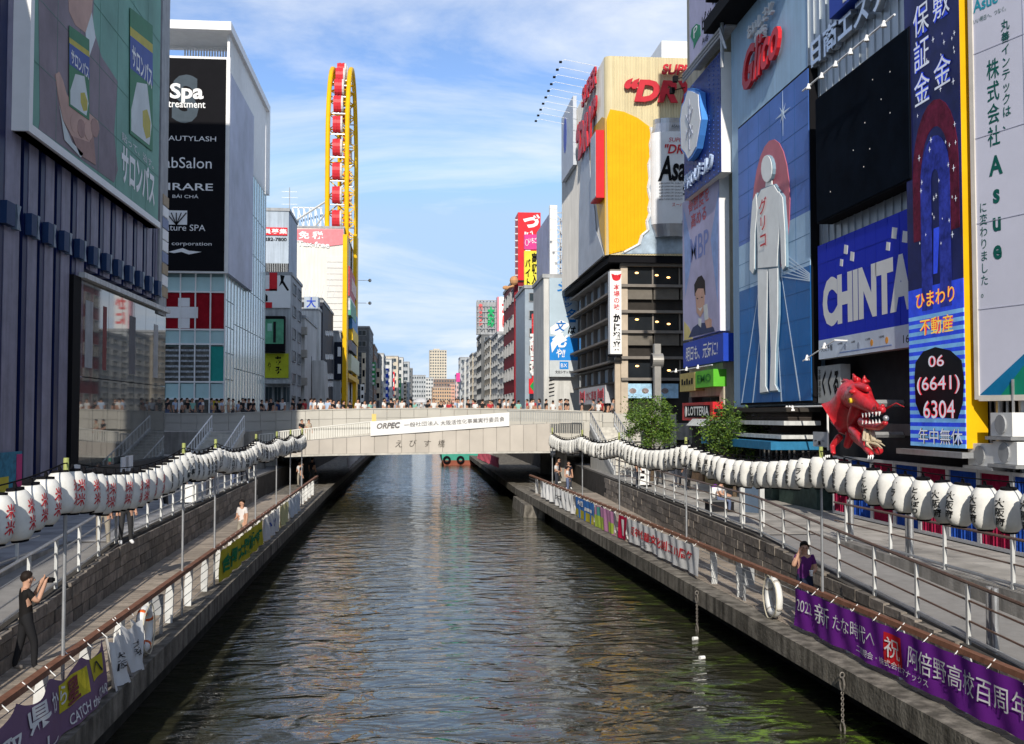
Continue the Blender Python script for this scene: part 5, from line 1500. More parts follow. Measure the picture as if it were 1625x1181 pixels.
    for (r0, h0), (r1, h1) in zip(prof, prof[1:]):
        m.mat(CAND if h0 >= (z1 - z0) - 1.1 or h0 < .5 else CANM)
        for k in range(n):
            g0, g1 = math.pi * k / n, math.pi * (k + 1) / n
            f = lambda r, g, h: qf.pt(ac - rc * r * math.cos(g), z0 + h, .08 + .9 * r * math.sin(g))
            m.poly([f(r0, g0, h0), f(r0, g1, h0), f(r1, g1, h1), f(r1, g0, h1)])
    gcan = m.build('giant_can', bb, smooth=True)
    bend = lambda a, b: .9 * math.sqrt(max(0, 1 - ((a - ac) / rc) ** 2))
    DR2 = mat('dry_red', (.52, .035, .05), .4)
    def can(s, u0, v0, u1, v1, mt, **k): tpx(gcan, qf, s, u0, v0, u1, v1, mt, d=.13, bend=bend, **k)
    can('Asahi', 1040, 252, 1104, 293, BLACK, bold=.03, shear=.25); can('SUPER', 1056, 224, 1082, 231, DR2, shear=.2); can('"DRY"', 1050, 234, 1098, 250, DR2, bold=.02, shear=.25)
    for k in range(6): can('BEER SUPER DRY QUALITY', 1042, 294 + k * 5, 1078, 297.5 + k * 5, BLACK)
    can('生', 1078, 296, 1092, 314, BLACK, bold=.03); can('スーパードライ', 1061, 326, 1104, 333, DR2); can('ASAHI BEER', 1060, 204, 1090, 209, BLACK); can('生ビール', 1076, 354, 1096, 361, BLACK)
    T3 = dict(thick=.14, shear=.25)
    tpx(bb, qf, 'SUPER', 1048, 104, 1104, 122, DR2, d=.25, bold=.03, **T3); tpx(bb, qf, '“DRY”', 989, 126, 1128, 167, DR2, d=.25, bold=.05, **T3)
    zz = qs.px(950, 140)[1]
    text(bb, qs, '“DRY”', (qs.px(921, 200)[0], qs.px(954, 200)[0], zz - 3.6, zz - .6), DR2, .25, bold=.05, **T3)
    text(bb, qs, 'SUPER', (qs.px(930, 170)[0], qs.px(953, 170)[0], zz + .1, zz + 1.5), DR2, .25, bold=.03, **T3)
    # white end board on the side, red edged box
    wb = MB().mat(mat('end_white', (.52, .55, .60), .5, var=.1)); wb.pbox(qs, qs.px(898, 220)[0], qs.px(917, 220)[0], qs.px(905, 280)[1], qs.px(905, 175)[1], .1, .4); wb.build('end_board', bb)
    m = MB().mat(BLUE); c = qs.px(904, 215); m.prism(qs, [(c[0] + .9 * math.cos(k * .52), c[1] + 1.6 * math.sin(k * .52)) for k in range(12)], .4, .42); m.build('blue_spot', bb)
    rb = MB().mat(RED); r = ru(qs, 952, 961, 214, 320, 956); rb.pbox(qs, r[0], r[1], r[2], r[3], .1, .7); rb.mat(SLV); rb.pbox(qs, r[0] + .1, r[1] - .1, r[2] + .1, r[3] - .1, .7, .72); rb.build('red_box', bb)
    MB().mat(WHITE).box(18.5, 22, 78, 82, zt, zt + 2.6).build('roof_tank', bb)
    m = MB().mat(STEEL)
    for k in range(10):
        y = -qs.px(956, 200)[0] + 1 + k * 1.75; m.tube([(Xb, y, zt), (Xb - 2.6, y, zt + .45), (Xb - 2.9, y, zt + .3)], .018, 4)
    m.build('lamp_arm', bb)
    m = MB().mat(BLACK)
    for k in range(10):
        y = -qs.px(956, 200)[0] + 1 + k * 1.75; m.box(Xb - 3.0, Xb - 2.8, y - .1, y + .1, zt + .2, zt + .32)
    m.build('flood_lamp', bb)
crab_building()

# ------------------------------------------------------------------ right bank beyond the restaurant
def right_row():
    # shutter company sign on a white tower with lattice
    Y = 97.0; p = FY(Y)
    xa, xb = xpx(864, Y), xpx(919, Y)
    b = block('white tower block behind the blue shutter sign', 'office_block', xa, 30, Y + .6, Y + 9, zpx(890, 440, Y), PALE)
    r = p.rect(872, 441, 917, 598)
    s = root('shutter_sign', p.pt(r[0], r[2]), 'tall pale and blue sign with brush writing about shutters', 'sign')
    MB().mat(SIGNW).pbox(p, r[0], r[1], r[2], r[3], -.6, -.02).build('box', s)
    zc = p.px(880, 534)[1]; ze = p.px(880, 572)[1]
    PBL = mat('pale_print_blue', (.42, .52, .60), .45, var=.1, scale=.6); MBL = mat('mid_print_blue', (.02, .22, .62), .45, var=.12)
    panel('upper_sheet', s, p, (r[0], r[1], zc, r[3]), PBL, -.02, 0); panel('lower_sheet', s, p, (r[0], r[1], ze, zc), MBL, -.02, 0); panel('foot_sheet', s, p, (r[0], r[1], r[2], ze), mat('foot_grey', (.5, .54, .56), .5), -.02, 0)
    m = MB().mat(SIGNW)
    apx(m, p, [(873, 520), (890, 508), (905, 515), (890, 528), (900, 540), (884, 548), (876, 560), (874, 545), (884, 532), (874, 530)], .0, .012); m.build('brush_stroke', s)
    def c(ch, u0, v0, u1, v1, mt, **k): tpx(s, p, ch, u0, v0, u1, v1, mt, d=.02, bold=.03, shear=.25, **k)
    IB = mat('ink_blue', (.01, .16, .50), .5)
    for ch, *q in (('シ', 884, 446, 906, 463), ('ャ', 893, 468, 906, 478), ('ッ', 896, 480, 908, 488), ('タ', 898, 490, 914, 504), ('ー', 903, 507, 914, 512)): c(ch, *q, IB)
    c('は', 901, 518, 914, 530, BLACK); c('文', 880, 509, 898, 526, IB); c('化', 876, 528, 902, 552, SIGNW); c('や!!', 883, 553, 897, 568, SIGNW)
    r2 = p.rect(888, 574, 902, 586); panel('logo_square', s, p, r2, MBL, 0, .01); tpx(s, p, 'BX', 890, 577, 900, 583, SIGNW, d=.02); tpx(s, p, '文化シヤッター', 881, 588, 910, 593, BLACK, d=.02, bold=.02)
    m = MB().mat(BLACK)
    for k in range(4): apx(m, p, [(870 + 1, 604 + k * 6), (880, 602 + k * 6), (879, 604 + k * 6), (870 + 1, 606 + k * 6)], .0, .02)
    m.build('wall_print', b)
    t = MB().mat(mat('lattice_white', (.6, .61, .62), .4)); z0, z1 = zpx(890, 440, Y + 3), zpx(890, 338, Y + 3)
    X0, X1 = xpx(880, Y + 3), xpx(899, Y + 3)
    for x in (X0, X1):
        for y in (Y + 3, Y + 7): t.tube([(x, y, z0), (x, y, z1)], .09, 5)
    n = 5
    for k in range(n):
        za, zb_ = z0 + (z1 - z0) * k / n, z0 + (z1 - z0) * (k + 1) / n
        t.tube([(X0, Y + 3, za), (X1, Y + 3, zb_)], .06, 4); t.tube([(X1, Y + 3, za), (X0, Y + 3, zb_)], .06, 4); t.tube([(X0, Y + 3, zb_), (X1, Y + 3, zb_)], .06, 4)
        t.tube([(X1, Y + 3, za), (X1, Y + 7, zb_)], .06, 4)
    lt = root('roof_sign', (X0, Y + 3, z0), 'pale lilac roof billboard on a white lattice tower', 'billboard'); t.build('lattice', lt)
    q = RX(xpx(879, Y + 3)); r = ru(q, 856, 878, 352, 455, 868); panel('sheet', lt, q, r, mat('lilac_sheet', (.36, .38, .52), .5, var=.2, scale=.5), 0, .3)
    MB().mat(SIGNW).pbox(q, r[1], r[1] + .6, r[2], r[3] + .6, -.3, .4).build('edge', lt)
    # dumpling sign building
    Y2 = 109.0; p = FY(Y2)
    b = block('slim grey glazed building behind the red dumpling sign', 'office_block', xpx(833, Y2 + 2), 30, Y2 + 2, Y2 + 12, zpx(850, 458, Y2 + 2), mat('blue_grey', (.30, .36, .42), .4), front=(9, 7, 6))
    r = p.rect(839, 498, 858, 624); s = root('dumpling_sign', p.pt(r[0], r[2]), 'red vertical sign with big white characters and green diamond', 'sign')
    MB().mat(RED).pbox(p, r[0] + .35, r[1], r[2], r[3], -.5, -.02).build('box', s)
    tpx(s, p, '大阪王将', 840, 525, 857, 596, SIGNW, d=.03, vert=True, bold=.1); tpx(s, p, '餃子', 843, 498, 856, 522, mat('sign_red2', (.7, .1, .1), .5), d=.03, vert=True, bold=.05)
    r2 = p.rect(839, 601, 856, 625); panel('red_plate', s, p, r2, RED, .0, .12); cc_ = ((r2[0] + r2[1]) / 2, (r2[2] + r2[3]) / 2)
    m = MB().mat(mat('diamond_green', (.02, .3, .08), .5)); m.prism(p, [(cc_[0] - .45, cc_[1]), (cc_[0], cc_[1] - .6), (cc_[0] + .45, cc_[1]), (cc_[0], cc_[1] + .6)], .12, .16); m.build('green_diamond', s)
    r3 = p.rect(857, 595, 866, 630); s = root('vertical_sign', p.pt(r3[0], r3[2]), 'small white vertical sign beside the green diamond', 'sign'); MB().mat(SIGNW).pbox(p, *r3, -.3, 0).build('box', s); tpx(s, p, 'ココ壱', 859, 603, 864, 627, mat('diamond_green', (.02, .3, .08), .5), d=.02, vert=True)
    p = FY(Y2 + 1.5); r = p.rect(844, 632, 852, 652); s = root('vertical_sign', p.pt(r[0], r[2]), 'plain white board low in front of the slim grey building', 'sign'); MB().mat(SIGNW).pbox(p, *r, -.2, 0).build('box', s)
    # red restaurant with tall red roof sign
    Y3 = 122.0; p = FY(Y3)
    DRD = mat('oxblood', (.22, .02, .03), .55, var=.12, scale=.7)
    b = block('oxblood red building under the tall red roof sign', 'restaurant_building', xpx(816, Y3), 30, Y3, Y3 + 14, zpx(830, 447, Y3), DRD, front=(8, 7, 6), river=(4, 5, 6), left=False)
    p = FY(Y3 - .4)
    r = p.rect(822, 337, 858, 445); s = root('roof_sign', p.pt(r[0], r[2]), 'tall red roof sign with white katakana strokes', 'sign'); MB().mat(RED).pbox(p, *r, -3.5, 0).build('box', s)
    tpx(s, p, 'づ', 830, 340, 857, 362, SIGNW, d=.02, bold=.07); tpx(s, p, 'ぼらや', 831, 366, 846, 440, SIGNW, d=.02, vert=True, bold=.06)
    m = MB().mat(STEEL)
    for k in range(9): z = r[2] + .5 + k * .8; m.box(r[0] - .35, r[0], Y3 - .2, Y3, z, z + .15)
    m.build('step_iron', s)
    p = FY(Y3 - 6); r = p.rect(832, 372, 853, 396); s = root('sign', p.pt(r[0], r[2]), 'pink sign with white hiragana above the yellow job sign', 'sign'); MB().mat(mat('magenta', (.62, .06, .25), .5)).pbox(p, *r, -.5, 0).build('box', s); tpx(s, p, 'いちご', 839, 377, 852, 386, SIGNW, d=.02, bold=.02)
    m = MB().mat(SIGNW); c2 = p.px(836, 385); m.tube([p.pt(c2[0] + .18 * math.cos(k * .52), c2[1] + .35 * math.sin(k * .52), .02) for k in range(12)], .03, 4, True); m.build('ring_mark', s)
    r = p.rect(832, 398, 854, 457); s = root('sign', p.pt(r[0], r[2]), 'yellow job sign with black katakana', 'sign'); MB().mat(mat('job_yellow', (.72, .62, .06), .5)).pbox(p, *r, -.5, 0).build('box', s)
    tpx(s, p, '高収入', 843.5, 401, 853, 452, BLACK, d=.02, vert=True, bold=.04); tpx(s, p, 'バイト', 833.5, 411, 842, 455, BLACK, d=.02, vert=True, bold=.04)
    p = FY(Y3 - 2); r = p.rect(820, 575, 828, 612); s = root('vertical_sign', p.pt(r[0], r[2]), 'plain pale vertical sign on the oxblood building', 'sign'); MB().mat(SIGNW).pbox(p, *r, -.3, 0).build('box', s)
    r = p.rect(833, 553, 838, 650); s = root('vertical_sign', p.pt(r[0], r[2]), 'thin black and white striped vertical sign on the oxblood building', 'sign'); MB().mat(BLACK).pbox(p, *r, -.3, 0).build('box', s)
    for k in range(14):
        z = r[2] + (r[3] - r[2]) * (k + .2) / 14; piece('white_mark', s, SIGNW, p, r[0] + .05, r[1] - .05, z, z + .25, 0, .03)
    # puffer head ornament: plain tan rounded shapes on the roof
    m = MB().mat(mat('ornament_tan', (.5, .27, .13), .6)); q = p.px(817, 448); m.ball(p.pt(q[0], q[1] + .3, -1), (.5, .5, .55), 10, 6); q = p.px(804, 455); m.ball(p.pt(q[0], q[1], -1), (.4, .2, .25), 8, 5); m.tube([p.pt(*p.px(806, 455), -1), p.pt(*p.px(817, 452), -1)], .15, 5); m.build('roof_ornament', label='tan rounded roof ornament left of the tall red sign', cat='ornament')
    # white sign with red characters
    Y4 = 152.0; p = FY(Y4); r = p.rect(789, 471, 813, 526); s = root('roof_sign', p.pt(r[0], r[2]), 'white roof sign with large red characters', 'sign'); MB().mat(mat('rose_edge', (.6, .25, .3), .5)).pbox(p, *r, -1.5, -.02).build('box', s); panel('sheet', s, p, (r[0] + .3, r[1], r[2], r[3]), SIGNW, -.02, .01)
    tpx(s, p, 'かに', 796, 477, 812, 520, mat('sign_red2', (.7, .1, .1), .5), d=.02, vert=True, bold=.05)
    Y5 = 185.0; p = FY(Y5); r = p.rect(757, 477, 789, 530); s = root('roof_sign', p.pt(r[0], r[2]), 'open scaffold roof sign with green and red characters', 'sign')
    m = MB().mat(GREY)
    for k in range(7): z = r[2] + (r[3] - r[2]) * k / 6; m.tube([p.pt(r[0], z), p.pt(r[1], z)], .12, 4); a = r[0] + (r[1] - r[0]) * k / 6; m.tube([p.pt(a, r[2], -.3), p.pt(a, r[3], -.3)], .12, 4)
    m.pbox(p, r[0], r[1], r[2], r[3], -2.5, -1.5); m.build('scaffold', s)
    tpx(s, p, '大寿', 773, 487, 785, 519, mat('neon_green', (.02, .35, .12), .5), d=.2, vert=True, bold=.08); tpx(s, p, '金龍ラーメン', 759, 482, 766, 517, mat('sign_red2', (.7, .1, .1), .5), d=.2, vert=True, bold=.05)
    spec = [(803, 816, 532, PALE, 138), (790, 804, 530, PALB, 150), (778, 800, 536, CREAM, 164), (764, 782, 531, DGR, 184), (762, 776, 558, PALE, 205), (757, 766, 560, PALE, 225), (750, 760, 562, CREAM, 250), (744, 755, 570, PALE, 290), (737, 748, 574, PALE, 340), (730, 742, 568, PALB, 420), (724, 736, 595, mat('pinkish', (.55, .4, .38), .8), 520)]
    for i, (u0, u1, v, m, y) in enumerate(spec):
        block('%s of the far right-bank buildings beyond the red roof sign' % nth(i), 'street_building', xpx(u0, y), xpx(u1, y) + 20, y, y + 13, zpx(u0, v, y), m, front=(9, 8, 6), river=(3, 7, 6), left=False)
    p = FY(415); r = p.rect(724, 592, 730, 606); s = root('roof_sign', p.pt(r[0], r[2]), 'small magenta roof sign far down the right bank', 'sign'); MB().mat(mat('magenta', (.62, .06, .25), .5)).pbox(p, *r, -1.5, 0).build('box', s)
    for i, (u, v0, v1, y) in enumerate(((744, 590, 640, 285), (760, 575, 625, 222), (771, 600, 645, 200), (783, 580, 640, 160), (796, 575, 630, 148), (808, 560, 640, 136))):
        p = FY(y); r = p.rect(u, v0, u + 5 + i % 2 * 2, v1); s = root('vertical_sign', p.pt(r[0], r[2]), 'blade sign on the far right-bank fronts, %s from the far end' % nth(i), 'sign', 'far blade signs')
        MB().mat((SIGNW, RED, mat('kanban_cream', (.6, .52, .4), .6), SIGNW, mat('kanban_teal', (.2, .4, .42), .6), WHITE)[i]).pbox(p, *r, -.4, 0).build('box', s)
right_row()
def far_signs():
    cols = [SIGNW, RED, mat('kanban_cream', (.6, .52, .4), .6), YEL, BLUE, mat('kanban_teal', (.2, .4, .42), .6), mat('kanban_green', (.04, .3, .1), .6)]
    rng = random.Random(12); n = 0
    for side, lst in (('right', ((812, 600, 132), (805, 585, 140), (800, 540, 149), (793, 610, 158), (788, 556, 163), (780, 615, 172), (776, 570, 183), (768, 540, 190), (766, 618, 204), (755, 600, 240), (752, 575, 248), (747, 612, 280), (740, 585, 330), (735, 612, 400))),
                      ('left', ((574, 560, 236), (580, 600, 246), (588, 575, 258), (596, 585, 280), (602, 610, 310), (610, 585, 350), (621, 590, 400), (631, 600, 440), (640, 605, 480), (572, 610, 232)))):
        for i, (u, v, y) in enumerate(lst):
            p = FY(y); h = rng.uniform(36, 66) * min(1, 200 / y + .3); w = rng.choice((6, 7, 8, 9)) * min(1, 190 / y + .25)
            r = p.rect(u, v, u + w, min(v + h, 648)); c = rng.choice(cols)
            s = root('blade_sign', p.pt(r[0], r[2]), 'upright shop sign down the far %s bank, %s beyond the bridge' % (side, nth(i)), 'sign', 'upright signs on the far banks')
            MB().mat(c).pbox(p, *r, -.35, 0).build('box', s)
            k = 3 + (i + n) % 3
            for q in range(k):
                zc = r[2] + (r[3] - r[2]) * (q + .5) / k; hh = (r[3] - r[2]) / k * .3
                piece('mark', s, SIGNW if c in (RED, BLUE) or 'green' in c.name or 'teal' in c.name else BLACK, p, r[0] + (r[1] - r[0]) * .22, r[1] - (r[1] - r[0]) * .22, zc - hh, zc + hh * (.2 + .6 * rng.random()), 0, .02)
        n += 3
far_signs()
# ------------------------------------------------------------------ the bridge
def bridge():
    Y = 69.0; p = FY(Y)
    STN = random_shade('bridge_panel', (.47, .43, .38), .06, .6, .08, 20, .10, .6)
    STB = random_shade('parapet_panel', (.47, .45, .40), .06, .6, .08, 20, .10, .6)
    rt = root('bridge', (0, Y, 3.2), 'wide beige panelled footbridge with sloping walkway across the river', 'bridge')
    top = [(440, 703), (519, 697), (610, 690), (720, 683), (808, 675), (925, 670)]
    bot = [(440, 725), (519, 722.5), (610, 721), (720, 719.5), (808, 718.5), (873, 718), (925, 718)]
    T = [p.px(*q) for q in top]; B = [p.px(*q) for q in bot]
    def ev(L, a):
        for (a0, b0), (a1, b1) in zip(L, L[1:]):
            if a <= a1: return b0 + (b1 - b0) * (a - a0) / (a1 - a0)
        return L[-1][1]
    a0, a1 = B[0][0], p.px(873, 700)[0]
    core = MB().mat(CONC); n = 24
    for k in range(n):
        x0, x1 = a0 + (a1 - a0) * k / n, a0 + (a1 - a0) * (k + 1) / n
        core.hexa([(x0, Y + .1, ev(B, x0)), (x1, Y + .1, ev(B, x1)), (x1, Y + 3.5, ev(B, x1)), (x0, Y + 3.5, ev(B, x0)), (x0, Y + .1, ev(T, x0) - .02), (x1, Y + .1, ev(T, x1) - .02), (x1, Y + 3.5, ev(T, x1) - .02), (x0, Y + 3.5, ev(T, x0) - .02)])
    core.build('walkway_beam', rt)
    n = 20
    for k in range(n):
        x0, x1 = a0 + (a1 - a0) * k / n + .012, a0 + (a1 - a0) * (k + 1) / n - .012
        m = MB().mat(STN)
        m.hexa([(x0, Y, ev(B, x0) + .08), (x1, Y, ev(B, x1) + .08), (x1, Y + .12, ev(B, x1) + .08), (x0, Y + .12, ev(B, x0) + .08), (x0, Y, ev(T, x0)), (x1, Y, ev(T, x1)), (x1, Y + .12, ev(T, x1)), (x0, Y + .12, ev(T, x0))])
        m.build('fascia_panel', rt)
    m = MB().mat(CONCP)
    for k in range(n):
        x0, x1 = a0 + (a1 - a0) * k / n, a0 + (a1 - a0) * (k + 1) / n
        m.hexa([(x0, Y - .06, ev(B, x0) - .04), (x1, Y - .06, ev(B, x1) - .04), (x1, Y + .1, ev(B, x1) - .04), (x0, Y + .1, ev(B, x0) - .04), (x0, Y - .06, ev(B, x0) + .07), (x1, Y - .06, ev(B, x1) + .07), (x1, Y + .1, ev(B, x1) + .07), (x0, Y + .1, ev(B, x0) + .07)])
    m.build('lower_lip', rt)
    INK = mat('bridge_letters', (.10, .09, .08), .5)
    for ch, u, v0, v1 in (('え', 627, 699, 710), ('び', 650, 698, 709), ('す', 673, 699, 709), ('橋', 695, 698, 710)):
        tpx(rt, p, ch, u, v0, u + 11, v1, INK, d=.02, shear=.15)
    # right part set back a little
    x0, x1 = a1, p.px(990, 700)[0]
    for k in range(6):
        xa, xb = x0 + (x1 - x0) * k / 6, x0 + (x1 - x0) * (k + 1) / 6
        wbox('fascia_panel', rt, STB, xa + .012, xb - .012, Y + 1.4, Y + 1.6, 3.55, ev(T, xa) - .02)
    wbox('walkway_beam', rt, CONC, x0 + .02, x1, Y + 1.6, Y + 4, 3.5, 5.0)
    # upper deck and its parapet of two or three rows of panels
    Yp = 74.0
    MB().mat(CONC).box(-34, 30, Yp + .46, 93, 3.9, 5.08).build('deck', rt)
    MB().mat(CONC).box(-9.5, 10.5, Yp - 1.5, 90, 3.4, 3.9).build('deck_soffit', rt)
    def ztop(x): return 5.72 + .36 * max(0, 1 - ((x - 1.5) / 14) ** 2)
    x = -25.0
    while x < 13.2:
        w = .92 if x > -9 else 1.05
        rows = 2 if x > -9 else 4
        for r in range(rows):
            z1 = ztop(x + w / 2) - r * .62; z0 = z1 - .60
            wbox('parapet_panel', rt, STB, x + .01, x + w - .01, Yp, Yp + .25, z0, z1)
        x += w
    m = MB().mat(CONCP); n = 30
    for k in range(n):
        xa, xb = -25 + 38.2 * k / n, -25 + 38.2 * (k + 1) / n
        m.hexa([(xa, Yp - .05, ztop(xa)), (xb, Yp - .05, ztop(xb)), (xb, Yp + .3, ztop(xb)), (xa, Yp + .3, ztop(xa)), (xa, Yp - .05, ztop(xa) + .07), (xb, Yp - .05, ztop(xb) + .07), (xb, Yp + .3, ztop(xb) + .07), (xa, Yp + .3, ztop(xa) + .07)])
    m.build('coping', rt)
    MB().mat(CONCP).box(-25, 13.2, Yp + .25, Yp + .45, 3.6, 5.6).build('parapet_core', rt)
    wbox('wall', rt, CONCP, -30, -9.2, Yp + .02, Yp + .3, ZP, 3.4)
    # right end wall towards the trees
    for k in range(5):
        xa = p.px(962, 700)[0] + k * .9
        for r in range(3):
            wbox('parapet_panel', rt, STB, xa + .01, xa + .89, 70.2, 70.4, 5.75 - (r + 1) * .62 + .02, 5.75 - r * .62)
    wbox('end_wall', rt, CONCP, p.px(962, 700)[0], p.px(962, 700)[0] + 5, 70.4, 70.6, ZP, 5.7)
    # walkway balustrades: white slats left, grey metal slats right
    SL = mat('slat_white', (.66, .65, .60), .5, var=.08); SM = mat('slat_metal', (.40, .40, .38), .4, .3, var=.1)
    def slats(ua, ub, va, vb, h, m, step):
        A, Bp = p.px(ua, va), p.px(ub, vb); n = int((Bp[0] - A[0]) / step)
        for k in range(n + 1):
            f = k / n; a = A[0] + (Bp[0] - A[0]) * f; z = A[1] + (Bp[1] - A[1]) * f
            wbox('slat', rt, m, a - .045, a + .045, Y + .15, Y + .19, z - h, z)
        q = MB().mat(m); q.tube([p.pt(A[0], A[1], -.17), p.pt(Bp[0], Bp[1], -.17)], .045, 6); q.build('top_rail', rt)
    slats(438, 592, 686, 669, .72, SL, .145); slats(806, 924, 652, 655, .66, SM, .15)
    slats(411, 434, 690, 688, .95, SL, .16)
    # ORPEC banner
    m = MB(); A, Bq = p.px(588, 669), p.px(808, 654.5); C_, D_ = p.px(808, 676), p.px(588, 692)
    bn = root('banner', p.pt(A[0], D_[1], .1), 'long white banner with grey lettering on the bridge balustrade', 'banner')
    m = MB().mat(SIGNW); n = 26
    wave = lambda a: .03 * math.sin(a * 2.2)
    for k in range(n):
        f, g_ = k / n, (k + 1) / n
        L = lambda P, Q, t: (P[0] + (Q[0] - P[0]) * t, P[1] + (Q[1] - P[1]) * t)
        t0, t1, b0_, b1_ = L(A, Bq, f), L(A, Bq, g_), L(D_, C_, f), L(D_, C_, g_)
        m.hexa([p.pt(b0_[0], b0_[1], .1 + wave(t0[0])), p.pt(b1_[0], b1_[1], .1 + wave(t1[0])), p.pt(b1_[0], b1_[1], .08 + wave(t1[0])), p.pt(b0_[0], b0_[1], .08 + wave(t0[0])),
                p.pt(t0[0], t0[1], .1 + wave(t0[0])), p.pt(t1[0], t1[1], .1 + wave(t1[0])), p.pt(t1[0], t1[1], .08 + wave(t1[0])), p.pt(t0[0], t0[1], .08 + wave(t0[0]))])
    m.build('cloth', bn)
    sl = (Bq[1] - A[1]) / (Bq[0] - A[0])
    def tb(s, u0, u1, vt, vb, **k):
        a_, zt = p.px(u0, vt); b_, _ = p.px(u1, vt); zb = p.px(u0, vb)[1]
        text(bn, p, s, (a_, b_, zb, zt), mat('banner_ink', (.18, .17, .17), .6), .15, skew=sl * (b_ - a_), **k)
    tb('ORPEC', 598, 635, 672, 681, bold=.03, shear=.2); tb('一般社団法人', 641, 696, 671, 678); tb('大阪活性化事業実行委員会', 699, 800, 667.5, 675)
    m = MB().mat(mat('sticky_yellow', (.7, .55, .2), .6)); r = p.rect(590, 657, 597, 669); m.pbox(p, *r, -.1, -.06); m.build('notice', bn)
    # piers and dark back wall under the deck
    for x, y in ((-9.9, 70.5), (-9.9, 80), (10.2, 73), (10.2, 82)):
        wbox('pier', rt, CONC, x - .35, x + .35, y, y + .8, ZP - 1.1, 3.9)
    wbox('abutment', rt, CONC, -30, -12.5, 75, 92, ZP, 3.9); wbox('abutment', rt, CONC, 14.3, 30, 76, 92, ZP, 3.9)
bridge()
def stairs(name, label, x0, x1, y0, y1, z0, z1, n, rails):
    rt = root(name, ((x0 + x1) / 2, y0, z0), label, 'stairs')
    for k in range(n):
        wbox('step', rt, CONCP, x0, x1, y0 + (y1 - y0) * k / n, y1 + .05, z0 + (z1 - z0) * k / n + .001, z0 + (z1 - z0) * (k + 1) / n)
    for x in (x0, x1):
        b = MB().mat(WSTEEL); d = Vector((x, y0, z0)); e = Vector((x, y1, z1)); up = Vector((0, 0, 1))
        b.hexa([d + Vector((-.06, 0, -.1)), d + Vector((.06, 0, -.1)), e + Vector((.06, 0, -.1)), e + Vector((-.06, 0, -.1)), d + Vector((-.06, 0, .25)), d + Vector((.06, 0, .25)), e + Vector((.06, 0, .25)), e + Vector((-.06, 0, .25))])
        b.build('stringer', rt)
        MB().mat(SIGNW if rails else STEEL).tube([d + up * 1.0, e + up * 1.0], .04, 6).build('hand_rail', rt)
        for k in range(14):
            q = d + (e - d) * (k / 13); wbox('baluster', rt, SIGNW if rails else STEEL, q.x - .03, q.x + .03, q.y - .03, q.y + .03, q.z, q.z + 1.0)
stairs('stairs', 'concrete stairs climbing to the bridge beside the crab restaurant', 11.6, 13.2, 61, 69.5, ZP, 4.85, 16, False)
stairs('stairs', 'concrete stairs with white balustrade climbing to the bridge on the left', -12.6, -10.6, 59, 69, ZP, 4.6, 15, True)
MB().mat(CONC).box(-17, -10.2, 69, 74, ZP, 4.6).box(-16.5, -13.2, 60, 68.9, ZP, 3.2).build('stair_landing', label='concrete landing between the left stairs and the bridge', cat='landing')

# clock post
def clock_post():
    p = PY(1043, 640, 62)
    rt = root('clock_post', (p.x, 62, ZP), 'silver post with a round drum head in front of the restaurant', 'post')
    sv = mat('brushed_silver', (.42, .41, .39), .35, .6, var=.12)
    z1 = zpx(1043, 546, 62)
    MB().mat(sv).box(p.x - .19, p.x + .19, 61.8, 62.2, ZP, z1).build('shaft', rt)
    m = MB().mat(sv); m.lathe((p.x, 62, zpx(1043, 572, 62)), [(.42, -.32), (.42, .32)], 20, 'x'); m.build('drum', rt, smooth=False)
    m = MB().mat(BLACK); m.lathe((p.x - .335, 62, zpx(1043, 572, 62)), [(.36, -.01), (.36, .01)], 20, 'x'); m.build('clock_face', rt)
clock_post()

# ------------------------------------------------------------------ trees
BARK = mat('bark', (.11, .08, .055), .9, var=.3, scale=8, bump=.6)
LEAF = random_shade('leaf', (.085, .16, .025), .35, .55, .1, 10, .35, 7)
LEAF2 = mat('leaf_dark', (.04, .085, .02), .6, var=.35, scale=9)
LEAF3 = mat('leaf_light', (.14, .22, .03), .55, var=.3, scale=9)
def tree(label, base, top, rx, rz, seed, nleaf=9000):
    rng = random.Random(seed)
    rt = root('street_tree', base, label, 'tree', 'small trees on the right promenade')
    b = Vector(base); c = Vector(top)
    tr = MB().mat(BARK)
    tr.tube([b, b + Vector((.04, .02, .8)), b + Vector((-.03, .05, 1.6)), c + Vector((0, 0, -rz * .3))], [.1, .085, .07, .035], 8)
    for k in range(11):
        g = rng.uniform(0, 6.28); s = b + (c - b) * rng.uniform(.4, .8)
        e = c + Vector((math.cos(g) * rx * .75, math.sin(g) * rx * .75, rng.uniform(-.6, .75) * rz))
        tr.tube([s, s.lerp(e, .5) + Vector((0, 0, .12)), e], [.04, .025, .008], 5)
    tr.build('trunk', rt)
    cr = MB(); clumps = []
    for k in range(70):
        while True:
            q = Vector((rng.uniform(-1, 1), rng.uniform(-1, 1), rng.uniform(-1, 1)))
            if .3 < q.length < 1: break
        sp = 1 + .22 * rng.random() * (q.z > 0)
        clumps.append((c + Vector((q.x * rx * sp, q.y * rx, q.z * rz * sp)), rng.uniform(.18, .36) * rx))
    for k in range(nleaf):
        cc, cr_ = rng.choice(clumps)
        d = Vector((rng.gauss(0, .5), rng.gauss(0, .5), rng.gauss(0, .5))) * cr_
        q = cc + d
        cr.mat(rng.choice((LEAF, LEAF, LEAF2, LEAF3)))
        s = rng.uniform(.05, .085); ax = Vector((rng.uniform(-1, 1), rng.uniform(-1, 1), rng.uniform(-.7, .4))).normalized()
        w = ax.orthogonal().normalized() * s * .42; w.rotate(Matrix.Rotation(rng.uniform(0, 6.28), 3, ax))
        cr.poly([q, q + ax * s * .8 + w, q + ax * s * 2, q + ax * s * .8 - w])
    cr.build('crown', rt)
P1, P2 = PY(1034, 680, 55), PY(1165, 690, 44)
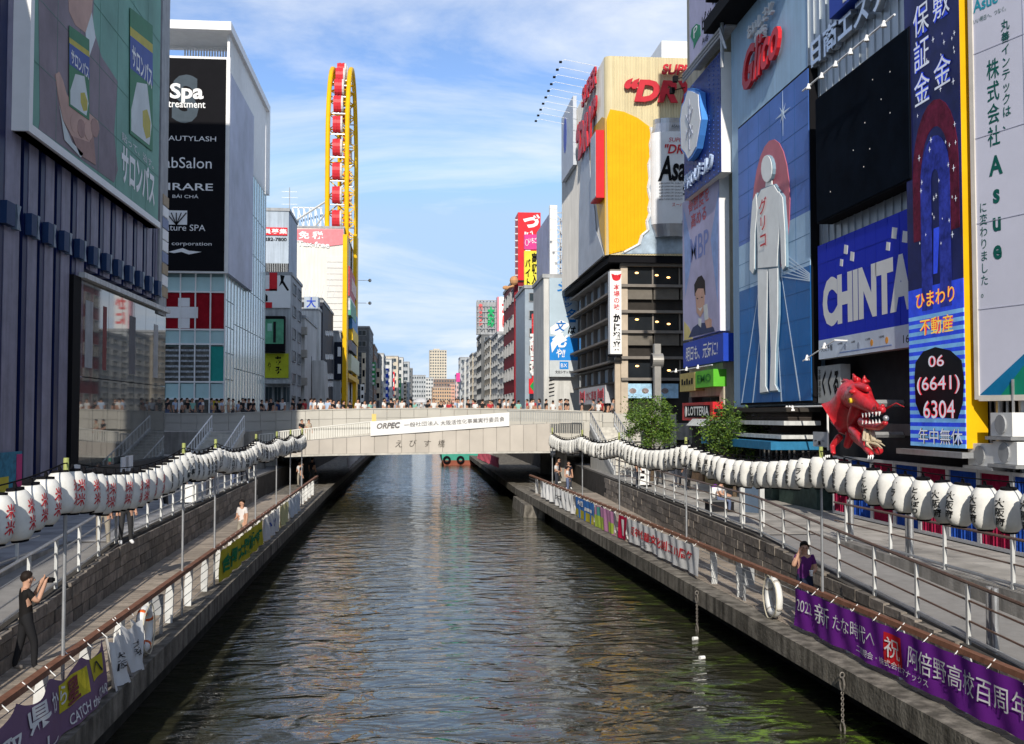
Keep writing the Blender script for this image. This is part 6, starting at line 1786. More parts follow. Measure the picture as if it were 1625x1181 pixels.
tree('round bushy tree in front of the crab restaurant', (P1.x, 55, ZP), (P1.x, 55, 5.15), 1.30, 1.25, 1)
tree('bushy tree in front of the blue awning', (P2.x, 44, ZP), (P2.x, 44, 4.75), 1.22, 1.15, 2)

# ------------------------------------------------------------------ lantern strings
def lanterns():
    PAPER = mat('lantern_paper', (.74, .73, .69), .7, var=.09, scale=7, streak=.10)
    INK = mat('lantern_ink', (.02, .02, .02), .7); INKR = mat('lantern_red', (.55, .03, .04), .7)
    R0, H = .215, .62
    b = MB().mat(PAPER); prof = []
    n = 22
    for k in range(n + 1):
        t = -1 + 2 * k / n
        r = R0 * (1 - abs(t) ** 3.6 * .42) * (1.0 if k % 2 else .982)
        prof.append((r, t * H / 2))
    b.lathe((0, 0, -H / 2 - .05), prof, 18)
    body = b.mesh('lantern_paper', smooth=True)
    c = MB().mat(BLACK); c.lathe((0, 0, -.05), [(.115, -.03), (.115, .035), (.03, .04), (.02, .10)], 12); cap = c.mesh('lantern_cap')
    c = MB().mat(BLACK); c.lathe((0, 0, -H - .05), [(.11, -.03), (.115, .03)], 12); ring = c.mesh('lantern_ring')
    def wrap(s, m, side, w, h, zc, turn, star=None):
        vs, fs = text_geo('\n'.join(s), .02, .1, 0)
        mb = MB().mat(m)
        for v in vs:
            t = v.y * 2 - 1; z = zc + t * h / 2
            rr = R0 * (1 - abs((z + H / 2 + .05) / (H / 2)) ** 3.6 * .42) + .004
            g = (v.x - .5) * w / R0 + turn
            # side=-1: writing faces -X (seen from the river); reading direction towards -Y
            if side < 0: mb.v.append(Vector((-rr * math.cos(g), -rr * math.sin(g), z)))
            else: mb.v.append(Vector((rr * math.cos(g), rr * math.sin(g), z)))
        mb.f = list(fs); mb.m = [0] * len(fs)
        return mb.mesh('lantern_lettering')
    words = ['とんぼり', '一ラン', '大阪信金', '道頓堀', '二八軒', '大阪府']
    RT = [wrap(w, INK, -1, .17, .42, -H / 2 - .05, .12) for w in words]
    LT = [wrap(w, INK, 1, .17, .42, -H / 2 - .05, -.12) for w in words]
    LRED = wrap('米米', INKR, 1, .15, .40, -H / 2 - .05, -.25)
    def string(side, fr, ypoles, lab):
        ys = [9.5] + ypoles
        sg = 1 if side == 'right' else -1
        for i, y in enumerate(ypoles):
            x = fr(y)
            rt = root('lantern_pole', (x, y, ZB), 'grey pole on the %s rail carrying lanterns, %s from the camera' % (side, nth(i)), 'pole', 'poles of the lantern strings')
            MB().mat(STEEL).tube([(x, y, ZB), (x, y, 4.45)], .027, 8).build('shaft', rt)
            MB().mat(mat('bamboo', (.36, .40, .14), .6, var=.2, scale=12)).tube([(x, y, 4.35), (x, y, 4.98)], .04, 8).build('bamboo_tip', rt)
        def zl(y):
            for a, b_ in zip(ys, ys[1:]):
                if y <= b_:
                    t = (y - a) / (b_ - a); return 4.82 - .26 * 4 * t * (1 - t) * min(1, (b_ - a) / 9) - .004 * (y - 20)
            return 4.6
        w = MB().mat(BLACK)
        yy_ = [9.5 + (ypoles[-1] - 9.5) * k / 120 for k in range(121)]
        w.tube([(fr(y) - sg * .02, y, zl(y) + .09) for y in yy_], .012, 4)
        w.build('lantern_cable', label='black cable holding up the %s lantern string' % side, cat='cable')
        seq = []
        y = ypoles[-1] - .3
        while y > 11.2:
            seq.append(y); y -= .6
        for i, y in enumerate(seq):
            rt = root('paper_lantern', (fr(y), y, zl(y) + .02), 'white paper lantern, %s from the bridge on the %s string' % (nth(i), side), 'lantern', 'paper lanterns on the %s string' % side)
            rt.rotation_euler = (random.uniform(-.09, .09), random.uniform(-.10, .10), random.uniform(-.35, .35)); rt.scale = [random.uniform(.95, 1.05)] * 2 + [random.uniform(.94, 1.04)]
            for nm, me in (('shade', body), ('top_cap', cap), ('bottom_ring', ring)):
                o = bpy.data.objects.new(nm, me); o.parent = rt; COL.objects.link(o)
                if nm == 'shade': sh = o
            if side == 'right': me = RT[[0, 2, 0, 5, 3][i // 5 % 5] if i % 7 else 1]
            else: me = LRED if 52 < i < 68 else LT[(i // 3) % 6]
            o = bpy.data.objects.new('lettering', me); o.parent = sh; COL.objects.link(o)
    string('right', XRR, [20.9, 30.6, 39.5, 47.0, 55.5], '')
    string('left', XRL, [16.4, 25.0, 29.2, 37.2, 43.3, 48.6, 54.2], '')
lanterns()

# ------------------------------------------------------------------ cloth banners on the railings
def rail_plane(fr, side, y):
    s = (fr(60) - fr(10)) / 50
    return Pl((fr(y), y), (-s, -1)) if side == 'right' else Pl((fr(y), y), (s, 1))
def banner(label, side, ya, yb, ztop, zbot, m, texts=(), amp=.022, wl=1.5, scallop=0.0, extra=None, seed=0, d0=.14, slump=0.0):
    """hung cloth between ya and yb along the rail; texts: (string, f0, f1, g0, g1, material, kwargs) in 0..1 of the cloth"""
    fr = XRR if side == 'right' else XRL
    pl = rail_plane(fr, side, ya); L = abs(yb - ya)
    rng = random.Random(seed); ph = [rng.uniform(0, 6) for _ in range(4)]
    def disp(a, b):
        t = (ztop - b) / (ztop - zbot)
        return d0 + amp * math.sin(a * 6.28 / wl + ph[0] + .8 * math.sin(b * 3 + ph[1])) * (.3 + t) + amp * .6 * math.sin(a * 6.28 / (wl * .43) + ph[2] + b * 4) + slump * t
    nx, nz = max(8, int(L / .09)), 10
    rt = root('banner', pl.pt(L / 2, zbot, d0), label, 'banner')
    mb = MB().mat(m)
    def tp(a):
        k = (a / max(scallop, .01)) % 1 if scallop else 0
        return ztop - (.16 * math.sin(math.pi * k) if scallop else 0) 
    grid = []
    for i in range(nx + 1):
        a = L * i / nx; row = []
        for j in range(nz + 1):
            b = tp(a) + (zbot - tp(a)) * j / nz
            row.append(len(mb.v)); mb.v.append(pl.pt(a, b, disp(a, b)))
        grid.append(row)
    for i in range(nx):
        for j in range(nz):
            mb.f.append((grid[i][j], grid[i][j + 1], grid[i + 1][j + 1], grid[i + 1][j])); mb.m.append(0)
    mb.build('cloth', rt, smooth=True)
    for (s, f0, f1, g0, g1, tm, kw) in texts:
        r = (L * f0, L * f1, zbot + (ztop - zbot) * g0, zbot + (ztop - zbot) * g1)
        if s is None:
            k = MB().mat(tm); n = 10
            for i in range(n):
                for j in range(4):
                    q = [(r[0] + (r[1] - r[0]) * (i + e) / n, r[2] + (r[3] - r[2]) * (j + f) / 4) for e, f in ((0, 0), (1, 0), (1, 1), (0, 1))]
                    k.poly([pl.pt(a, b, disp(a, b) + .006) for a, b in q])
            k.build('printed_patch', rt)
        else: text(rt, pl, s, r, tm, .026, bend=disp, **kw)
    tie = MB().mat(WHITE)
    for k in range(int(L / .9) + 1):
        a = min(L, k * .9); tie.tube([pl.pt(a, ztop - .02, disp(a, ztop)), pl.pt(a, ztop + .12, 0)], .008, 4)
    tie.build('tie', rt)
    return rt
def cloth_mat(name, c): return mat(name, c, .75, var=.06, scale=2, bump=.12, bscale=60)
PUR = cloth_mat('cloth_purple', (.16, .022, .27)); CW_ = cloth_mat('cloth_white', (.68, .68, .68)); MAV = cloth_mat('cloth_mauve', (.20, .12, .20))
TW = mat('cloth_ink_white', (.72, .72, .72), .7, var=0); TR = mat('cloth_ink_red', (.55, .02, .03), .7, var=0); TK = mat('cloth_ink_black', (.03, .03, .035), .7, var=0); TG = mat('cloth_ink_green', (.02, .2, .08), .7, var=0)
CYE = cloth_mat('cloth_yellow', (.55, .47, .04))
banner('long purple banner congratulating a school, foreground right', 'right', 22.0, 11.2, 2.0, 1.22, PUR, [
    ('2022', .022, .085, .46, .76, TW, {}), ('新', .10, .17, .34, .84, TW, {}), ('たな時代へ', .185, .345, .40, .78, TW, {}), (None, .375, .43, .20, .86, TR, {}), ('祝', .38, .425, .34, .78, TW, {}),
    ('阿倍野高校百周年', .455, .76, .34, .80, TW, {}), ('二四期会・株式会社マナックス', .27, .52, .12, .28, TW, {})], seed=1, amp=.026, wl=1.7, d0=.14)
banner('white banner with red and dark characters on the right rail', 'right', 37.5, 28.9, 1.98, 1.2, CW_, [('阪神住建文化創立10周年', .06, .94, .35, .75, TR, {'bold': .02}), ('記念', .2, .34, .1, .26, TK, {})], seed=2, amp=.03, wl=1.9)
banner('narrow red banner on the right rail', 'right', 39.0, 37.7, 1.98, 1.15, cloth_mat('cloth_red', (.5, .012, .06)), [(None, .38, .6, .15, .85, TW, {})], seed=3)
banner('pink and lime striped banner on the right rail', 'right', 43.4, 39.8, 1.98, 1.12, cloth_mat('cloth_pink', (.55, .25, .42)), [(None, .0, .5, .0, .55, cloth_mat('cloth_lime', (.42, .55, .08)), {}), (None, .72, .98, .05, .5, cloth_mat('cloth_lime', (.42, .55, .08)), {}), (None, .1, .3, .55, .95, cloth_mat('cloth_teal', (.1, .35, .3)), {})], seed=4)
banner('blue and yellow banner on the right rail', 'right', 48.0, 43.7, 1.98, 1.12, cloth_mat('cloth_blue', (.05, .18, .50)), [(None, .0, 1, .0, .42, CYE, {}), ('大阪', .15, .5, .6, .9, TW, {'bold': .03}), (None, .55, .9, .5, .66, TW, {})], seed=5)
banner('white banner with faint characters on the right rail', 'right', 53.8, 48.3, 1.98, 1.15, CW_, [('大阪 一', .1, .7, .4, .7, TK, {})], seed=6, amp=.06)
banner('crumpled white banner nearest the bridge on the right rail', 'right', 58.0, 54.2, 1.98, 1.2, CW_, [], seed=7, amp=.07)
banner('mauve scalloped banner with star prefecture lettering, foreground left', 'left', 10.2, 18.0, 2.0, 1.13, MAV, [
    ('鳥', .30, .40, .08, .42, TW, {'bold': .02}), ('取', .42, .5, .30, .62, TW, {'bold': .02}), ('県', .53, .63, .42, .80, TW, {'bold': .02}), ('から', .65, .73, .48, .78, TW, {'bold': .01}), (None, .70, .86, .35, .80, CYE, {}), ('星', .735, .815, .38, .76, mat('ink_maroon', (.2, .06, .06), .7), {'bold': .03}), (None, .89, .97, .45, .82, CYE, {}), ('へ', .90, .96, .5, .75, TK, {}),
    ('まし', .5, .66, .06, .26, TW, {}), ('CATCH the STAR', .74, .99, .06, .24, TW, {'bold': .01})], seed=8, scallop=1.3, amp=.03, wl=2.2, slump=.12)
for i, (ya, yb) in enumerate(((18.2, 19.2), (19.25, 20.3))):
    banner(('nearer' if i == 0 else 'farther') + ' of two crumpled white pointed banners beside the left life ring', 'left', ya, yb, 2.0, 1.08, CW_, [('大阪', .3, .7, .3, .6, TK, {'vert': True})], seed=9 + i, scallop=.6, amp=.06, slump=.14, wl=.7)
banner('yellow banner with green characters on the left rail', 'left', 29.2, 38.0, 1.98, 1.15, CYE, [('合同大阪府本', .04, .96, .2, .82, TG, {'bold': .05})], seed=11, amp=.03, wl=1.9)
for i, (ya, yb) in enumerate(((38.4, 43.0), (43.4, 46.2), (46.6, 51.5))):
    banner('%s of three pale banners beyond the yellow one on the left rail' % nth(i), 'left', ya, yb, 1.98, 1.15, (CW_, cloth_mat('cloth_cream_yellow', (.6, .56, .3)), cloth_mat('cloth_pale_blue', (.55, .60, .66)))[i], [('いけ', .3, .7, .35, .7, mat('cloth_ink_blue', (.05, .1, .4), .7), {})] if i == 0 else [], seed=12 + i, amp=.06)
banner('far white banners row beyond the bridge on the left quay', 'left', 92, 118, 2.0, 1.15, CW_, [], seed=20, amp=.06, wl=2.5)
banner('far rose banners row beyond the bridge on the right quay', 'right', 112, 92, 2.0, 1.15, cloth_mat('cloth_rose', (.5, .10, .14)), [], seed=21, amp=.08, wl=2.0)

# ------------------------------------------------------------------ life rings, chains, rail boxes
def life_ring(label, x, y, sg):
    BM_ = mat('ring_orange', (.6, .12, .03), .5) if sg < 0 else mat('ring_grey', (.45, .42, .38), .6)
    rt = root('life_ring', (x, y, ZB + .1), label, 'life ring', 'life rings on the railings')
    c = Vector((x - sg * .12, y, ZB + .48)); P = [c + Vector((0, .36 * math.cos(g), .36 * math.sin(g))) for g in [k * math.pi / 12 for k in range(24)]]
    MB().mat(mat('ring_white', (.72, .72, .70), .5, var=.08)).tube(P, .085, 10, True).build('ring', rt, smooth=True); rg = [c_ for c_ in rt.children][0]
    for k in range(4):
        g0 = k * math.pi / 2 + .5; Q = [c + Vector((0, .36 * math.cos(g), .36 * math.sin(g))) for g in (g0 - .09, g0, g0 + .09)]
        MB().mat(BM_).tube(Q, .091, 10).build('band', rg, smooth=True)
    Q = [c + Vector((-sg * .09, .46 * math.cos(g), .46 * math.sin(g) - .03 * math.sin(4 * g))) for g in [k * math.pi / 12 for k in range(24)]]
    MB().mat(mat('rope', (.5, .46, .36), .8)).tube(Q, .012, 5, True).build('rope', rt)
life_ring('white life ring hung on the left rail', XRL(20.9), 20.9, -1)
life_ring('white life ring hung on the right rail', XRR(23.3), 23.3, 1)
for i, (side, y, lab) in enumerate((('right', 22.6, 'grey control box on the right rail post near the life ring'), ('left', 22.9, 'grey control box on the left rail post past the life ring'))):
    sg = 1 if side == 'right' else -1; x = (XRR if sg > 0 else XRL)(y)
    rt = root('control_box', (x, y, ZB), lab, 'box'); yb_ = 25.6 if sg > 0 else y
    x = (XRR if sg > 0 else XRL)(yb_)
    rt.location = (x, yb_, ZB); ORI[rt.name] = Vector(rt.location)
    wbox('case', rt, GREY, x - .12 + sg * .1, x + .12 + sg * .1, yb_ - .1, yb_ + .1, ZB + .4, ZB + .8); wbox('bracket', rt, STEEL, x - .03, x + .03, yb_ - .03, yb_ + .03, ZB, ZB + .42)
def chain(label, y):
    x = XQR(y) - .05; rt = root('mooring_chain', (x, y, ZB - .1), label, 'chain', 'mooring chains on the quay edge')
    m = MB().mat(mat('rusty_chain', (.22, .2, .18), .6, .4, var=.3, scale=20))
    z = ZB - .05
    def ring(r, w, flip):
        nonlocal z
        c = Vector((x, y, z - r)); ax = Vector((0, 1, 0)) if flip else Vector((1, 0, 0))
        m.tube([c + ax * r * .8 * math.cos(g) + Vector((0, 0, r * math.sin(g))) for g in [k * math.pi / 6 for k in range(12)]], w, 5, True); z -= 2 * r * .86
    ring(.05, .012, False); ring(.12, .016, True)
    for k in range(12): ring(.028, .009, k % 2 == 0)
    ring(.12, .016, True); m.build('links', rt)
chain('mooring chain with rings hanging from the right quay near the bottom', 18.6); chain('mooring chain with rings hanging from the right quay by the white banner', 27.5)
for i, (x, y) in enumerate(((7.0, 26.5), (6.6, 24.4))):
    MB().mat(WHITE).tube([(x, y, .03), (x + .12, y + .05, .03)], [.05, .045], 8).build('floating_bottle', label=('farther' if i == 0 else 'nearer') + ' white floating scrap on the dark water by the right quay', cat='litter')
# barge with tyres
def barge():
    y = 122.0; x0, x1 = PY(702, 735, y).x, PY(768, 735, y).x
    rt = root('work_barge', ((x0 + x1) / 2, y, 0), 'flat green barge with tyre fenders moored beyond the bridge', 'boat')
    G = mat('barge_green', (.06, .32, .24), .5, var=.15, scale=1.5); RD = mat('barge_red', (.28, .09, .06), .7, var=.25, scale=2)
    m = MB().mat(RD); m.hexa([(x0 + .3, y + .1, -.3), (x1, y + .1, -.3), (x1, y + 9, -.3), (x0 + .3, y + 9, -.3), (x0, y, .55), (x1, y, .55), (x1, y + 9, .55), (x0, y + 9, .55)]); m.build('lower_hull', rt)
    m = MB().mat(G); m.hexa([(x0, y, .56), (x1, y, .56), (x1, y + 9, .56), (x0, y + 9, .56), (x0 - .1, y - .05, 1.35), (x1, y - .05, 1.35), (x1, y + 9, 1.35), (x0 - .1, y + 9, 1.35)]); m.build('upper_hull', rt)
    for k in range(4):
        c = Vector((x0 + .5 + k * 1.55, y - .15, .62)); MB().mat(BLACK).tube([c + Vector((.33 * math.cos(g), 0, .33 * math.sin(g))) for g in [j * math.pi / 8 for j in range(16)]], .13, 7, True).build('tyre', rt, smooth=True)
barge()
# ------------------------------------------------------------------ people
SKIN = mat('skin', (.50, .29, .20), .55, var=.05); HAIR = mat('hair', (.018, .013, .011), .55, var=.2)
SHOE = random_mat('shoes', [(.7, .7, .7), (.03, .03, .03), (.2, .18, .16)])
PANTS = random_mat('trousers', [(.03, .035, .05), (.02, .02, .022), (.10, .13, .22), (.30, .27, .22), (.06, .06, .065)])
SHIRT = obj_colour_mat('shirt')
def person_mesh(name, J=None, fingers=True, pants=None, skirt=False, sleeves='short', female=False, scale=1.0):
    """one continuous body grown over a jointed skeleton; facing -Y, feet at z=0"""
    S = .93 if female else 1.0
    D = dict(pelvis=(0, .0, .96), spine=(0, .01, 1.12), chest=(0, 0, 1.30), collar=(0, .01, 1.42), neck=(0, .0, 1.50), head=(0, -.02, 1.60), crown=(0, -.005, 1.685),
             sL=(-.17, .01, 1.405), eL=(-.215, .03, 1.13), wL=(-.235, -.06, .90), sR=(.17, .01, 1.405), eR=(.215, .03, 1.13), wR=(.235, -.06, .90),
             hL=(-.095, 0, .90), kL=(-.115, -.03, .50), aL=(-.13, .02, .09), tL=(-.15, -.14, .035), hR=(.095, 0, .90), kR=(.125, -.0, .50), aR=(.15, .05, .09), tR=(.18, -.10, .035))
    RD = dict(pelvis=.150, spine=.138, chest=.152, collar=.095, neck=.056, head=.110, crown=.090, sL=.080, eL=.052, wL=.033, sR=.080, eR=.052, wR=.033, hL=.108, kL=.076, aL=.056, tL=.045, hR=.108, kR=.076, aR=.056, tR=.045)
    if J: D.update(J)
    E = [('pelvis', 'spine', 1), ('spine', 'chest', 1), ('chest', 'collar', 1), ('collar', 'neck', 0), ('neck', 'head', 0), ('head', 'crown', 0), ('chest', 'sL', 1), ('sL', 'eL', 1 if sleeves == 'long' else 5), ('eL', 'wL', 1 if sleeves == 'long' else 0), ('chest', 'sR', 1), ('sR', 'eR', 1 if sleeves == 'long' else 5), ('eR', 'wR', 1 if sleeves == 'long' else 0),
         ('pelvis', 'hL', 2), ('hL', 'kL', 2), ('kL', 'aL', 2 if pants != 'short' else 0), ('aL', 'tL', 3), ('pelvis', 'hR', 2), ('hR', 'kR', 2), ('kR', 'aR', 2 if pants != 'short' else 0), ('aR', 'tR', 3)]
    V = list(D); pos = {k: Vector(D[k]) for k in V}; rad = dict(RD)
    if fingers:
        for sd in 'LR':
            w = pos['w' + sd]; d = (w - pos['e' + sd]).normalized(); side = d.cross(Vector((0, 1, 0)))
            if side.length < .2: side = d.cross(Vector((1, 0, 0)))
            side.normalize(); curl = d.cross(side) * (1 if sd == 'L' else -1)
            p = w + d * .075; pos['p' + sd] = p; rad['p' + sd] = .033; V.append('p' + sd); E.append(('w' + sd, 'p' + sd, 0))
            for i in range(4):
                a, b = 'f%s%da' % (sd, i), 'f%s%db' % (sd, i); o = side * (-.030 + .020 * i); ln = (.038, .045, .042, .032)[i]
                pos[a] = p + o + d * ln; pos[b] = p + o + d * ln * 1.7 + curl * .02
                rad[a] = .0095; rad[b] = .008; V += [a, b]; E += [('p' + sd, a, 0), (a, b, 0)]
            a = 'th' + sd; pos[a] = w + d * .05 - side * .055 + curl * .015; rad[a] = .0105; V.append(a); E.append(('w' + sd, a, 0))
    ix = {k: i for i, k in enumerate(V)}
    me = bpy.data.meshes.new('sk'); me.from_pydata([pos[k] * S * scale for k in V], [(ix[a], ix[b]) for a, b, _ in E], [])
    ob = bpy.data.objects.new('sk', me); COL.objects.link(ob)
    ob.modifiers.new('s', 'SKIN'); sv = me.skin_vertices[0].data
    for k in V:
        r = rad[k] * S * scale
        ry = r * (.78 if k in ('pelvis', 'spine', 'chest') else 1)
        if k in ('head',): sv[ix[k]].radius = (r * .86, r * 1.08)
        elif k in ('chest', 'pelvis', 'spine'): sv[ix[k]].radius = (r * 1.12, ry)
        else: sv[ix[k]].radius = (r, r)
        sv[ix[k]].use_root = (k == 'pelvis')
    sb = ob.modifiers.new('b', 'SUBSURF'); sb.levels = 1; sb.render_levels = 1
    ev = ob.evaluated_get(bpy.context.evaluated_depsgraph_get())
    out = bpy.data.meshes.new_from_object(ev); out.name = name
    segs = [(pos[a] * S * scale, pos[b] * S * scale, t) for a, b, t in E]
    for m in (SKIN, SHIRT, PANTS, SHOE, HAIR): out.materials.append(m)
    for p in out.polygons:
        c = p.center; best = 9; mt = 0
        for a, b, t in segs:
            d = b - a; f = max(0, min(1, (c - a).dot(d) / max(d.length_squared, 1e-6))); q = (c - a - d * f).length
            if q < best:
                best = q; mt = t
                if t == 5: mt = 1 if f < .55 else 0
        p.material_index = mt; p.use_smooth = True
    bpy.data.objects.remove(ob); bpy.data.meshes.remove(me)
    H = pos['head'] * S * scale; Cn = pos['crown'] * S * scale
    # hair cap and face, as children
    hb = MB().mat(HAIR); cc = H.lerp(Cn, .45) + Vector((0, .014, .012)); R = Vector((.098, .112, .112)) * S * scale
    nu, nv = 16, 8; i0 = len(hb.v)
    for j in range(nv + 1):
        for a in range(nu):
            g = 2 * math.pi * a / nu; fr_ = math.cos(g - math.pi * 1.5)            # 1 at the front (-Y)
            lim = 1.0 + (1.65 if female else 1.35) * ((1 - fr_) / 2) ** .8
            t = lim * j / nv
            w = 1 + .04 * math.sin(5 * g + j)
            hb.v.append(cc + Vector((R.x * math.sin(t) * math.cos(g) * w, R.y * math.sin(t) * math.sin(g) * w, R.z * math.cos(t))))
    for j in range(nv):
        for a in range(nu):
            d = (a + 1) % nu; hb.f.append((i0 + j * nu + a, i0 + (j + 1) * nu + a, i0 + (j + 1) * nu + d, i0 + j * nu + d)); hb.m.append(0)
    hair = hb.mesh(name + '_hair', smooth=True)
    fb = MB().mat(HAIR); k = S * scale
    for sx in (-1, 1):
        fb.ball(H + Vector((sx * .034, -.098, .012)) * k, (.014 * k, .008 * k, .006 * k), 8, 4); fb.ball(H + Vector((sx * .034, -.097, .036)) * k, (.02 * k, .008 * k, .004 * k), 8, 4)
    fb.mat(SKIN); fb.ball(H + Vector((0, -.108, -.012)) * k, (.013 * k, .018 * k, .022 * k), 8, 5)
    for sx in (-1, 1): fb.ball(H + Vector((sx * .088, .0, -.002)) * k, (.012 * k, .022 * k, .03 * k), 8, 5)
    fb.mat(mat('lips', (.38, .15, .12), .5)); fb.ball(H + Vector((0, -.094, -.05)) * k, (.024 * k, .008 * k, .006 * k), 8, 4)
    face = fb.mesh(name + '_face', smooth=True)
    return out, hair, face
def place(ms, label, loc, rz, col, group=None, pants=None):
    rt = root('person', loc, label, 'person', group)
    rt.rotation_euler = (0, 0, rz)
    o = bpy.data.objects.new('body', ms[0]); o.parent = rt; o.color = (*col, 1); COL.objects.link(o)
    if pants: o.material_slots[2].link = 'OBJECT'; o.material_slots[2].material = mat('trousers_%02d' % int(pants[2] * 1000), pants, .8)
    for nm, me in (('hair', ms[1]), ('face', ms[2])):
        q = bpy.data.objects.new(nm, me); q.parent = rt; COL.objects.link(q)
    return rt
SIT = dict(pelvis=(0, .0, .50), spine=(0, .02, .68), chest=(0, -.02, .86), collar=(0, -.03, .98), neck=(0, -.05, 1.05), head=(0, -.09, 1.14), crown=(0, -.08, 1.225), sL=(-.17, -.03, .96), eL=(-.21, -.10, .71), wL=(-.12, -.32, .66), sR=(.17, -.03, .96), eR=(.21, -.10, .71), wR=(.12, -.32, .66),
           hL=(-.09, -.02, .47), kL=(-.11, -.43, .48), aL=(-.11, -.40, .09), tL=(-.11, -.55, .035), hR=(.09, -.02, .47), kR=(.11, -.43, .48), aR=(.11, -.40, .09), tR=(.11, -.55, .035))
PM = person_mesh('stand_a', fingers=True)
PF = person_mesh('stand_b', dict(eL=(-.20, -.02, 1.12), wL=(-.10, -.22, 1.08), eR=(.21, .02, 1.13)), female=True)
PW = person_mesh('walk', dict(kL=(-.09, -.16, .53), aL=(-.09, -.20, .10), tL=(-.09, -.36, .06), kR=(.09, .06, .52), aR=(.09, .26, .14), tR=(.09, .14, .04), wL=(-.23, .14, .93), wR=(.23, -.2, .95)))
PS_ = person_mesh('sit', SIT, female=True)
PCAM = person_mesh('photographer', dict(kL=(-.12, -.12, .5), aL=(-.13, -.12, .09), tL=(-.15, -.28, .035), kR=(.12, .06, .5), aR=(.13, .16, .09), tR=(.16, .0, .035), eR=(.24, -.14, 1.22), wR=(.11, -.27, 1.52), eL=(-.22, -.14, 1.22), wL=(-.07, -.28, 1.50)))
PPH = person_mesh('phone_man', dict(eL=(-.25, -.10, 1.20), wL=(-.13, -.10, 1.50), eR=(.23, -.02, 1.14), wR=(.13, -.26, 1.10)))
# named people
P_ = PZ(40, 1066, ZB)
ph = place(PCAM, 'person in black shirt and trousers photographing with a camera on the left boardwalk', (P_.x, P_.y, ZB + .006), math.radians(120), (.012, .011, .011), pants=(.02, .02, .022))
M = Matrix.Translation(ph.location) @ ph.rotation_euler.to_matrix().to_4x4()
cpos = M @ Vector((.02, -.37, 1.56))
cmr = root('hand_camera', cpos, 'small black camera held up by the person in black', 'camera')
b = MB().mat(BLACK); d_ = (M.to_3x3() @ Vector((0, -1, 0))); b.box(cpos.x - .07, cpos.x + .07, cpos.y - .03, cpos.y + .03, cpos.z - .045, cpos.z + .045); b.build('camera_body', cmr)
b = MB().mat(BLACK); b.tube([cpos, cpos + d_ * .1], .032, 10); b.build('lens', cmr)
P_ = PY(1277, 930, 22.9)
ma = place(PPH, 'person in purple polo shirt with hand to the ear behind the right rail', (P_.x, 22.9, ZB + .006), math.radians(-14), (.10, .02, .13), pants=(.02, .025, .05))
q = (Matrix.Translation(ma.location) @ ma.rotation_euler.to_matrix().to_4x4()) @ Vector((.10, -.36, 1.10))
cup = root('paper_cup', q, 'small white paper cup held by the person in purple', 'cup'); b = MB().mat(SIGNW); b.lathe(q, [(.03, -.05), (.042, .06)], 12); b.build('cup_wall', cup); b = MB().mat(SIGNW); b.lathe(q, [(.045, .06), (.045, .07)], 12); b.build('lid', cup)
x, y = PZ(1142, 812, ZP).x, PZ(1142, 812, ZP).y
st = root('bench', (x, y, ZP), 'dark block seat under the sitting person on the right promenade', 'bench'); wbox('seat', st, DGR, x - .5, x + .5, y - .3, y + .35, ZP + .36, ZP + .43); wbox('base', st, DARK, x - .45, x + .45, y - .25, y + .3, ZP, ZP + .36)
place(PS_, 'person in white top sitting on a dark seat on the right promenade', (x, y - .05, ZP - .02), math.radians(55), (.7, .7, .72))
bag = root('backpack', (x - .02, y + .28, ZP + .43), 'white and purple backpack of the sitting person', 'bag'); b = MB().mat(WHITE); b.ball((x - .1, y + .26, ZP + .68), (.16, .12, .24), 10, 6); b.build('pack', bag, smooth=True); b = MB().mat(PUR); b.ball((x - .1, y + .26, ZP + .88), (.12, .09, .08), 10, 5); b.build('flap', bag, smooth=True)
b = MB(); x2, y2 = x + .25, y - 1.0
pb = root('info_pillar', (13.0, 34.5, ZP), 'grey steel framed notice stand between the sitting person and the ramp', 'stand')
c0, c1 = PZ(1178, 833, ZP), PZ(1209, 836, ZP)
for q in (c0, c1): wbox('leg', pb, WSTEEL, q.x - .07, q.x + .07, q.y - .07, q.y + .07, ZP, ZP + 1.75)
b = MB().mat(mat('board_blue_grey', (.10, .14, .2), .4)); b.hexa([c0 + Vector((0, .03, .4)), c1 + Vector((0, .03, .4)), c1 + Vector((.0, .09, .4)), c0 + Vector((.0, .09, .4)), c0 + Vector((0, .03, 1.65)), c1 + Vector((0, .03, 1.65)), c1 + Vector((.0, .09, 1.65)), c0 + Vector((.0, .09, 1.65))]); b.build('board', pb)
walk = [('person in yellow shirt on the right promenade', 1210 - 162, 770, (.6, .5, .1), PF, 2.6), ('person in cream trousers walking on the right promenade', 1076, 775, (.6, .55, .45), PW, 2.9), ('person in black trousers walking on the right promenade', 1093, 778, (.6, .6, .6), PW, .3),
        ('person in dark blue behind the sign board on the right promenade', 1012, 775, (.03, .04, .09), PM, 1.0)]
for lab, u, v, c, ms, rz in walk:
    q = PZ(u, v, ZP); place(ms, lab, (q.x, q.y, ZP + .013), rz, c)
sb = PZ(1020, 773, ZP); s = root('sandwich_board', sb, 'white standing board with black brush letters by the right rail', 'sign')
pl = FY(sb.y); b = MB().mat(SIGNW); b.pbox(pl, sb.x - .3, sb.x + .3, ZP + .1, ZP + 1.25, -.1, 0); b.build('board', s); b = MB().mat(BLACK); b.pbox(pl, sb.x - .4, sb.x + .4, ZP, ZP + .1, -.25, .15); b.build('foot', s)
for k in range(3): piece('brush_mark', s, BLACK, pl, sb.x - .1 + .03 * k, sb.x + .08 + .02 * k, ZP + .4 + .26 * k, ZP + .52 + .27 * k, 0, .01)
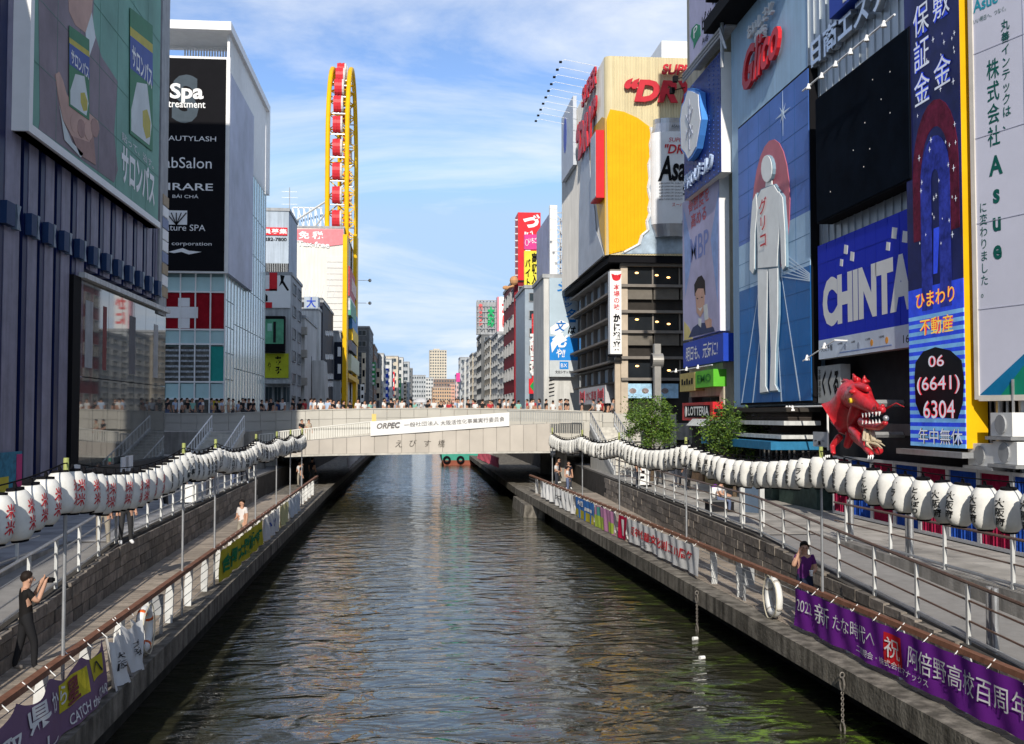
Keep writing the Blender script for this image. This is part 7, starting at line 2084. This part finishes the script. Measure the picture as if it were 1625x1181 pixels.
lw = [('person in navy skirt and white shoes below the left lanterns', 163, 868, (.6, .6, .62), PF, 0.3), ('person in black shorts below the left lanterns', 199, 865, (.02, .02, .02), PM, .5), ('person in black crouching over a pale case on the left promenade', 290, 800, (.02, .02, .025), PF, 1.4), ('person in dark jacket by the case on the left promenade', 262, 805, (.03, .03, .05), PM, -1.2),
      ('person in navy standing at the left promenade rail', 332, 790, (.03, .05, .12), PM, 2.2), ('person in light blue shirt at the far end of the left promenade', 388, 768, (.42, .50, .68), PM, .2), ('person in white shirt beside the far left column', 372, 770, (.66, .66, .66), PF, 1.1)]
for lab, u, v, c, ms, rz in lw:
    q = PZ(u, v, ZP); place(ms, lab, (q.x, q.y, ZP + .013), rz, c)
q = PZ(410, 862, ZB); place(PF, 'person in pale top leaning by the left quay rail past the yellow banner', (XRL(37.6) - .5, 37.6, ZB + .006), math.radians(-30), (.66, .62, .6))
q = PZ(300, 800, ZP); wb = root('trolley_case', q, 'pale wheeled case on the left promenade', 'case'); wbox('shell', wb, WHITE, q.x - .3, q.x + .3, q.y - .2, q.y + .2, ZP + .08, ZP + .75)
for k in (-.22, .22): b = MB().mat(BLACK); b.lathe((q.x + k, q.y, ZP + .04), [(.04, -.03), (.04, .03)], 8, 'x'); b.build('wheel', wb)
# crowd on the bridge behind the parapet
rng = random.Random(21)
cols = {'white': (.68, .68, .67), 'black': (.02, .02, .022), 'navy': (.03, .05, .12), 'grey': (.25, .25, .26), 'pale blue': (.4, .5, .65), 'beige': (.5, .42, .32), 'red': (.45, .04, .05), 'mint': (.25, .5, .42)}
us = []
u = 268.0
while u < 985:
    us.append(u + rng.uniform(-3, 3)); u += rng.choice((5, 6, 8, 9, 12)) if not (900 < u < 925) else 20
for i, u in enumerate(us):
    yy_ = rng.choice((75.2, 76.0, 77.2, 78.5)); x = PY(u, 650, yy_).x
    nm = rng.choice(list(cols)[:2] * 4 + list(cols)); ms = rng.choice((PM, PF, PF, PW, PM))
    place(ms, 'person in %s top behind the bridge parapet, %s from the left' % (nm, nth(i)), (x, yy_, 5.08), rng.uniform(0, 6.28), cols[nm], 'crowd on the bridge')
for i, (u, c) in enumerate(((479, 'black'), (490, 'beige'))):
    place(PF, 'person in %s top descending the sloping walkway, %s of two' % (c, nth(i)), (PY(u, 660, 71).x, 71, 3.75), .6, cols[c], 'walkers on the slope')
um = root('parasol', (PY(668, 640, 77).x, 77, 5.9), 'pale umbrella held up over the bridge crowd', 'umbrella')
b = MB().mat(mat('umbrella_grey', (.55, .55, .56), .6)); c = PY(668, 640, 77)
b.lathe((c.x, 77, 6.55), [(.62, 0), (.5, .14), (.28, .26), (.02, .33)], 12); b.build('canopy', um); b = MB().mat(STEEL); b.tube([(c.x, 77, 5.9), (c.x, 77, 6.6)], .012, 6); b.build('shaft', um)
# dim figures under the bridge
for i, (side, y) in enumerate((('left', 66), ('left', 70), ('left', 73), ('right', 62), ('right', 66), ('right', 68.5), ('right', 72))):
    x = XRL(y) - 1.1 - .5 * (i % 2) if side == 'left' else XWR(y) - 1.2 - .5 * (i % 2)
    place((PM, PF)[i % 2], 'person in %s top in the shade under the bridge, %s side, %s in line' % (('dark', 'white')[i % 2], side, nth(i if i < 3 else i - 3)), (x, y, ZB + (.006 if y < 61.9 else -.05)), rng.uniform(0, 6), ((.02, .02, .03), (.6, .6, .6))[i % 2], 'people under the bridge')

# ------------------------------------------------------------------ the red dragon
def dragon():
    p = RX(13.75)
    rt = root('dragon_sculpture', p.pt(p.px(1375, 700)[0], 4.3), 'glossy red dragon sculpture bursting from the dark shop front', 'sculpture')
    DRD = mat('dragon_red', (.52, .022, .03), .3, spec=.35, var=.3, scale=4, bump=.5, bscale=9); DCR = mat('dragon_cream', (.55, .47, .33), .5, var=.15); DY = mat('dragon_yellow', (.7, .5, .04), .35)
    def P3(u, v, d): a, b = p.px(u, v); return p.pt(a, b, d)
    def skin(name, chain, m, sub=2, parent=rt):
        """chain: list of (u,v,depth,radius,parent index)"""
        pts = [P3(c[0], c[1], c[2]) for c in chain]; ed = [(i, c[4]) for i, c in enumerate(chain) if c[4] is not None]
        me = bpy.data.meshes.new('dk'); me.from_pydata(pts, ed, []); ob = bpy.data.objects.new('dk', me); COL.objects.link(ob)
        ob.modifiers.new('s', 'SKIN'); sv = me.skin_vertices[0].data
        for i, c in enumerate(chain): sv[i].radius = (c[3], c[3]); sv[i].use_root = (i == 0)
        sb = ob.modifiers.new('b', 'SUBSURF'); sb.levels = sub; sb.render_levels = sub
        out = bpy.data.meshes.new_from_object(ob.evaluated_get(bpy.context.evaluated_depsgraph_get()))
        bpy.data.objects.remove(ob); bpy.data.meshes.remove(me)
        out.materials.append(m)
        for q in out.polygons: q.use_smooth = True
        off = ORI[parent.name]
        for v in out.vertices: v.co -= off
        o = bpy.data.objects.new(name, out); o.parent = parent; ORI[o.name] = off; COL.objects.link(o); return o
    skin('body', [(1352, 642, -.1, .62, None), (1362, 625, .1, .52, 0), (1385, 640, .3, .36, 1), (1372, 668, .3, .30, 2), (1368, 690, .2, .24, 3), (1392, 705, .3, .2, 4), (1418, 716, .4, .14, 5), (1345, 660, .0, .25, 0), (1356, 690, .1, .16, 7), (1352, 712, .2, .12, 8)], DRD)
    hd = skin('head', [(1368, 628, .3, .38, None), (1390, 632, .45, .34, 0), (1405, 642, .5, .24, 1), (1420, 652, .5, .15, 2), (1430, 650, .5, .10, 3), (1388, 612, .5, .16, 1), (1405, 618, .5, .1, 5)], DRD)
    skin('lower_jaw', [(1388, 668, .4, .22, None), (1405, 674, .5, .16, 0), (1422, 678, .5, .11, 1), (1434, 670, .5, .08, 2)], DRD)
    for a in ([(1366, 612, .2, .09, None), (1352, 604, .2, .07, 0), (1345, 606, .2, .03, 1)], [(1382, 606, .5, .08, None), (1385, 598, .55, .05, 0), (1381, 594, .55, .02, 1)], [(1345, 676, .3, .1, None), (1336, 670, .3, .06, 0), (1333, 664, .35, .03, 1)]): skin('horn', a, DRD)
    skin('arm', [(1372, 680, .4, .16, None), (1392, 690, .6, .13, 0), (1412, 712, .7, .1, 1), (1424, 722, .75, .08, 2)], DRD)
    skin('arm', [(1350, 690, .3, .14, None), (1345, 708, .5, .1, 0), (1352, 722, .6, .08, 1)], DRD)
    m = MB().mat(DY)
    m.ball(P3(1388, 636, .74), .085, 10, 6); m.mat(BLACK); m.ball(P3(1389, 636, .81), (.02, .02, .06), 8, 5); m.build('eye', rt, smooth=True)
    m = MB().mat(DCR); rng = random.Random(4)
    for k in range(16):
        g = rng.uniform(-.6, .6); b0 = P3(1402 + rng.uniform(-4, 6), 682 + rng.uniform(-6, 8), .5 + g * .3); e = P3(1412 + rng.uniform(-8, 14), 706 + rng.uniform(-8, 8), .55 + g * .5)
        m.tube([b0, b0.lerp(e, .6) + Vector((-.1, 0, -.04)), e], [.06, .05, .01], 5)
    m.build('beard', rt)
    m = MB().mat(SIGNW)
    for k in range(6):
        u = 1402 + k * 5.5; m.tube([P3(u, 656 - k * .5, .62), P3(u + .5, 663 - k * .5, .64)], [.035, .004], 5); m.tube([P3(u, 673 - k * .4, .62), P3(u + .5, 667 - k * .4, .64)], [.035, .004], 5)
    m.build('teeth', rt)
    m = MB().mat(SIGNW)
    for (u, v) in ((1424, 723), (1352, 723)):
        for k in range(3): m.tube([P3(u - 3 + k * 3, v, .78), P3(u - 2 + k * 4, v + 6, .84)], [.035, .005], 5)
    m.build('claw', rt)
    m = MB().mat(DRD)
    for k, (u, v, du, dv) in enumerate(((1338, 640, -7, -4), (1337, 655, -8, 2), (1342, 625, -6, -7), (1350, 612, -4, -9), (1362, 604, 0, -9), (1340, 668, -8, 5), (1347, 682, -7, 7), (1375, 606, 5, -8))):
        m.tube([P3(u + 4, v + 2, .1), P3(u + du * .5, v + dv * .5, .12), P3(u + du, v + dv - 2, .16)], [.14, .08, .01], 7)
    m.build('mane_spike', rt, smooth=True)
    m = MB().mat(DRD)
    for s_ in (-1, 1): m.tube([P3(1424, 650, .5 + .12 * s_), P3(1436, 640, .55 + .3 * s_), P3(1446, 646, .6 + .4 * s_)], [.03, .02, .006], 5)
    for s_ in (-1, 1): m.ball(P3(1422, 645, .5 + .1 * s_), .07, 8, 5)
    m.ball(P3(1390, 622, .72), (.12, .2, .08), 8, 5); m.build('whisker', rt, smooth=True)
    m = MB().mat(STEEL); m.ball(P3(1433, 664, .5), .09, 8, 5); m.build('chrome_ball', rt, smooth=True)
    m = MB().mat(STEEL); m.tube([P3(1368, 640, .2), P3(1368, 640, -1.3)], .12, 6); m.tube([P3(1372, 690, .2), P3(1372, 690, -1.3)], .1, 6); m.build('wall_bracket', rt)
dragon()
# shop stalls behind the right lanterns
for i, (u0, u1, c) in enumerate(((1090, 1118, (.2, .13, .08)), (1122, 1150, (.3, .22, .1)), (1180, 1230, (.08, .12, .1)), (1240, 1300, (.05, .08, .07)))):
    pl = RX(14.6); a0, a1 = pl.px(u0, 760)[0], pl.px(u1, 760)[0]
    s = root('shop_counter', pl.pt((a0 + a1) / 2, ZP), 'shop counter under the right-hand fronts, %s from the restaurant' % nth(i), 'counter')
    m = MB().mat(mat('counter_%d' % i, c, .6, var=.4, scale=4)); m.pbox(pl, a0, a1, ZP, ZP + 1.1, -.5, .1); m.build('front', s)
    m = MB().mat(WSTEEL); m.pbox(pl, a0 - .1, a1 + .1, ZP + 1.1, ZP + 1.18, -.5, .25); m.build('worktop', s)
